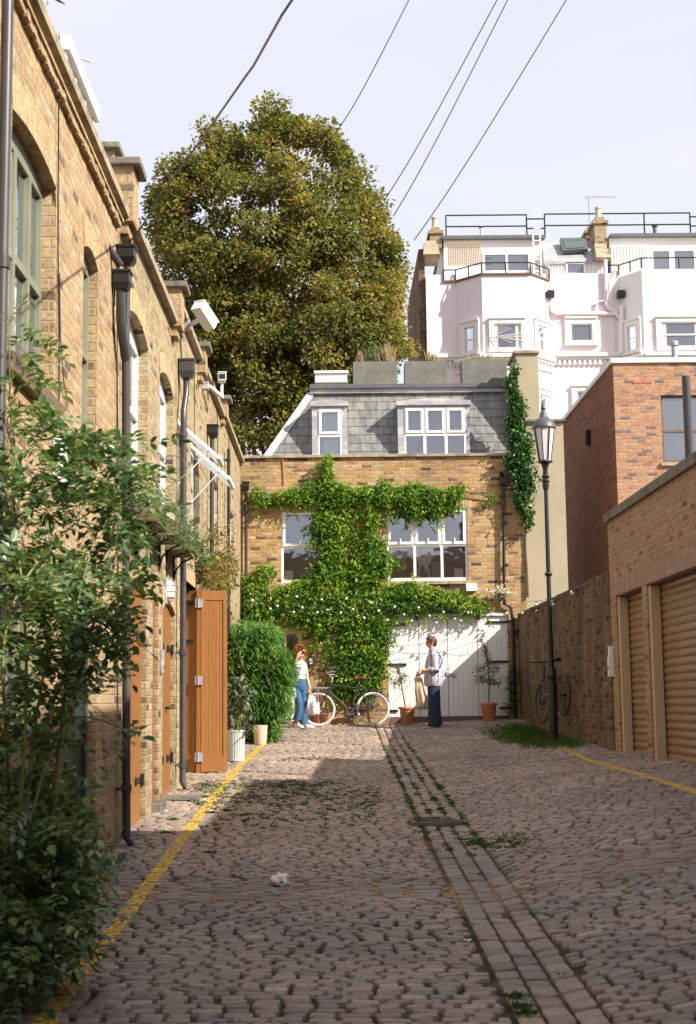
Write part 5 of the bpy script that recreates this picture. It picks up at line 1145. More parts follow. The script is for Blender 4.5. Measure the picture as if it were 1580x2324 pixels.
# --- climbing rose above the orange door, trailing juniper in the window boxes
t = thing('climbing_rose', 'reddish green climber on the left wall above the folding door', 'climbing plant', (XL, 20.5, 2.5))
P = []; mb = MB()
for (px, py, rx, ry, n) in ((490, 1290, 45, 30, 900), (520, 1280, 24, 40, 300), (470, 1310, 22, 22, 300), (505, 1325, 34, 16, 350), (490, 1230, 30, 36, 120), (455, 1260, 14, 26, 60), (522, 1215, 12, 30, 40)):
    for _ in range(n):
        a = random.uniform(0, 2*PI); r_ = math.sqrt(random.random()); x, y = px+math.cos(a)*rx*r_, py+math.sin(a)*ry*r_; q = onX(x, y, XL+random.uniform(.06, .5) if False else XL+.12)
        q = onY(x, y, min(q.y, 27)-random.uniform(0, .6)*(.4+q.y*.04)); q.y = max(19.7, q.y); q = onY(x, y, q.y); P.append(q)
foliage('leaves', t, P, .06, .6, 'leaf_rose', .2)
for i in range(16): q = random.choice(P); limb(mb, (XL+.05, 20.6+random.uniform(-.3, 2), 2.2), q, .008, .003, n=4, jit=.05, ns=5)
mb.build('stems', M['stem'], t)
def window_box(y0, y1, z, label, nn):
    t = thing('window_box', label, 'window box', (XL+.15, (y0+y1)/2, z), 'timber window boxes on the left wall')
    mb = MB(); mb.box((XL+.01, y0, z), (XL+.30, y1, z+.03)); mb.box((XL+.27, y0, z+.03), (XL+.30, y1, z+.2)); mb.box((XL+.01, y0, z+.03), (XL+.27, y0+.03, z+.2)); mb.box((XL+.01, y1-.03, z+.03), (XL+.27, y1, z+.2)); mb.build('trough', M['wood_dark'], t)
    for y in (y0+.12, y1-.12): mb = MB(); mb.tube([(XL+.0, y, z-.28), (XL+.05, y, z-.14), (XL+.13, y, z-.06), (XL+.25, y, z-.01)], .012, 6); mb.tube([(XL+.01, y, z-.3), (XL+.01, y, z)], .012, 6); mb.build('bracket', M['iron'], t)
    P = np.stack([XL+.18+np.abs(rng.normal(0, .12, nn)), rng.uniform(y0, y1+.1, nn), z+.2+rng.normal(0, .10, nn)], 1); P[:, 2] -= (P[:, 0]-XL-.2).clip(0)*.9
    foliage('greenery', t, P, .055, .16, 'leaf_ivy', -.1, fold=.1)
window_box(12.85, 13.81, 3.46, 'brown timber window box below the first white arched window', 1300)
window_box(14.7, 15.66, 3.54, 'middle timber window box beside the drainpipe below the second arched window', 1200)
window_box(16.15, 17.1, 3.54, 'farthest timber window box below the first propped white window', 1100)
# --- pots, planters and the plants in them
def planted(kind, label, cat, loc, prof, mat, group=None, ribs=0, soil=True):
    t = thing(kind, label, cat, loc, group)
    if ribs:
        n = ribs*4; V = []; F = []
        for (r_, z) in prof:
            for j in range(n): rr_ = r_*(1+(.018 if j % 4 in (1, 2) else -.012)) ; a = 2*PI*j/n; V.append((loc[0]+rr_*math.cos(a), loc[1]+rr_*math.sin(a), loc[2]+z))
        for i in range(len(prof)-1):
            for j in range(n): k = (j+1) % n; F.append((i*n+j, i*n+k, (i+1)*n+k, (i+1)*n+j))
        MB().add(V, F+[tuple(range(n-1, -1, -1))]).build('pot_wall', M[mat], t)
    else: MB().lathe(prof, loc, 28).build('pot_wall', M[mat], t, smooth='auto')
    r_ = max(p[0] for p in prof[-3:])*.9; MB().lathe([(r_, prof[-1][1]-.05), (r_, prof[-1][1]-.045)], loc, 20).build('soil', M['wood_dark'], t)
    return t
q = onG(536, 1728); planted('ribbed_planter', 'tall ribbed pale galvanised planter in front of the bamboo', 'planter', q, [(.118, 0), (.128, .02), (.124, .03), (.132, .42), (.14, .435), (.14, .46), (.128, .46), (.12, .4)], 'zinc', ribs=22)
qz = q.copy(); t = thing('leafy_shrub', 'pale green broad-leaved shrub growing in the ribbed planter', 'shrub', q+Vector((0, 0, .42)))
P = []; mb = MB()
for i in range(22):
    a = onY(random.uniform(515, 560), random.uniform(1545, 1650), q.y+random.uniform(-.15, .2)); limb(mb, q+Vector((0, 0, .42)), a, .006, .003, n=4, jit=.02, ns=5)
    for _ in range(14): P.append(np.array(a)+rng.normal(size=3)*.065)
foliage('leaves', t, P, .115, .42, 'leaf_olive', .35); mb.build('stems', M['stem'], t)
q = onG(591, 1690); planted('cream_pot', 'plain cream glazed pot at the foot of the bamboo', 'pot', q, [(.095, 0), (.105, .02), (.125, .3), (.128, .33), (.115, .33), (.1, .28)], 'cream')
TC = [(.095, 0), (.10, .01), (.108, .08), (.112, .085), (.118, .14), (.122, .145), (.13, .25), (.15, .255), (.155, .285), (.15, .295), (.135, .295), (.12, .24)]
def olive(loc, s_, label, plabel, trunk, heads):
    planted('terracotta_pot', plabel, 'pot', loc, [(r_*s_, z*s_*1.05) for r_, z in TC], 'terracotta', 'terracotta pots by the white doors')
    t = thing('olive_tree', label, 'olive tree', loc+Vector((0, 0, .25*s_)), 'young olive trees in pots'); mb = MB(); P = []
    tp = [loc+Vector((0, 0, .22*s_))]+[E(x, y, YE-loc.y) for x, y in trunk]; mb.tube(tp, [.018-.012*i/len(tp) for i in range(len(tp))], 7)
    for (x, y, rx, ry, n) in heads:
        c = E(x, y, YE-loc.y); h = min(tp, key=lambda p: (p-c).length)
        for _ in range(5): limb(mb, h, c+Vector((random.uniform(-rx, rx)*.008, random.gauss(0, .06), random.uniform(-ry, ry)*.008)), .006, .002, n=3, jit=.015, ns=5)
        k = loc.y/FD; P.append(np.array(c)+rng.normal(size=(n, 3))*np.array([rx*k*.5, .08, ry*k*.5]))
    foliage('leaves', t, np.vstack(P), .045, .3, 'leaf_olive', -.1); mb.build('trunk', M['bark'], t, smooth=True)
def onGz(px, py, Y): p = onY(px, py, Y); p.z = gz(p.x, Y); return p
olive(onGz(924.5, 1643, YE-.42), 1.13, 'slim young olive tree left of the man', 'smaller terracotta pot left of the man', [(921, 1610), (914, 1570), (909, 1540), (903, 1515)], [(904, 1520, 14, 16, 170), (910, 1545, 14, 14, 150), (897, 1550, 12, 12, 120), (915, 1535, 12, 8, 80)])
olive(onGz(1110, 1640, YE-.5), 1.2, 'taller forked olive tree on the right in front of the white doors', 'larger terracotta pot on the right in front of the white doors', [(1109, 1600), (1111, 1552), (1106, 1500), (1100, 1465), (1092, 1452)], [(1092, 1455, 10, 8, 90), (1101, 1480, 9, 14, 130), (1108, 1500, 9, 16, 120), (1090, 1518, 18, 10, 170), (1095, 1540, 20, 14, 260), (1122, 1520, 16, 14, 220), (1118, 1545, 18, 10, 180), (1131, 1552, 8, 6, 40)])
q = onGz(740, 1640, YE-.25); planted('flower_pot', 'small terracotta pot seen through the front wheel of the bicycle', 'pot', q, [(r_*.78, z*.78) for r_, z in TC], 'terracotta', 'terracotta pots by the white doors')
q2 = q+Vector((-.15, .05, 0)); planted('flower_pot', 'second small terracotta pot half hidden by the wheel rim', 'pot', q2, [(r_*.85, z) for r_, z in TC], 'terracotta', 'terracotta pots by the white doors')
t = thing('potted_seedling', 'little green seedling in the small terracotta pot', 'plant', q+Vector((0, 0, .2))); foliage('leaves', t, gauss_pts((q.x, q.y, q.z+.32), (.06, .05, .06), 90), .05, .4, 'leaf_wist', 0)
mb = MB(); limb(mb, q+Vector((0, 0, .18)), q+Vector((0, 0, .35)), .005, .003, n=3, jit=.01); mb.build('stem', M['stem'], t)
# ferns by the drainpipe
t = thing('fern', 'feathery green fern growing along the foot of the drainpipe', 'fern', (E(1160, 1630).x, YE-.2, 1.4)); P = []; D = []
for i in range(95):
    py = random.triangular(1480, 1640, 1610); b = E(1166+random.gauss(0, 5), py, .15); ang = random.uniform(-1, 1); d = Vector((-.7+random.gauss(0, .6), -.5, random.gauss(.35, .3))).normalized(); L_ = random.uniform(.12, .32)
    for k in range(14):
        f_ = k/14; c = b+d*L_*f_+Vector((0, 0, -.25*L_*f_*f_))
        for s_ in (-1, 1): P.append(c); sd_ = d.cross(Vector((0, 0, 1))).normalized(); D.append(sd_*s_+d*.4)
P = np.array(P); l = np.full(len(P), .045); V, F = leaf_arrays(P, np.array([tuple(d) for d in D]), rnd(len(P), rng)*.3+np.array([0, -.4, 1]), l, l*.3, .05); npmesh('fronds', V, F, M['leaf_ivy'], t)
# white flowers basket
q = E(1138, 1348, .18); t = thing('flower_basket', 'small wall basket overflowing with white flowers beside the drainpipe', 'flower basket', q)
MB().lathe([(.04, -.14), (.10, -.06), (.13, 0), (.12, 0), (.09, -.05)], q, 16).build('basket', M['wood_dark'], t); M['petal'] = leafm('white_petal', [(0, (.7, .66, .62)), (1, (.85, .82, .8))], .3)
foliage('flowers', t, gauss_pts((q.x, q.y, q.z+.05), (.12, .07, .06), 260), .035, .8, 'petal', 0); foliage('leaves', t, gauss_pts((q.x, q.y, q.z), (.1, .06, .06), 120), .04, .6, 'leaf_ivy', .2)
# roof planters with dry grasses
for i, (a, b, py0, py1) in enumerate(((802, 901, 820, 853), (919, 1014, 819, 852), (1049, 1150, 815, 850))):
    p0, p1 = E(a, py1, -1.6), E(b, py0, -1.6); d = ('left', 'middle', 'right')[i]; zb_ = zr+.19
    t = thing('roof_planter', ('weathered grey trough at the left on the flat roof edge', 'darker stained grey trough in the middle of the flat roof edge', 'grey trough at the right on the roof edge next to the ivy')[i], 'planter', ((p0.x+p1.x)/2, YE+1.8, zb_), 'troughs on the roof edge')
    mb = MB(); x0_, x1_, y0_, y1_, z1_ = p0.x, p1.x, YE+1.6, YE+2.05, p1.z
    mb.box((x0_, y0_, zb_), (x1_, y0_+.03, z1_)); mb.box((x0_, y1_-.03, zb_), (x1_, y1_, z1_)); mb.box((x0_, y0_+.03, zb_), (x0_+.03, y1_-.03, z1_)); mb.box((x1_-.03, y0_+.03, zb_), (x1_, y1_-.03, z1_)); mb.box((x0_+.03, y0_+.03, z1_-.06), (x1_-.03, y1_-.03, z1_-.05))
    mb.build('trough', M['trough'] if 'trough' in M else M.setdefault('trough', plain('weathered_grey_board', (.15, .15, .125), .8, .25, 3, second=(.20, .18, .13))), t)
    g = thing('ornamental_grass', ('bronze grasses and a green shrub in the left roof trough', 'sparse upright dry stems in the middle roof trough', 'wispy pale weeds in the right roof trough')[i], 'grass', ((p0.x+p1.x)/2, YE+1.8, z1_-.05)); P = []; D = []; l = []
    tufts = (((820, 38, 60), (880, 55, 110), (855, 46, 50), (890, 40, 60)), ((975, 38, 70), (985, 30, 30), (930, 12, 20)), ((1070, 24, 50), (1110, 26, 50), (1140, 20, 25)))[i]
    for (px, hh, n) in tufts:
        for _ in range(n): P.append((E(px+random.gauss(0, 5), 850, -1.8).x, YE+1.8+random.gauss(0, .06), z1_-.05)); D.append((random.gauss(0, .18), random.gauss(0, .15), 1)); l.append(hh*.0098*random.uniform(.6, 1.1))
    V, F = leaf_arrays(P, D, rnd(len(P), rng), np.array(l), np.full(len(P), .016), .05, 0); npmesh('blades', V, F, M['dry_grass'], g)
    if i == 0: foliage('leaves', g, gauss_pts((E(850, 800, -1.8).x, YE+1.8, z1_+.18), (.14, .08, .14), 500), .05, .4, 'leaf_olive', -.2)
# grass along the boundary wall and weeds in the joints
P = []; D = []; l = []
for _ in range(16000):
    px, py = random.gauss(1235, 55), random.gauss(1668, 14)
    if py < 1642+max(0, (1180-px))*.1 or py > 1702 or px > 1352 or px < 1075 or (py > 1690 and px < 1180) or (py > 1645+(px-1075)*.5+14): continue
    p = onY(px, py, 24); Z = None
    P.append((px, py))
PP = []
for (px, py) in P[:9000]:
    r_ = ray(px, py); tt = 24/r_.y
    for _ in range(4): q = CAM+r_*tt; tt += (q.z-gz(q.x, q.y))/max(.02, -(r_.z-.05))*.9
    q = CAM+r_*tt
    if q.x > XR-.02 or q.y > YE-.1 or q.y < 15: continue
    for _ in range(2): PP.append((q.x+random.gauss(0, .02), q.y+random.gauss(0, .04), gz(q.x, q.y)))
n = len(PP); D = rng.normal(size=(n, 3))*[.5, .5, .15]+[0, 0, 1]; l = rng.uniform(.03, .085, n); V, F = leaf_arrays(PP, D, rnd(n, rng), l, l*.16, .1, .1)
tag(npmesh('grass', V, F, M['leaf_grass']), 'short green grass growing on the cobbles along the foot of the boundary wall', 'grass', kind='stuff')
PP = []
def tuft(x, y, n, s_=.03):
    for _ in range(n): PP.append((x+random.gauss(0, s_), y+random.gauss(0, s_*.6), gz(x, y)-.004))
for _ in range(520):
    px = random.uniform(440, 920); py = random.triangular(1775, 1905, 1800)
    if px > 860 or random.random() > (1.35-(py-1775)/100): continue
    q = onG(px, py); q.y = 5.6+round((q.y-5.6)/.088)*.088; tuft(q.x, q.y, random.randint(8, 22), .022)
for _ in range(70):
    q = onG(random.uniform(440, 760), random.gauss(1782, 5)); tuft(q.x, q.y, 26, .035)
for _ in range(260):
    y = random.triangular(11.5, 27, 15.5); x = random.choice((.84, .992, 1.134, 1.278, 1.278, .84)); tuft(x+random.gauss(0, .008), y, random.randint(8, 24), .018)
for _ in range(60):
    q = onG(random.uniform(1060, 1200), random.gauss(1910, 9)); tuft(q.x, q.y, 14, .03)
for _ in range(30):
    q = onG(random.uniform(640, 780), random.gauss(1722, 3)); tuft(q.x, q.y, 14, .03)
for (px, py) in ((375, 1890), (475, 1935), (250, 1900), (392, 1860), (352, 1798), (480, 1845), (560, 1850), (690, 1655), (725, 1650), (1182, 2285), (1192, 2300), (1170, 2262)): q = onG(px, py); tuft(q.x, q.y, 90, .03)
q = onG(955, 1866); tuft(q.x, q.y, 200, .07)
n = len(PP); D = rng.normal(size=(n, 3))*[.9, .9, .3]+[0, 0, .7]; l = rng.uniform(.014, .036, n); V, F = leaf_arrays(PP, D, rnd(n, rng), l, l*.5, .1, .1)
tag(npmesh('weeds', V, F, M['leaf_grass']), 'small green weeds growing in the joints between the cobbles', 'weeds', kind='stuff')
# ---------------------------------------------------------------- street furniture and small things
q = onY(1256, 1665, 22.9); zg = gz(q.x, 22.9); lx = q.x
t = thing('street_lamp', 'tall black cast-iron lamp post with a tapered glass lantern', 'street lamp', (lx, 22.9, zg)); B = Vector((lx, 22.9, 0))
Zl = lambda py: onY(1240, py, 22.9).z
MB().lathe([(.080, zg-.05), (.074, Zl(1548)), (.066, Zl(1545)), (.076, Zl(1540)), (.088, Zl(1533)), (.074, Zl(1530)), (.050, Zl(1520)), (.043, Zl(1500)), (.037, Zl(1370)), (.032, Zl(1110))], B, 24).build('post', M['iron'], t, smooth='auto')
mb = MB(); 
for z in (Zl(1303), Zl(1092), Zl(1082)): mb.lathe([(.05, z-.03), (.068, z), (.05, z+.03)], B, 20)
mb.lathe([(.04, Zl(1112)), (.055, Zl(1104)), (.04, Zl(1070)), (.045, Zl(1062)), (.07, Zl(1052)), (.13, Zl(1049)), (.12, Zl(1046))], B, 20); mb.build('collar', M['iron'], t, smooth='auto')
z0, z1 = Zl(1047), Zl(972); k = MB().lathe([(.095, z0), (.172, z1)], B, 8, PI/8); M['lantern'] = glassm('frosted_lantern_glass', refl=.12, trans=1, rough=.25)
k.build('lantern_glass', plain('lantern_glass_milky', (.62, .60, .60), .25, .03), t)
mb = MB()
for i in range(8): a = PI/8+i*PI/4; mb.tube([B+Vector((.097*math.cos(a), .097*math.sin(a), z0)), B+Vector((.174*math.cos(a), .174*math.sin(a), z1))], .008 if i % 2 else .012, 6)
mb.lathe([(.115, z0-.02), (.118, z0+.01)], B, 20); mb.build('lantern_frame', M['iron'], t, smooth='auto')
MB().lathe([(.178, z1-.01), (.195, z1+.0), (.19, z1+.05), (.14, z1+.13), (.08, z1+.17), (.07, z1+.19), (.055, z1+.27), (.03, z1+.31), (.045, z1+.33), (.04, z1+.36), (.02, z1+.40), (.004, z1+.46)], B, 24).build('lantern_cap', plain('grey_lamp_cap', (.075, .075, .08), .45, .2), t, smooth='auto')
# orange folding door
t = thing('folding_door', 'glossy orange wooden folding door standing open across the left edge of the mews', 'door', (XL, 19.6, gz(XL, 19.6)))
Yd = 19.62; zt_ = onY(480, 1341, Yd).z; zb_ = onY(480, 1751, Yd).z
def leaf(a, b, mat, yy, rails=True):
    mb = MB(); A, B_ = Vector((*a, 0)), Vector((*b, 0)); d = (B_-A); Lf = d.length; d.normalize(); n = Vector((d.y, -d.x, 0)); n = n if n.y < 0 else -n
    fr = lambda u, v, w_: A+d*u+Vector((0, 0, v))+n*w_
    for (u0, u1, v0, v1, w_) in ((0, .055, zb_, zt_, .025), (Lf-.055, Lf, zb_, zt_, .025), (.055, Lf-.055, zt_-.13, zt_, .023), (.055, Lf-.055, zb_, zb_+.22, .023)): obox(mb, fr, u0, v0, u1, v1, -.02, w_)
    k = max(1, round((Lf-.11)/.05)); s_ = (Lf-.11)/k
    for i in range(k): obox(mb, fr, .055+s_*i+.0015, zb_+.22, .055+s_*(i+1)-.0015, zt_-.13, -.015, .012)
    return mb.build('door_leaf', M[mat], t), fr, Lf
l1, fr1, L1 = leaf((onY(421, 1500, Yd).x-.12, Yd+.05), (onY(446, 1500, Yd).x, Yd-.02), 'wood', 0)
l2, fr2, L2 = leaf((onY(457, 1500, Yd).x, Yd-.05), (onY(515, 1500, Yd).x, Yd+.03), 'wood', 0)
a, b = onY(446, 1500, Yd-.03).x, onY(456, 1500, Yd-.03).x; MB().box((a, Yd-.075, zb_-.02), (b, Yd-.01, zt_+.01), .006).build('edge_strip', M['wood'], t)
for f_ in (.08, .50, .93):
    z = zb_+(zt_-zb_)*f_; mb = MB(); mb.box((a-.01, Yd-.10, z-.06), (b+.03, Yd-.076, z+.06)); mb.tube([(a+.03, Yd-.105, z-.065), (a+.03, Yd-.105, z+.065)], .010, 8); mb.build('butt_hinge', M['lead'], t)
for f_ in (.93, .72): z = zb_+(zt_-zb_)*f_; mb = MB(); obox(mb, fr1, .0, z-.02, L1-.04, z+.02, .026, .04); mb.build('strap', M['iron'], l1)
# security cameras
def cctv(lab, px, py, Y, ln, wall_px, wall_py, d, box=(.13, .13), hood=True):
    c = onY(px, py, Y); w_ = onX(wall_px, wall_py, XL+.03); t = thing('security_camera', lab, 'camera', w_, 'security cameras on the left parapet'); d = Vector(d).normalized()
    mb = MB(); mb.box((XL-.02, w_.y-.06, w_.z-.06), (XL+.10, w_.y+.06, w_.z+.06), .01); mb.build('junction_box', M['lead'], t)
    mb = MB(); e = c-Vector((0, 0, box[1]*.5)); mb.beam((XL+.1, w_.y, w_.z), (e.x, e.y, w_.z), .05, .04); mb.beam((e.x, e.y, w_.z-.02), e, .04, .04, (1, 0, 0)); mb.build('arm', M['whiter'], t)
    mb = MB(); mb.beam(c-d*ln/2, c+d*ln/2, box[0], box[1]); h = mb.build('housing', M['whiter'], t)
    mb = MB(); u = Vector((0, 0, 1)); nn = (u-d*u.dot(d)).normalized(); mb.beam(c-d*ln/2*1.05+nn*(box[1]*.5+.012), c+d*ln/2*1.08+nn*(box[1]*.5+.012), box[0]*1.12, .014); mb.build('sunshield', M['white'], h)
    mb = MB(); mb.beam(c+d*(ln/2+.001), c+d*(ln/2+.006), box[0]*.78, box[1]*.7); mb.build('lens_window', M['black'], h)
    s_ = MB(); s_.tube([Vector((XL+.02, w_.y, w_.z+.1)), Vector((XL+.05, w_.y, w_.z+.35)), Vector((XL+.2, w_.y, w_.z+.2)), c-d*ln*.45], .008, 5); s_.build('cable', M['black'], t); return t
cctv('white boxy security camera tilted downwards above the drainpipe', 464, 717, 17.5, .36, 418, 738, (.45, .72, -.62), (.15, .13))
cctv('smaller grey security camera facing the camera near the end of the left parapet', 504, 858, 21.6, .3, 464, 876, (.12, -1, -.05), (.12, .11))
# bulkhead lamp, entry phone and alarm box
q = onX(379, 1342, XL+.02); t = thing('bulkhead_lamp', 'oval caged wall lamp above the orange wooden doors', 'wall lamp', q)
MB().box((XL, q.y-.08, q.z-.15), (XL+.03, q.y+.08, q.z+.15), .012).build('back_plate', M['lead'], t); MB().ball((XL+.045, q.y, q.z), .13, 16, (.5, .52, 1)).build('glass_cover', plain('opal_glass', (.75, .72, .66), .2), t, smooth=True)
mb = MB()
for dz in (-.07, 0, .07): w_ = .075*math.sqrt(1-(dz/.14)**2); mb.tube([(XL+.02, q.y-w_, q.z+dz), (XL+.09, q.y-w_*.8, q.z+dz), (XL+.125, q.y, q.z+dz), (XL+.09, q.y+w_*.8, q.z+dz), (XL+.02, q.y+w_, q.z+dz)], .006, 5)
mb.tube([(XL+.02, q.y, q.z-.15), (XL+.10, q.y, q.z-.10), (XL+.125, q.y, q.z), (XL+.10, q.y, q.z+.10), (XL+.02, q.y, q.z+.15)], .006, 5); mb.build('cage', M['lead'], t)
q = onX(369, 1501, XL+.02); t = thing('entry_phone', 'slim grey entry phone on the brick pier between the doors', 'entry phone', q); MB().box((XL, q.y-.05, q.z-.13), (XL+.035, q.y+.05, q.z+.13), .008).build('panel', M['lead'], t); MB().box((XL+.035, q.y-.02, q.z-.08), (XL+.039, q.y+.02, q.z-.04)).build('button', M['black'], t)
q = onX(134, 1052, XL+.03); t = thing('alarm_box', 'white alarm box on the nearest brick house behind the bush', 'alarm box', q); MB().box((XL, q.y-.11, q.z-.16), (XL+.07, q.y+.11, q.z+.16), .015).build('cover', M['white'], t)
for i, (px, py, w_, h_, lab) in enumerate(((1388, 1479, .10, .14, 'small pale blank switch box high on the brick pier by the garages'), (1390, 1513, .14, .27, 'grey electric meter box with a red mark by the garages'))):
    q = Vector((XR-.02, 20.2, onX(px, py, XR).z)); q = onY(px, py, yF+.02); q.x = min(q.x, XR+.2)
    t = thing('switch_box', lab, 'switch box', (q.x, yF, q.z)); q.y = yF+.01; MB().box((q.x-w_/2, q.y-.09, q.z-h_/2), (q.x+w_/2, q.y-.0, q.z+h_/2), .008).build('cover', M['whiter'], t)
    if i: MB().box((q.x-w_/2-.012, q.y-.08, q.z-.04), (q.x-w_/2, q.y-.05, q.z+.0)).build('red_switch', plain('red_plastic', (.5, .05, .03), .4), t)
# drain cover, litter, fallen leaves, access plate
q = onG(995, 1864); t = thing('drain_grate', 'rectangular iron drain grate set in the central gutter', 'drain cover', q); mb = MB()
for i in range(11): y = q.y-.30+i*.06; mb.box((q.x-.24, y, q.z-.01), (q.x+.22, y+.03, q.z+.012))
mb.build('bars', M['iron'], t); mb = MB(); mb.box((q.x-.28, q.y-.34, q.z-.01), (q.x-.24, q.y+.36, q.z+.016)); mb.box((q.x+.22, q.y-.34, q.z-.01), (q.x+.30, q.y+.36, q.z+.016)); mb.box((q.x-.24, q.y-.34, q.z-.01), (q.x+.22, q.y-.30, q.z+.016)); mb.box((q.x-.24, q.y+.33, q.z-.01), (q.x+.22, q.y+.36, q.z+.016)); mb.build('grate_frame', M['stone_dark'], t)
q = onG(415, 1810); t = thing('access_cover', 'flat grey metal access cover beside the yellow line', 'access cover', q); MB().box((q.x-.30, q.y-.35, q.z-.01), (q.x+.22, q.y+.35, q.z+.012), .003).build('plate', M['stone_dark'], t); MB().box((q.x-.27, q.y-.32, q.z+.012), (q.x+.19, q.y+.32, q.z+.015)).build('chequer_plate', M['stone_dark'], t)
q = onG(637, 2009); t = thing('plastic_bag', 'crumpled white plastic scrap with a small green mark lying on the cobbles', 'litter', q); bm = bmesh.new(); bmesh.ops.create_icosphere(bm, subdivisions=4, radius=1)
for v in bm.verts:
    n = noise.noise(v.co*1.6)*.35+noise.noise(v.co*4)*.16; c = v.co*(1+n); v.co = Vector((c.x*.075, c.y*.075, max(0, c.z*.062+.018)))+q+Vector((0, 0, .002))
me = bpy.data.meshes.new('film'); 
for v in bm.verts: v.co -= q
bm.to_mesh(me); bm.free(); link('film', me, t, plain('thin_white_plastic', (.72, .68, .68), .4, .06, 20), True)
o_ = q+Vector((.01, -.078, .028)); MB().ball(o_, .018, 10, (1, .15, .6)).build('green_mark', plain('green_print', (.15, .32, .12), .5), t, smooth=True)
M['dead_leaf'] = plain('dead_leaf', (.20, .10, .04), .8, .3, 30)
for i, (px, py, lab, s_, col) in enumerate(((263, 1974, 'large curled brown dead leaf near the foreground bush', .09, 'dead_leaf'), (540, 2030-15, '', 0, ''), (318, 1972+435, '', 0, ''), (518, 2412, '', 0, ''), (300, 1972, '', 0, ''))):
    if not s_: continue
    q = onG(px, py); t = thing('dead_leaf', lab, 'leaf', q, 'leaves and scraps fallen on the cobbles'); n = 3; V, F = leaf_arrays(np.array([q]*n)+[0, 0, .012], [(-1, .1, .25), (1, .2, .1), (.2, 1, .3)], [(0, 0, 1)]*n, np.array([s_]*n), np.array([s_*.6]*n), .3, -.2); npmesh('blade', V, F, M[col], t)
for (px, py, lab, s_, c) in ((527, 2406, '', .05, 0), (62, 2292-2, 'pale crumpled scrap of paper at the bottom left by the bush', .04, 1), (119, 2268, 'dry tan leaf near the bottom left corner', .05, 0), (540, 1992, 'dry brown leaf lying on the yellow line', .05, 0), (800, 2300, 'tiny tan leaf near the bottom centre', .03, 0), (1275, 2218, 'orange leaf scrap in the gutter near the bottom', .035, 0), (360, 2010, 'white scrap of paper on the yellow line', .03, 1), (1062, 2140, 'flattened white scrap beside the gutter', .04, 1), (1240, 2020, 'brown leaf near the right of the gutter', .03, 0)):
    if py > 2330: continue
    q = onG(px, py); t = thing('paper_scrap' if c else 'dead_leaf', lab, 'litter' if c else 'leaf', q, 'leaves and scraps fallen on the cobbles'); n = 2; V, F = leaf_arrays(np.array([q]*n)+[0, 0, .009], [(-1, .3, .15), (1, .5, .2)], [(0, 0, 1)]*n, np.array([s_]*n), np.array([s_*.8]*n), .2, .1); npmesh('blade', V, F, M['whiter' if c else 'dead_leaf'], t)
# overhead wires
def wire(lab, pix, r, mat='black'):
    P = [onY(*p) for p in pix]; Q = []
    for i in range(len(P)-1): Q += [P[i].lerp(P[i+1], k/6)-Vector((0, 0, 0)) for k in range(6)]
    Q.append(P[-1]); t = thing('overhead_wire', lab, 'wire', P[-1], 'wires crossing above the mews'); MB().tube(Q, r, 6).build('wire', M[mat], t); return t
M['wire_pink'] = plain('reddish_wire', (.13, .05, .07), .6)
w_ = wire('thick black cable sagging from the top of the picture to the left wall', [(740, -110, 7), (663, 0, 7.8), (640, 34, 8), (575, 150, 9), (560, 170, 9.2), (490, 270, 10.2), (440, 340, 11), (365, 440, 12), (325, 510, 12.6), (290, 555, 12.8)], .0085)
for (lab, pix) in (('thin wire farthest left running down to the top of the tree', [(990, -100, 14), (928, 0, 17), (765, 297, 46)]), ('left one of the close pair of thin wires meeting the tree', [(1185, -100, 14), (1128, 0, 17), (872, 455, 46)]), ('right one of the close pair of thin wires meeting the tree', [(1210, -100, 14), (1152, 0, 17), (893, 490, 46)]), ('thin wire farthest right crossing the sky towards the pink house chimney', [(1345, -100, 14), (1285, 0, 17), (940, 545, 46)])):
    P = [onY(*p) for p in pix]; t = thing('overhead_wire', lab, 'wire', P[-1], 'wires crossing above the mews'); n = 20; Q = [P[0]]+[P[1].lerp(P[2], i/n)-Vector((0, 0, .12*math.sin(PI*i/n))) for i in range(n+1)]
    MB().tube(Q, [.007]+[.007+.011*i/n for i in range(n+1)], 5).build('wire', M['wire_pink'], t)
# loose cables down the left wall
def wallcable(lab, pts, r=.006, mat='black', w_=.012): t = thing('wall_cable', lab, 'cable', onX(*pts[0], XL+w_), 'cables clipped to the left wall'); MB().tube([onX(x, y, XL+w_+random.uniform(0, .008)) for x, y in pts], r, 5).build('cable', M[mat], t)
wallcable('pair of thin cables dropping from the nearest parapet past the green sash window', [(142, 115), (146, 135), (137, 165), (133, 200), (133, 300), (132, 420), (132, 600), (134, 720), (134, 925)])
wallcable('looped end of cable on the nearest brick wall', [(135, 620), (137, 760), (144, 860), (153, 915), (150, 930), (141, 935)], .004)
wallcable('thin cable beside the double hopper drainpipe', [(281, 400), (280, 470), (282, 520), (266, 590), (258, 700), (260, 760), (266, 850), (268, 1080)], .006)
wallcable('black cable running down the far brown brick house', [(441, 830), (442, 900), (442, 1000), (441, 1150)], .006); wallcable('pale flex dropping down the corner of the last left house', [(493, 900), (494, 1000), (494, 1150), (493, 1330)], .007)
wallcable('black cable by the last parapet on the left', [(519, 960), (520, 1100), (519, 1300)], .008)
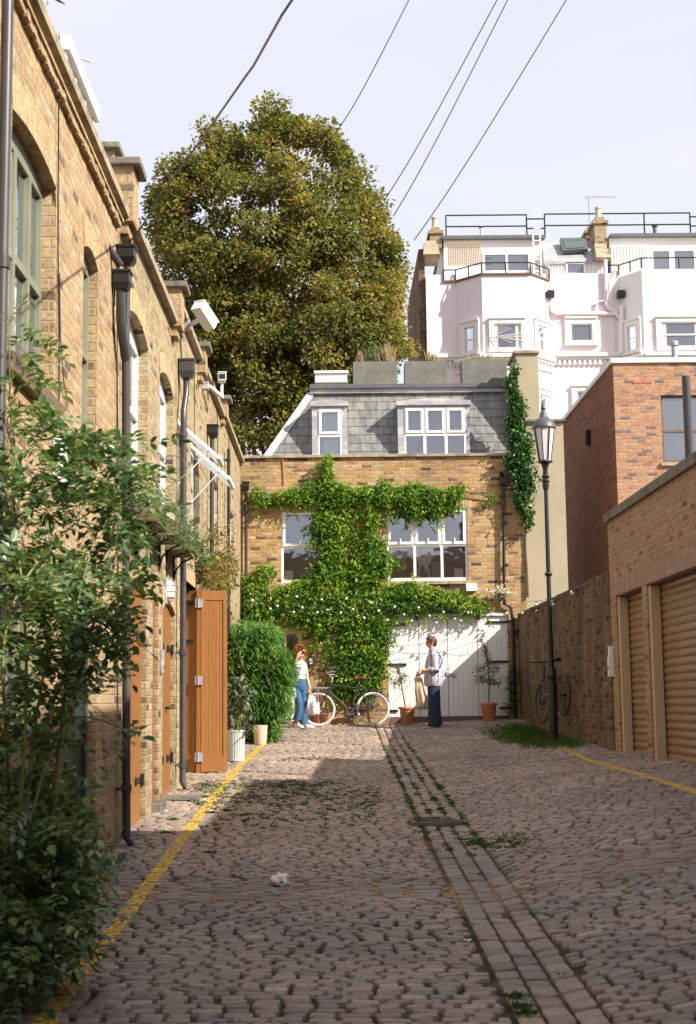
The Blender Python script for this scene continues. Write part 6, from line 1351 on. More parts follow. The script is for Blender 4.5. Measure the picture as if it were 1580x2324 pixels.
# festoon lights
t = thing('festoon_lights', 'strings of small round bulbs looping over the climber and across to the right wall', 'string lights', E(850, 1400, .4))
strs = [[(560, 1352, .5), (700, 1372, .55), (830, 1372, .55), (960, 1388, .5), (1090, 1395, .5), (1170, 1398, .4)], [(600, 1372, .5), (760, 1380, .6), (920, 1400, .6), (1060, 1400, .5), (1165, 1385, .4), (1312, 1330, .4)], [(660, 1345, .45), (800, 1350, .55), (950, 1372, .55), (1090, 1382, .4), (1200, 1365, .4), (1312, 1326, .4)]]
bulbs = []; mb = MB()
for s_ in strs:
    P = [E(a, b, c) for a, b, c in s_]; 
    for P_ in P:
        if P_.x > XR-.05: f_ = (XR-.05-CAM.x)/(P_.x-CAM.x); P_.x, P_.y, P_.z = CAM.x+(P_.x-CAM.x)*f_, P_.y*f_, CAM.z+(P_.z-CAM.z)*f_
    Q = []
    for a, b in zip(P[:-1], P[1:]):
        n = max(4, int((b-a).length/.12)); Q += [a.lerp(b, i/n)-Vector((0, 0, (.045 if (b-a).length < 3 else .014)*math.sin(PI*i/n)*(b-a).length)) for i in range(n)]
    Q.append(P[-1]); mb.tube(Q, .004, 5); bulbs += [Q[i] for i in range(1, len(Q), 4)]
bulbs = [b for i, b in enumerate(bulbs) if b.x < 3.0 or i % 4 == 0]; mb.build('flex', M['black'], t); M['bulb'] = plain('opal_bulb', (.78, .74, .68), .15, .03); proto = None
for p in bulbs[:95]:
    if proto is None: proto = MB().ball((0, 0, -.055), .027, 10); b_ = proto.v; pass
    o = MB(); o.ball(p-Vector((0, 0, .062)), .026, 8); o.build('bulb', M['bulb'], t, smooth=True)
mb = MB()
for p in bulbs[:95]: mb.tube([p, p-Vector((0, 0, .04))], .010, 5)
mb.build('lamp_holders', M['black'], t)
# white railing with black bars by the front door, wall lantern, laundry behind the window
q = E(650, 1600, .35); t = thing('basement_gate', 'low white boards behind black bars beside the woman', 'gate', (q.x, YE-.3, 1.33)); a, b = E(638, 1555, .3), E(668, 1642, .3)
for i in range(3): x = a.x+(b.x-a.x)*i/3; MB().box((x+.01, YE-.24, b.z+.05), (x+.08, YE-.22, a.z-.0), .003).build('board', M['white'], t)
mb = MB()
for i in range(4): x = a.x-.02+(b.x-a.x+.04)*i/3; mb.box((x-.008, YE-.32, b.z-.0), (x+.008, YE-.30, a.z+.05))
for z in (b.z+.08, a.z): mb.box((a.x-.05, YE-.33, z), (b.x+.05, YE-.29, z+.025))
mb.build('bars', M['iron'], t)
q = E(706, 1499, .05); t = thing('wall_plaque', 'small black hanging holder with a white card by the front door', 'plaque', q); MB().box((q.x-.045, YE-.05, q.z-.09), (q.x+.045, YE-.0, q.z+.09), .008).build('holder', M['iron'], t); MB().box((q.x-.03, YE-.056, q.z-.075), (q.x+.035, YE-.051, q.z+.04)).build('card', M['white'], t)
mb = MB(); mb.tube([Vector((q.x+.03*math.cos(a)*(1 if a < PI else -1)*.8, YE-.03, q.z+.16-.06*a/PI+.03*math.sin(a))) for a in [i*2*PI/12 for i in range(13)]], .006, 5); mb.build('hook', M['iron'], t)
M['cloth'] = plain('pale_laundry', (.70, .62, .56), .85, .06, 10, stretch=(12, 1, 1), second=(.55, .42, .38), cover=.6)
def cloth(lab, px0, px1, py0, py1, name='hanging_shirt'):
    a, b = E(px0, py0, -.13), E(px1, py1, -.13); t = thing(name, lab, 'laundry', ((a.x+b.x)/2, YE+.13, a.z), 'laundry hung behind the first floor window'); n, m = 22, 14; V = []; W = b.x-a.x; H = a.z-b.z
    for j in range(m+1):
        for i in range(n+1):
            u, v = i/n, j/m; pinch = 1-.25*v+.12*math.sin(v*5); x = (a.x+b.x)/2+(u-.5)*W*pinch; z = a.z-v*H*(.82+.18*math.cos(u*9+1))-.03*abs(u-.5); V.append((x, YE+.13+.02*math.sin(u*16+v*2), z))
    F = [(j*(n+1)+i, j*(n+1)+i+1, (j+1)*(n+1)+i+1, (j+1)*(n+1)+i) for j in range(m) for i in range(n)]; npmesh('fabric', V, F, M['cloth'], t, smooth=True); return t
cloth('white shirt on a hanger in the left part of the window', 883, 924, 1241, 1278); c2 = cloth('pale striped shirt with hanging sleeves in the middle of the window', 946, 984, 1241, 1300)
for nm, x0_, x1_, y0_, y1_ in (('strap', 893, 907, 1268, 1300), ('strap', 921, 907, 1262, 1300)): t = bpy.data.objects['hanging_shirt']; MB().tube([E(x0_, y0_, -.12), E(x1_, y1_, -.12)], .012, 6).build('strap', M['cloth'], t)
for (x0_, x1_, y0_, y1_) in ((951, 952, 1290, 1312), (974, 974, 1290, 1318), (979, 985, 1244, 1256)): MB().tube([E(x0_, y0_, -.12), E(x1_, y1_, -.12)], .016, 6).build('sleeve', M['cloth'], c2)
# flue on the roofs at the far right
p0 = onY(1530, 785, 33); t = thing('roof_flue', 'short grey metal flue standing behind the white coping of the red building', 'flue', (p0.x, 33, ztop-.3)); zt0 = onY(1530, 815, 33).z
MB().lathe([(.07, zt0-.4), (.07, p0.z), (.10, p0.z), (.10, p0.z+.10), (.07, p0.z+.12)], (p0.x, 33, 0), 14).build('pipe', M['lead'], t, smooth='auto')
# ---------------------------------------------------------------- bicycles
def bicycle(name, label, loc, rot, tilt, cols, style):
    """local: x forward, rear hub at the origin's foot"""
    t = thing(name, label, 'bicycle', (0, 0, 0)); R_ = .335 if style == 'roadster' else .34; WB = 1.10 if style == 'roadster' else 1.02
    rh, fh = Vector((0, 0, R_)), Vector((WB, 0, R_)); bb = Vector((.45, 0, .29)); st = Vector((.30, 0, .80)); ht, hb = Vector((WB-.27, 0, .86)), Vector((WB-.22, 0, .70))
    if style != 'roadster': st = Vector((.28, 0, .80)); ht, hb = Vector((WB-.22, 0, .88)), Vector((WB-.18, 0, .74))
    mb = MB(); r_ = .014
    for a, b, q in ((bb, st+Vector((-.02, 0, .06)), r_), (st-Vector((0, 0, .04)), ht-Vector((0, 0, .04)), r_), (bb, hb, r_*1.1), (hb-Vector((0, 0, .02)), ht+Vector((0, 0, .02)), r_*1.25)): mb.tube([a, b], q, 8)
    for s_ in (-1, 1):
        o = Vector((0, .055*s_, 0)); mb.tube([bb+o*.5, rh+o], .009, 6); mb.tube([st+o*.3, rh+o], .008, 6)
    mb.build('frame', M[cols[0]], t, smooth='auto'); mb = MB(); crown = hb+Vector((.02, 0, -.03))
    for s_ in (-1, 1): mb.tube([crown+Vector((0, .045*s_, 0)), crown.lerp(fh, .6)+Vector((-.01, .05*s_, 0)), fh+Vector((0, .05*s_, 0))], .010, 6)
    mb.tube([crown+Vector((0, -.045, 0)), crown+Vector((0, .045, 0))], .016, 6); mb.build('fork', M[cols[0]], t, smooth='auto')
    for c in (rh, fh):
        n = 40; mb = MB(); mb.tube([c+Vector((R_*.955*math.cos(2*PI*i/n), 0, R_*.955*math.sin(2*PI*i/n))) for i in range(n)], .020 if style == 'roadster' else .015, 8, closed=True); w_ = mb.build('wheel', M[cols[1]], t, smooth=True)
        mb = MB(); mb.tube([c+Vector((R_*.89*math.cos(2*PI*i/n), 0, R_*.89*math.sin(2*PI*i/n))) for i in range(n)], .012, 6, closed=True); mb.tube([c-Vector((0, .05, 0)), c+Vector((0, .05, 0))], .02, 8); mb.build('rim', M[cols[2]], w_, smooth=True)
        mb = MB()
        for i in range(24): a = 2*PI*i/24; s_ = .03*(1 if i % 2 else -1); mb.tube([c+Vector((.018*math.cos(a+.6), s_, .018*math.sin(a+.6))), c+Vector((R_*.88*math.cos(a), 0, R_*.88*math.sin(a)))], .0016, 3, cap=False)
        mb.build('spokes', M[cols[2]], w_)
    sp = st+Vector((-.05, 0, .13)); MB().tube([st, sp], .012, 8).build('seat_post', M['lead'], t); mb = MB(); V = []
    for i in range(9):
        x = -.13+.26*i/8; wd = [.03, .075, .085, .08, .06, .035, .024, .02, .012][i]; dz = [.0, .02, .024, .018, .012, .01, .012, .012, .004][i]; c = sp+Vector((x, 0, .02+dz)); V.append((c, wd))
    P = []; 
    for c, wd in V: P += [c+Vector((0, -wd, -.025)), c+Vector((0, -wd*.8, .012)), c+Vector((0, 0, .018)), c+Vector((0, wd*.8, .012)), c+Vector((0, wd, -.025)), c+Vector((0, 0, -.02))]
    mb.add(P, [(i*6+k, i*6+(k+1) % 6, i*6+6+(k+1) % 6, i*6+6+k) for i in range(8) for k in range(6)]+[(5, 4, 3, 2, 1, 0), tuple(48+k for k in range(6))]); mb.build('saddle', M[cols[3]], t, smooth=True)
    stem = ht+Vector((-.02, 0, .12)); mb = MB(); mb.tube([ht, stem, stem+Vector((.05, 0, .02))], .012, 8)
    if style == 'roadster':
        for s_ in (-1, 1): mb.tube([stem+Vector((.05, 0, .02)), stem+Vector((.08, .12*s_, .06)), stem+Vector((.02, .24*s_, .09)), stem+Vector((-.14, .27*s_, .07))], .010, 8)
    else:
        for s_ in (-1, 1): mb.tube([stem+Vector((.05, 0, .02)), stem+Vector((.04, .20*s_, .02)), stem+Vector((.10, .235*s_, .03)), stem+Vector((.16, .24*s_, .09))], .012, 8)
    hb_ = mb.build('handlebar', M['lead' if style == 'roadster' else 'black'], t, smooth='auto')
    for s_ in (-1, 1):
        g = MB(); g.tube([stem+Vector((-.06, .265*s_, .08)), stem+Vector((-.17, .275*s_, .065))] if style == 'roadster' else [stem+Vector((.12, .237*s_, .05)), stem+Vector((.17, .24*s_, .10))], .016, 8); g.build('grip', M['black'], hb_, smooth='auto')
        g = MB(); g.tube([stem+Vector((.05, .14*s_, .05)), stem+Vector((.02, .2*s_, .02))], .006, 5); g.build('brake_lever', M['lead'], hb_)
    mb = MB(); mb.lathe([(.085, -.004), (.092, 0), (.085, .004)], bb+Vector((0, -.05, 0)), 24, ax='Y'); mb.tube([bb+Vector((.02, -.06, .02)), bb+Vector((.12, -.07, -.12))], .009, 6); mb.tube([bb+Vector((-.02, .06, -.02)), bb+Vector((-.12, .07, .12))], .009, 6)
    mb.box(bb+Vector((.07, -.16, -.13)), bb+Vector((.16, -.07, -.11))); mb.box(bb+Vector((-.16, .07, .11)), bb+Vector((-.07, .16, .13))); mb.tube([bb, bb+Vector((0, -.06, 0))], .02, 8); mb.build('crank', M['lead'], t)
    mb = MB(); mb.tube([bb+Vector((0, -.05, .088)), rh+Vector((0, -.05, .035)), rh+Vector((-.035, -.05, 0)), rh+Vector((0, -.05, -.035)), bb+Vector((0, -.05, -.088))], .006, 5); mb.build('chain', M['iron'], t)
    if style == 'roadster':
        for c, a0, a1 in ((rh, -.35, 2.75), (fh, .35, 2.9)):
            mb = MB(); n = 22; V = []; F = []
            for i in range(n+1):
                a = a0+(a1-a0)*i/n; q = R_+.035; d = Vector((math.cos(a), 0, math.sin(a)))
                V += [c+d*(q-.012)+Vector((0, -.03, 0)), c+d*q+Vector((0, -.015, 0)), c+d*q+Vector((0, .015, 0)), c+d*(q-.012)+Vector((0, .03, 0))]
            for i in range(n): F += [(i*4+k, i*4+k+1, i*4+k+5, i*4+k+4) for k in range(3)]
            mb.add(V, F); mb.build('mudguard', M['green_dark'], t, smooth=True)
        mb = MB(); z = R_*2+.06
        for s_ in (-1, 1): mb.tube([(-.22, .06*s_, z), (.20, .06*s_, z), st+Vector((0, .02*s_, -.05))], .006, 5); mb.tube([rh+Vector((0, .06*s_, 0)), (-.10, .06*s_, z)], .005, 5)
        for x in (-.22, -.08, .06, .2): mb.tube([(x, -.06, z), (x, .06, z)], .005, 5)
        mb.build('rear_rack', M['black'], t); mb = MB(); z = R_*2+.09
        for s_ in (-1, -.3, .3, 1): mb.tube([(WB-.20, .10*s_, z+.0), (WB+.16, .10*s_, z+.02), (WB+.18, .10*s_, z+.09)], .006, 5)
        for x in (WB-.2, WB, WB+.16): mb.tube([(x, -.10, z+.01), (x, .10, z+.01)], .006, 5)
        for s_ in (-1, 1): mb.tube([fh+Vector((0, .06*s_, 0)), (WB, .08*s_, z)], .005, 5)
        mb.build('front_rack', M['lead'], t); MB().tube([bb+Vector((-.05, .02, -.02)), bb+Vector((-.12, .20, -.28))], .008, 6).build('kick_stand', M['lead'], t)
        M['orange_tag'] = plain('orange_reflector', (.75, .30, .03), .4)
        MB().ball((-.16, -.02, .42), .032, 8, (1, .3, 1)).build('reflector', M['orange_tag'], t, smooth=True); MB().box((WB-.12, -.055, .38), (WB-.09, -.04, .52)).build('reflector', M['orange_tag'], t); MB().box((.47, -.075, .24), (.50, -.06, .34)).build('reflector', M['orange_tag'], t)
    t.location = loc; t.rotation_euler = (tilt, rot[0], rot[1]); t.rotation_mode = 'XYZ'; return t
M['tyre_cream'] = plain('cream_tyre', (.72, .62, .52), .6, .06)
M['saddle_brown'] = plain('brown_leather', (.20, .065, .03), .45); M['rubber'] = plain('black_rubber', (.03, .03, .03), .7); M['frame_green'] = plain('dark_racing_green_enamel', (.035, .05, .035), .22, .05)
Yb = YE-.48; pr = onY(847, 1650, Yb); bicycle('bicycle', 'dark green roadster bicycle with cream tyres and a brown saddle leaning by the climber', (pr.x, Yb, gz(pr.x, Yb)-.0), (0, PI), math.radians(6), ('frame_green', 'tyre_cream', 'lead', 'saddle_brown'), 'roadster')
rb = Vector((3.76, 23.3, 1.52)); fb = Vector((3.56, 24.3, 1.38)); d = fb-rb
bicycle('bicycle', 'all black bicycle hitched up between the lamp post and the boundary wall', rb, (math.atan2(rb.z-fb.z, Vector((d.x, d.y)).length), math.atan2(d.y, d.x)), math.radians(0), ('black', 'rubber', 'rubber', 'black'), 'sport')
# ---------------------------------------------------------------- people
def skinned(nodes, edges, root):
    names = list(nodes); idx = {n: i for i, n in enumerate(names)}; me = bpy.data.meshes.new('tmp'); me.from_pydata([nodes[n][0] for n in names], [(idx[a], idx[b]) for a, b in edges], [])
    o = bpy.data.objects.new('tmp', me); C.objects.link(o); md = o.modifiers.new('s', 'SKIN'); md.use_smooth_shade = True; md.branch_smoothing = .6
    if not me.skin_vertices: me.skin_vertices.new(name='s')
    for n in names:
        r_ = nodes[n][1]; me.skin_vertices[0].data[idx[n]].radius = r_ if isinstance(r_, tuple) else (r_, r_)
    me.skin_vertices[0].data[idx[root]].use_root = True
    sb = o.modifiers.new('b', 'SUBSURF'); sb.levels = sb.render_levels = 2
    dg = bpy.context.evaluated_depsgraph_get(); ev = o.evaluated_get(dg); m2 = ev.to_mesh(); V = [v.co.copy() for v in m2.vertices]; F = [tuple(p.vertices) for p in m2.polygons]
    ev.to_mesh_clear(); bpy.data.objects.remove(o); bpy.data.meshes.remove(me); return V, F
def hand(mb, wrist, d, n, side, curl=.5, s_=1.0):
    """palm and five separate bent fingers; d along the hand, n palm normal, side = thumb side"""
    d, n, side = d.normalized(), n.normalized(), side.normalized(); pc = wrist+d*.045*s_
    mb.hexa([wrist-side*.022*s_-n*.011, wrist+side*.022*s_-n*.011, wrist+side*.022*s_+n*.011, wrist-side*.022*s_+n*.011, wrist+d*.088*s_-side*.036*s_-n*.010, wrist+d*.088*s_+side*.036*s_-n*.010, wrist+d*.088*s_+side*.036*s_+n*.010, wrist+d*.088*s_-side*.036*s_+n*.010])
    for i, L_ in enumerate((.068, .078, .073, .058)):
        b = wrist+d*.082*s_+side*(.028-.0187*i)*s_; p = [b]; dd = d.copy()
        for k in range(3): dd = (dd+n*curl*.75).normalized(); p.append(p[-1]+dd*L_*s_*(.45, .32, .25)[k])
        mb.tube(p, [.0092*s_, .0085*s_, .0078*s_, .0062*s_], 7)
    b = wrist+d*.025*s_+side*.022*s_; q = b+(side*.8+d*.7+n*.3).normalized()*.038*s_; mb.tube([b, q, q+(d+side*.25+n*.5*curl).normalized()*.032*s_], [.0115*s_, .0100*s_, .0075*s_], 7)
def loft(mb, rings, n=20, cap=True):
    """rings: (centre, half width along a, half depth along b, a-axis)"""
    V = []
    for c, ra, rb_, ax in rings:
        a = Vector(ax).normalized(); b = Vector((0, 0, 1)).cross(a).normalized(); c = Vector(c)
        V += [c+a*ra*math.cos(2*PI*j/n)*(1+.0*j)+b*rb_*math.sin(2*PI*j/n) for j in range(n)]
    m = len(rings); F = [(i*n+j, i*n+(j+1) % n, (i+1)*n+(j+1) % n, (i+1)*n+j) for i in range(m-1) for j in range(n)]
    if cap: F += [tuple(range(n-1, -1, -1)), tuple((m-1)*n+j for j in range(n))]
    return mb.add(V, F)
def shape_head(mb, c, f, s_, r=.098, up=Vector((0, 0, 1))):
    """head with jaw, nose, brow, ears; f = facing, s_ = towards its left"""
    f, s_ = f.normalized(), s_.normalized(); u = f.cross(s_).normalized() if f.cross(s_).dot(up) > 0 else s_.cross(f).normalized(); bm = bmesh.new(); bmesh.ops.create_uvsphere(bm, u_segments=24, v_segments=18, radius=1)
    for v in bm.verts:
        x, y, z = v.co; w = .80-.10*max(0, -z); X = x*.98; 
        if z < -.1: X += .10*(-z) if x > 0 else .22*(-z-.1); w -= .14*(-z) 
        if x > .75 and abs(y) < .22 and -.42 < z < .12: X += .24*(1-abs(y)/.22)*(1-abs(z+.22)/.4 if z < -.0 else .25)
        if x > .6 and .12 < abs(y) < .5 and 0 < z < .22: X -= .07
        if x > .7 and abs(y) < .3 and -.62 < z < -.48: X += .05
        v.co = c+f*(X*r)+s_*(y*w*r)+u*(z*1.22*r)
    bm.verts.index_update(); V = [v.co.copy() for v in bm.verts]; F = [tuple(v.index for v in q.verts) for q in bm.faces]; bm.free(); mb.add(V, F)
    for k in (-1, 1): mb.ball(c+s_*k*r*.80+u*(-.08*r)-f*.05*r, .024, 8, (.9 if abs(f.x) > .7 else .45, .45 if abs(f.x) > .7 else .9, 1.25))
    return u
def hair_cap(c, f, s_, u, r, fun, n=1400, ln=.05, seed=1):
    P = []; D = []
    rg = np.random.default_rng(seed)
    while len(P) < n:
        d = Vector(rg.normal(size=3)); d.normalize(); k = fun(d.dot(f), d.dot(s_), d.dot(u))
        if k <= 0: continue
        P.append(c+(f*d.dot(f)+s_*d.dot(s_)*.86+u*d.dot(u)*1.18)*r*k*rg.uniform(.85, 1.05)); D.append(d*.5+Vector(rg.normal(size=3))*.5-u*.5)
    return P, D
# --- the man
Ym = 28.15
def W(px, py, d=0, Y=Ym): return onY(px, py, Y-d)
foot = W(985, 1652); g0 = gz(foot.x, Ym); man = thing('person', 'man in sunglasses, patterned pale blue cardigan and wide navy trousers holding a cloth bag', 'person', (foot.x, Ym, g0))
m_ = FD/Ym; H0 = (foot.x, Ym, g0); sc = 1.0
def Lm(x, y, z): return Vector((foot.x+x, Ym+y, g0+z))     # x: to the right of the picture, y: away
F_ = Vector((-1, -.05, -.03)).normalized(); Sd = Vector((.05, -1, 0)).normalized()   # he looks left; his left shoulder is nearer
nodes = {'pel': (Lm(0, 0, .95), (.15, .11)), 'wai': (Lm(.0, 0, 1.10), (.14, .11)), 'che': (Lm(.02, 0, 1.30), (.16, .12)), 'nb': (Lm(.02, 0, 1.45), (.08, .08)), 'nk': (Lm(-.005, 0, 1.54), .058), 'hd': (Lm(-.015, 0, 1.62), .075)}
ed = [('pel', 'wai'), ('wai', 'che'), ('che', 'nb'), ('nb', 'nk'), ('nk', 'hd')]
for k, s_ in (('l', -1), ('r', 1)):
    nodes.update({'sh'+k: (Lm(.02, .19*s_, 1.40), .065), 'el'+k: (Lm(.03, .24*s_, 1.12), .048), 'wr'+k: (Lm(-.22, .20*s_, 1.10 if s_ < 0 else 1.06), .030), 'hp'+k: (Lm(0, .09*s_, .90), .09), 'kn'+k: (Lm(.0 if s_ < 0 else .05, .11*s_, .50), .06), 'an'+k: (Lm(-.03 if s_ < 0 else .08, .12*s_, .09), .042), 'to'+k: (Lm(-.19 if s_ < 0 else -.03, .13*s_, .045), .035)})
    ed += [('che', 'sh'+k), ('sh'+k, 'el'+k), ('el'+k, 'wr'+k), ('pel', 'hp'+k), ('hp'+k, 'kn'+k), ('kn'+k, 'an'+k), ('an'+k, 'to'+k)]
V, Fc = skinned(nodes, ed, 'pel'); mb = MB(); mb.add(V, Fc); hc = Lm(-.02, 0, 1.655); u = shape_head(mb, hc, F_, Sd, .101)
for k in (-1, 1): wr = nodes['wr'+('l' if k < 0 else 'r')][0]; hand(mb, wr+Vector((.01, 0, 0)), Vector((-1, 0, -.45)), Vector((0, -k, -.5)), Vector((-.4, 0, 1)), 1.0)
mb.build('body', M['skin'], man, smooth='auto')
M['hair_brown'] = leafm('brown_hair', [(0, (.06, .03, .015)), (1, (.17, .085, .04))], .1); M['hair_red'] = leafm('auburn_hair', [(0, (.30, .10, .02)), (1, (.55, .22, .06))], .2)
def fm(a, b, c): return 0 if (c < -.05 and a > -.45) or (a > .62 and c < .52) or c < -.62 else (.99 if c < .2 else 1.04)
P, D = hair_cap(hc, F_, Sd, u, .101, fm, 1700); V, F2 = leaf_arrays([tuple(p) for p in P], [tuple(d) for d in D], rnd(len(P), rng), np.full(len(P), .022), np.full(len(P), .010), .1); npmesh('hair', V, F2, M['hair_brown'], man)
mb = MB()
for k in (-1, 1): c = hc+F_*.094+Sd*k*.034+u*.012; mb.box(c-Vector((.008, .026, .017)), c+Vector((.008, .026, .017)), .004); mb.beam(c+Sd*k*.028, hc+Sd*k*.085+u*.012+F_*-.01, .006, .008)
mb.build('sunglasses', M['black'], man)
def patt():
    m, nt, bs = mat_base('patterned_knit'); bs.inputs['Roughness'].default_value = .9; g = N(nt, 'ShaderNodeTexCoord'); sx = N(nt, 'ShaderNodeSeparateXYZ'); L(nt, g.outputs['Object'], sx.inputs[0]); x, y, z = sx.outputs
    a = math_(nt, 'ARCTAN2', y, math_(nt, 'SUBTRACT', x, .02)); st_ = math_(nt, 'MULTIPLY', a, 22/(2*PI)); fs = math_(nt, 'FRACT', st_); k = math_(nt, 'FLOOR', st_); par = math_(nt, 'MODULO', math_(nt, 'ABSOLUTE', k), 2.0)
    band = math_(nt, 'MULTIPLY', math_(nt, 'LESS_THAN', math_(nt, 'ABSOLUTE', math_(nt, 'SUBTRACT', fs, .5)), .32), math_(nt, 'GREATER_THAN', par, .5)); wv = N(nt, 'ShaderNodeTexNoise'); wv.inputs['Scale'].default_value = 55; L(nt, g.outputs['Object'], wv.inputs[0]); band = math_(nt, 'MULTIPLY', band, math_(nt, 'GREATER_THAN', wv.outputs[0], .46))
    fz = math_(nt, 'FRACT', math_(nt, 'MULTIPLY', z, 22.0)); dx = math_(nt, 'MULTIPLY', math_(nt, 'SUBTRACT', fs, .5), 1.4); dz = math_(nt, 'SUBTRACT', fz, .5); rr_ = math_(nt, 'ADD', math_(nt, 'MULTIPLY', dx, dx), math_(nt, 'MULTIPLY', dz, dz)); dot = math_(nt, 'MULTIPLY', math_(nt, 'LESS_THAN', rr_, .07), math_(nt, 'LESS_THAN', par, .5))
    c = mixc(nt, band, (.58, .55, .60), (.10, .14, .32)); c = mixc(nt, dot, c, (.30, .05, .05)); hem = math_(nt, 'LESS_THAN', z, .86); c = mixc(nt, hem, c, (.42, .42, .52)); L(nt, c, bs.inputs['Base Color']); return m
mb = MB(); X = (1, 0, 0)
loft(mb, [(Lm(.005, 0, .80), .165, .21, X), (Lm(.005, 0, .84), .185, .23, X), (Lm(.02, 0, .95), .20, .245, X), (Lm(.03, 0, 1.12), .19, .24, X), (Lm(.035, 0, 1.28), .175, .24, X), (Lm(.035, 0, 1.38), .145, .22, X), (Lm(.03, 0, 1.44), .10, .16, X), (Lm(.02, 0, 1.48), .07, .09, X)], 28)
for k, s_ in (('l', -1), ('r', 1)):
    sh, el, wr = nodes['sh'+k][0], nodes['el'+k][0], nodes['wr'+k][0]; mb.tube([sh+Vector((0, -.06*s_, .02)), sh+Vector((0, .0, .0)), sh.lerp(el, .5)+Vector((.01, 0, 0)), el+Vector((.02, 0, .0)), el.lerp(wr, .30), el.lerp(wr, .50)], [.07, .088, .080, .078, .068, .056], 14)
mb.build('cardigan', patt(), man, smooth='auto')
mb = MB(); loft(mb, [(Lm(.015, 0, 1.455), .085, .10, X), (Lm(.0, 0, 1.50), .068, .075, X)], 20); mb.build('collar', plain('denim_blue_collar', (.10, .15, .30), .8), man, smooth='auto')
M['navy'] = plain('navy_twill', (.012, .028, .055), .85, .2, 12, bump=.2, bscale=20); mb = MB(); loft(mb, [(Lm(.005, 0, .99), .12, .17, X), (Lm(.005, 0, .86), .135, .185, X), (Lm(.005, 0, .80), .13, .18, X)], 24)
for s_ in (-1, 1):
    a, b = (0, .0) if s_ < 0 else (.03, .06); loft(mb, [(Lm(.005, .085*s_, .88), .125, .10, X), (Lm(a, .095*s_, .62), .115, .10, X), (Lm(a*1.2, .105*s_, .38), .112, .10, X), (Lm(b*.8-.005, .115*s_, .18), .118, .105, X), (Lm(b-.01, .12*s_, .045), .128, .11, X)], 20)
mb.build('trousers', M['navy'], man, smooth='auto')
def shoe(par, c, f, col, sole):
    f = Vector(f).normalized(); s_ = Vector((-f.y, f.x, 0)); fr = lambda x, y, z: Vector(c)+f*x+s_*y+Vector((0, 0, z)); mb = MB(); V = []; prof = [(-.08, .030, .075), (-.05, .036, .085), (0, .036, .08), (.05, .038, .062), (.10, .044, .045), (.145, .042, .035), (.172, .022, .024)]
    for x, w_, h in prof: V += [fr(x, -w_, .018), fr(x, -w_*.75, h*.8+.01), fr(x, 0, h+.012), fr(x, w_*.75, h*.8+.01), fr(x, w_, .018)]
    F = [(i*5+k, i*5+(k+1) % 5, i*5+5+(k+1) % 5, i*5+5+k) for i in range(6) for k in range(5)]+[(4, 3, 2, 1, 0), tuple(30+k for k in range(5))]; mb.add(V, F); o = mb.build('shoe', M[col], par, smooth='auto')
    mb = MB(); V = []
    for x, w_, h in prof: V += [fr(x*1.03, -w_*1.08, .0), fr(x*1.03, w_*1.08, .0), fr(x*1.03, w_*1.08, .02), fr(x*1.03, -w_*1.08, .02)]
    mb.add(V, [(i*4+k, i*4+(k+1) % 4, i*4+4+(k+1) % 4, i*4+4+k) for i in range(6) for k in range(4)]+[(3, 2, 1, 0), tuple(24+k for k in range(4))]).build('sole', M[sole], o, smooth='auto')
M['maroon'] = plain('maroon_canvas', (.13, .035, .05), .8); M['offwhite'] = plain('off_white_rubber', (.72, .70, .60), .6)
shoe(man, Lm(-.06, -.13, .0), (-1, -.1, 0), 'maroon', 'offwhite'); shoe(man, Lm(.07, .13, 0), (-1, .1, 0), 'maroon', 'offwhite')
mb = MB(); mb.tube([Lm(.07, -.10, 1.47), Lm(.14, -.20, 1.38), Lm(.17, -.245, 1.27), Lm(.12, -.265, 1.16), Lm(.02, -.25, 1.02), Lm(-.12, -.16, .96)], .014, 6); mb.build('bag_strap', M['black'], man)
# the cloth bag he holds
def sack(name, label, cat, top, bot, w0, w1, mat, dep=.07, seed=3, ex=None, creases=.02):
    t = thing(name, label, cat, top); mb = MB(); n, m = 26, 12; V = []; top, bot = Vector(top), Vector(bot); rnd_ = random.Random(seed)
    for j in range(m+1):
        v = j/m; c = top.lerp(bot, v); w_ = w0+(w1-w0)*min(1, v*1.5)**.8; d_ = dep*math.sin(PI*min(.98, max(.06, v*.93+.05)))**.6
        for i in range(n):
            a = 2*PI*i/n; k = 1+creases/w_*.5*math.sin(a*5+v*3)+creases/w_*.4*math.sin(a*9-v*7); V.append(c+Vector((w_*k*math.cos(a), d_*k*math.sin(a), .012*math.sin(a*3+v*9))))
    F = [(i*n+j, i*n+(j+1) % n, (i+1)*n+(j+1) % n, (i+1)*n+j) for i in range(m) for j in range(n)]+[tuple(range(n-1, -1, -1)), tuple(m*n+j for j in range(n))]
    mb.add(V, F); mb.build('bag_body', M[mat], t, smooth=True); return t
M['canvas'] = plain('beige_satin_cloth', (.58, .43, .30), .5, .15, 10, stretch=(6, 6, 1)); hL = nodes['wrl'][0]+Vector((-.07, 0, -.04)); t = sack('cloth_bag', 'long crumpled beige cloth bag hanging from the hands of the man', 'bag', hL+Vector((-.01, .10, -.10)), Lm(-.22, -.06, .36), .05, .10, 'canvas', .06, creases=.03)
mb = MB(); mb.tube([hL+Vector((-.015, .0, .0)), hL+Vector((-.03, .06, -.10))], .010, 5); mb.tube([hL+Vector((.01, .02, .0)), hL+Vector((.02, .12, -.12))], .010, 5); mb.build('handle', M['canvas'], t)
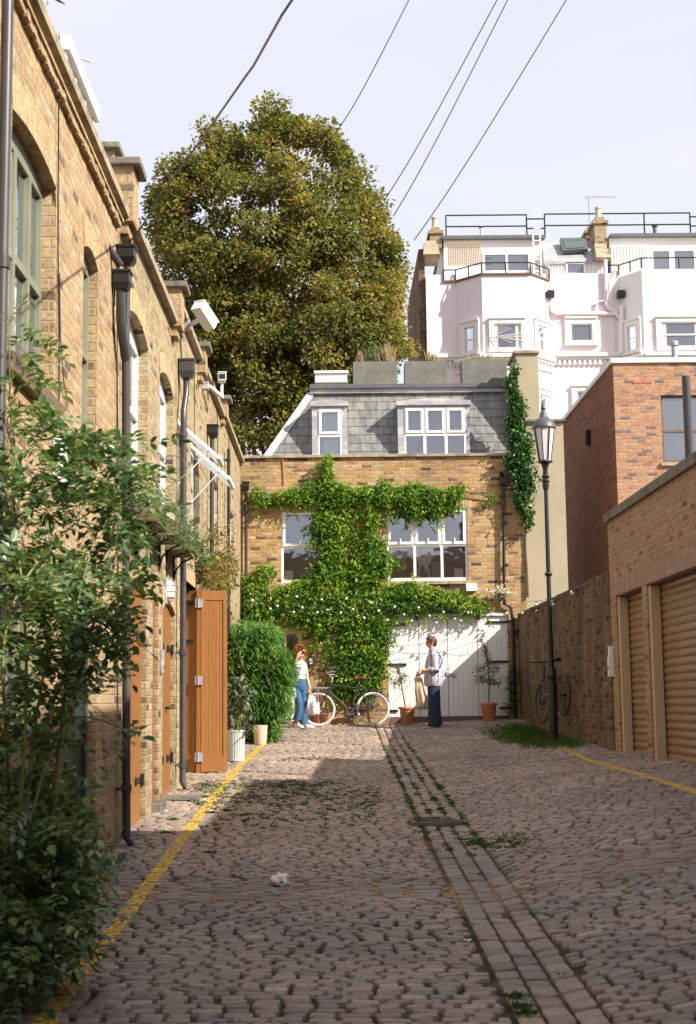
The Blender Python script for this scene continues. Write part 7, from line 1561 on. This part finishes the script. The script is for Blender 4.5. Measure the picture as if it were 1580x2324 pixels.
# --- the woman
Yw = 28.55
def Ww(px, py, d=0): return onY(px, py, Yw-d)
fw_ = Ww(690, 1650); gw = gz(fw_.x, Yw); wo = thing('person', 'woman with curly auburn hair, white vest top and flared blue jeans lifting her sunglasses', 'person', (fw_.x, Yw, gw))
nodes = {'pel': (Ww(681, 1550), (.12, .09)), 'wai': (Ww(680, 1534), (.105, .08)), 'che': (Ww(681, 1513), (.125, .09)), 'nb': (Ww(682, 1501), (.06, .05)), 'nk': (Ww(682, 1495, .01), .043), 'hd': (Ww(682, 1487, .03), .06),
 'shr': (Ww(668, 1506, .02), .046), 'elr': (Ww(662, 1517, .12), .036), 'wrr': (Ww(676, 1492, .20), .023), 'shl': (Ww(693, 1506), .046), 'ell': (Ww(697, 1537, .02), .034), 'wrl': (Ww(704, 1564, .06), .022),
 'hpr': (Ww(676, 1556), .085), 'knr': (Ww(680, 1598, .08), .055), 'anr': (Ww(676, 1636, .0), .035), 'tor': (Ww(680, 1648, .06), .028), 'hpl': (Ww(687, 1556), .085), 'knl': (Ww(690, 1598, .0), .055), 'anl': (Ww(690, 1641, .0), .035), 'tol': (Ww(698, 1648, .08), .028)}
ed = [('pel', 'wai'), ('wai', 'che'), ('che', 'nb'), ('nb', 'nk'), ('nk', 'hd')]
for k in 'rl': ed += [('che', 'sh'+k), ('sh'+k, 'el'+k), ('el'+k, 'wr'+k), ('pel', 'hp'+k), ('hp'+k, 'kn'+k), ('kn'+k, 'an'+k), ('an'+k, 'to'+k)]
V, Fc = skinned(nodes, ed, 'pel'); mb = MB(); mb.add(V, Fc); F_ = Vector((.72, -.62, -.38)).normalized(); Sd = Vector((.62, .72, 0)).normalized(); hw = Ww(681.5, 1483, .04); uw = shape_head(mb, hw, F_, Sd, .090)
wr = nodes['wrr'][0]; gl = Ww(683, 1479, .17); hand(mb, wr, (Ww(680, 1481, .17)-wr), Vector((.6, .6, .3)), Vector((.6, -.5, -.3)), .7, .92); wr = nodes['wrl'][0]; hand(mb, wr, Vector((.15, -.05, -1)), Vector((-1, 0, .1)), Vector((0, -1, 0)), .9, .92)
mb.build('body', plain('fair_skin', (.66, .40, .30), .5, .04, 8), wo, smooth='auto')  # her own fairer skin tone
def fwm(a, b, c): return 0 if (a > .30 and c < .38) or c < -.75 else (1.24 if a < 0 else 1.10)
P, D = hair_cap(hw-F_*.015+uw*.012, F_, Sd, uw, .098, fwm, 2600, seed=4); V, F2 = leaf_arrays([tuple(p) for p in P], [tuple(d) for d in D], rnd(len(P), rng), np.full(len(P), .05), np.full(len(P), .016), .2, .4); npmesh('hair', V, F2, M['hair_red'], wo)
M['vest'] = plain('white_cotton', (.80, .77, .76), .85, .03, 10, bump=.2, bscale=18); M['jeans'] = plain('blue_denim', (.035, .105, .21), .85, .25, 9, bump=.2, bscale=25, second=(.07, .16, .28), cover=.58)
A = (1, -.25, 0); mb = MB(); loft(mb, [(Ww(680.5, 1544), .125, .095, A), (Ww(680, 1538), .12, .092, A), (Ww(680, 1531), .112, .085, A), (Ww(681, 1520, .015), .125, .10, A), (Ww(681, 1512, .015), .128, .10, A), (Ww(681, 1505), .118, .075, A), (Ww(681.5, 1500), .075, .05, A)], 24)
mb.build('vest_top', M['vest'], wo, smooth='auto'); mb = MB(); loft(mb, [(Ww(680.5, 1541), .127, .098, A), (Ww(681, 1550), .145, .115, A), (Ww(681.5, 1560), .15, .12, A), (Ww(682, 1566), .135, .11, A)], 24)
for rings in ([(675, 1558, 0, .085, .10), (677, 1580, .05, .080, .09), (680, 1600, .08, .072, .08), (678, 1620, .03, .088, .09), (675.5, 1634, 0, .105, .10)], [(688, 1558, 0, .085, .10), (690, 1580, .0, .078, .09), (690.5, 1600, 0, .070, .08), (690, 1622, 0, .080, .09), (690.5, 1642, 0, .095, .10)]):
    loft(mb, [(Ww(a, b, c), d_, e, A) for a, b, c, d_, e in rings], 20)
mb.build('jeans', M['jeans'], wo, smooth='auto'); b_ = Ww(681, 1541.5, 0); mb = MB(); loft(mb, [(Ww(680.5, 1544), .130, .101, A), (Ww(680.5, 1541), .130, .101, A)], 24); mb.build('belt', M['maroon'], wo, smooth='auto')
p = Ww(676, 1648); shoe(wo, Vector((p.x, Yw-.02, gw)), (.55, -.8, 0), 'vest', 'offwhite'); p = Ww(692, 1648); shoe(wo, Vector((p.x, Yw-.0, gw)), (.95, -.35, 0), 'vest', 'offwhite')
mb = MB(); mb.tube([Ww(684, 1500, .06), Ww(684, 1515, .13), Ww(679, 1533, .12), Ww(668, 1560, .13)], .007, 5); mb.build('bag_strap', plain('pale_grey_strap', (.45, .50, .52), .6), wo)
mb = MB(); gc = Ww(684, 1478, .15); ax = Vector((.85, -.3, .30)).normalized()
for k in (-1, 1):
    c = gc+ax*.035*k+F_*.02; a2 = ax; b2 = F_.cross(ax).normalized(); mb.tube([c+(a2*math.cos(q)+b2*math.sin(q))*.026 for q in [2*PI*i/14 for i in range(14)]], .008, 6, closed=True)
mb.tube([gc-ax*.065+F_*.02, gc-ax*.06-F_*.05], .006, 5); mb.build('sunglasses', M['offwhite'], wo); mb = MB()
for k in (-1, 1): c = gc+ax*.035*k+F_*.02; b2 = F_.cross(ax).normalized(); mb.tube([c-F_*.003, c+F_*.003], .020, 10)
mb.build('lenses', M['black'], wo)
c = Ww(667.5, 1572, .14); t = thing('shoulder_bag', 'small pale blue shoulder bag at the hip of the woman', 'bag', c); MB().box(c-Vector((.042, .03, .10)), c+Vector((.042, .03, .10)), .02).build('bag_body', plain('pale_blue_leather', (.42, .52, .58), .5, .05), t, smooth='auto'); mb = MB(); mb.box(c+Vector((-.044, -.033, .02)), c+Vector((.044, -.0, .104)), .012); mb.build('flap', plain('blue_grey_flap', (.38, .47, .54), .5), t, smooth='auto')
M['film'] = plain('thin_carrier_plastic', (.68, .64, .64), .35, .08, 14); hh = nodes['wrl'][0]+Vector((.01, -.005, -.10))
t = sack('carrier_bag', 'white plastic carrier bag with blue lettering hanging from the hand of the woman', 'bag', hh+Vector((0, 0, -.05)), Ww(710, 1622, .06), .035, .12, 'film', .07, 5, creases=.035); mb = MB(); mb.tube([hh+Vector((-.02, 0, .02)), hh+Vector((-.03, 0, -.08))], .009, 5); mb.tube([hh+Vector((.02, 0, .02)), hh+Vector((.03, 0, -.08))], .009, 5); mb.build('handle', M['film'], t)
M['blue_print'] = plain('blue_print', (.10, .12, .45), .5); 
def word(txt, c, size, par, mat='blue_print', rot=(PI/2, 0, 0), name='lettering'):
    cu = bpy.data.curves.new(name, 'FONT'); cu.body = txt; cu.size = size; cu.extrude = .0015; cu.align_x = 'CENTER'; o = bpy.data.objects.new('tmp', cu); C.objects.link(o); o.rotation_euler = rot
    dg = bpy.context.evaluated_depsgraph_get(); me = bpy.data.meshes.new_from_object(o.evaluated_get(dg)); M4 = Matrix.Translation(Vector(c)-org(par)) @ o.matrix_world.to_3x3().to_4x4() if False else Matrix.Translation(Vector(c)-org(par)) @ Matrix.Rotation(rot[2], 4, 'Z') @ Matrix.Rotation(rot[0], 4, 'X') @ Matrix.Rotation(rot[1], 4, 'Z')
    me.transform(M4); bpy.data.objects.remove(o); link(name, me, par, M[mat]); me.materials.clear(); me.materials.append(M[mat])
word('8 R', Ww(709, 1597, .16), .10, t, rot=(PI/2, -PI/2, 0))
q = Ww(717, 1606, -.2); t = thing('carton', 'white square carton with an orange-red label standing by the front wheel', 'carton', (q.x, Yw+.2, gw)); a, b = Ww(704, 1594, -.25), Ww(725, 1620, -.25); MB().box((a.x, Yw+.22, b.z), (b.x, Yw+.32, a.z), .008).build('box', M['white'], t); MB().box((a.x-.0, Yw+.214, a.z-.10), (a.x+.06, Yw+.219, a.z-.03)).build('label', plain('orange_label', (.6, .14, .04), .6), t)
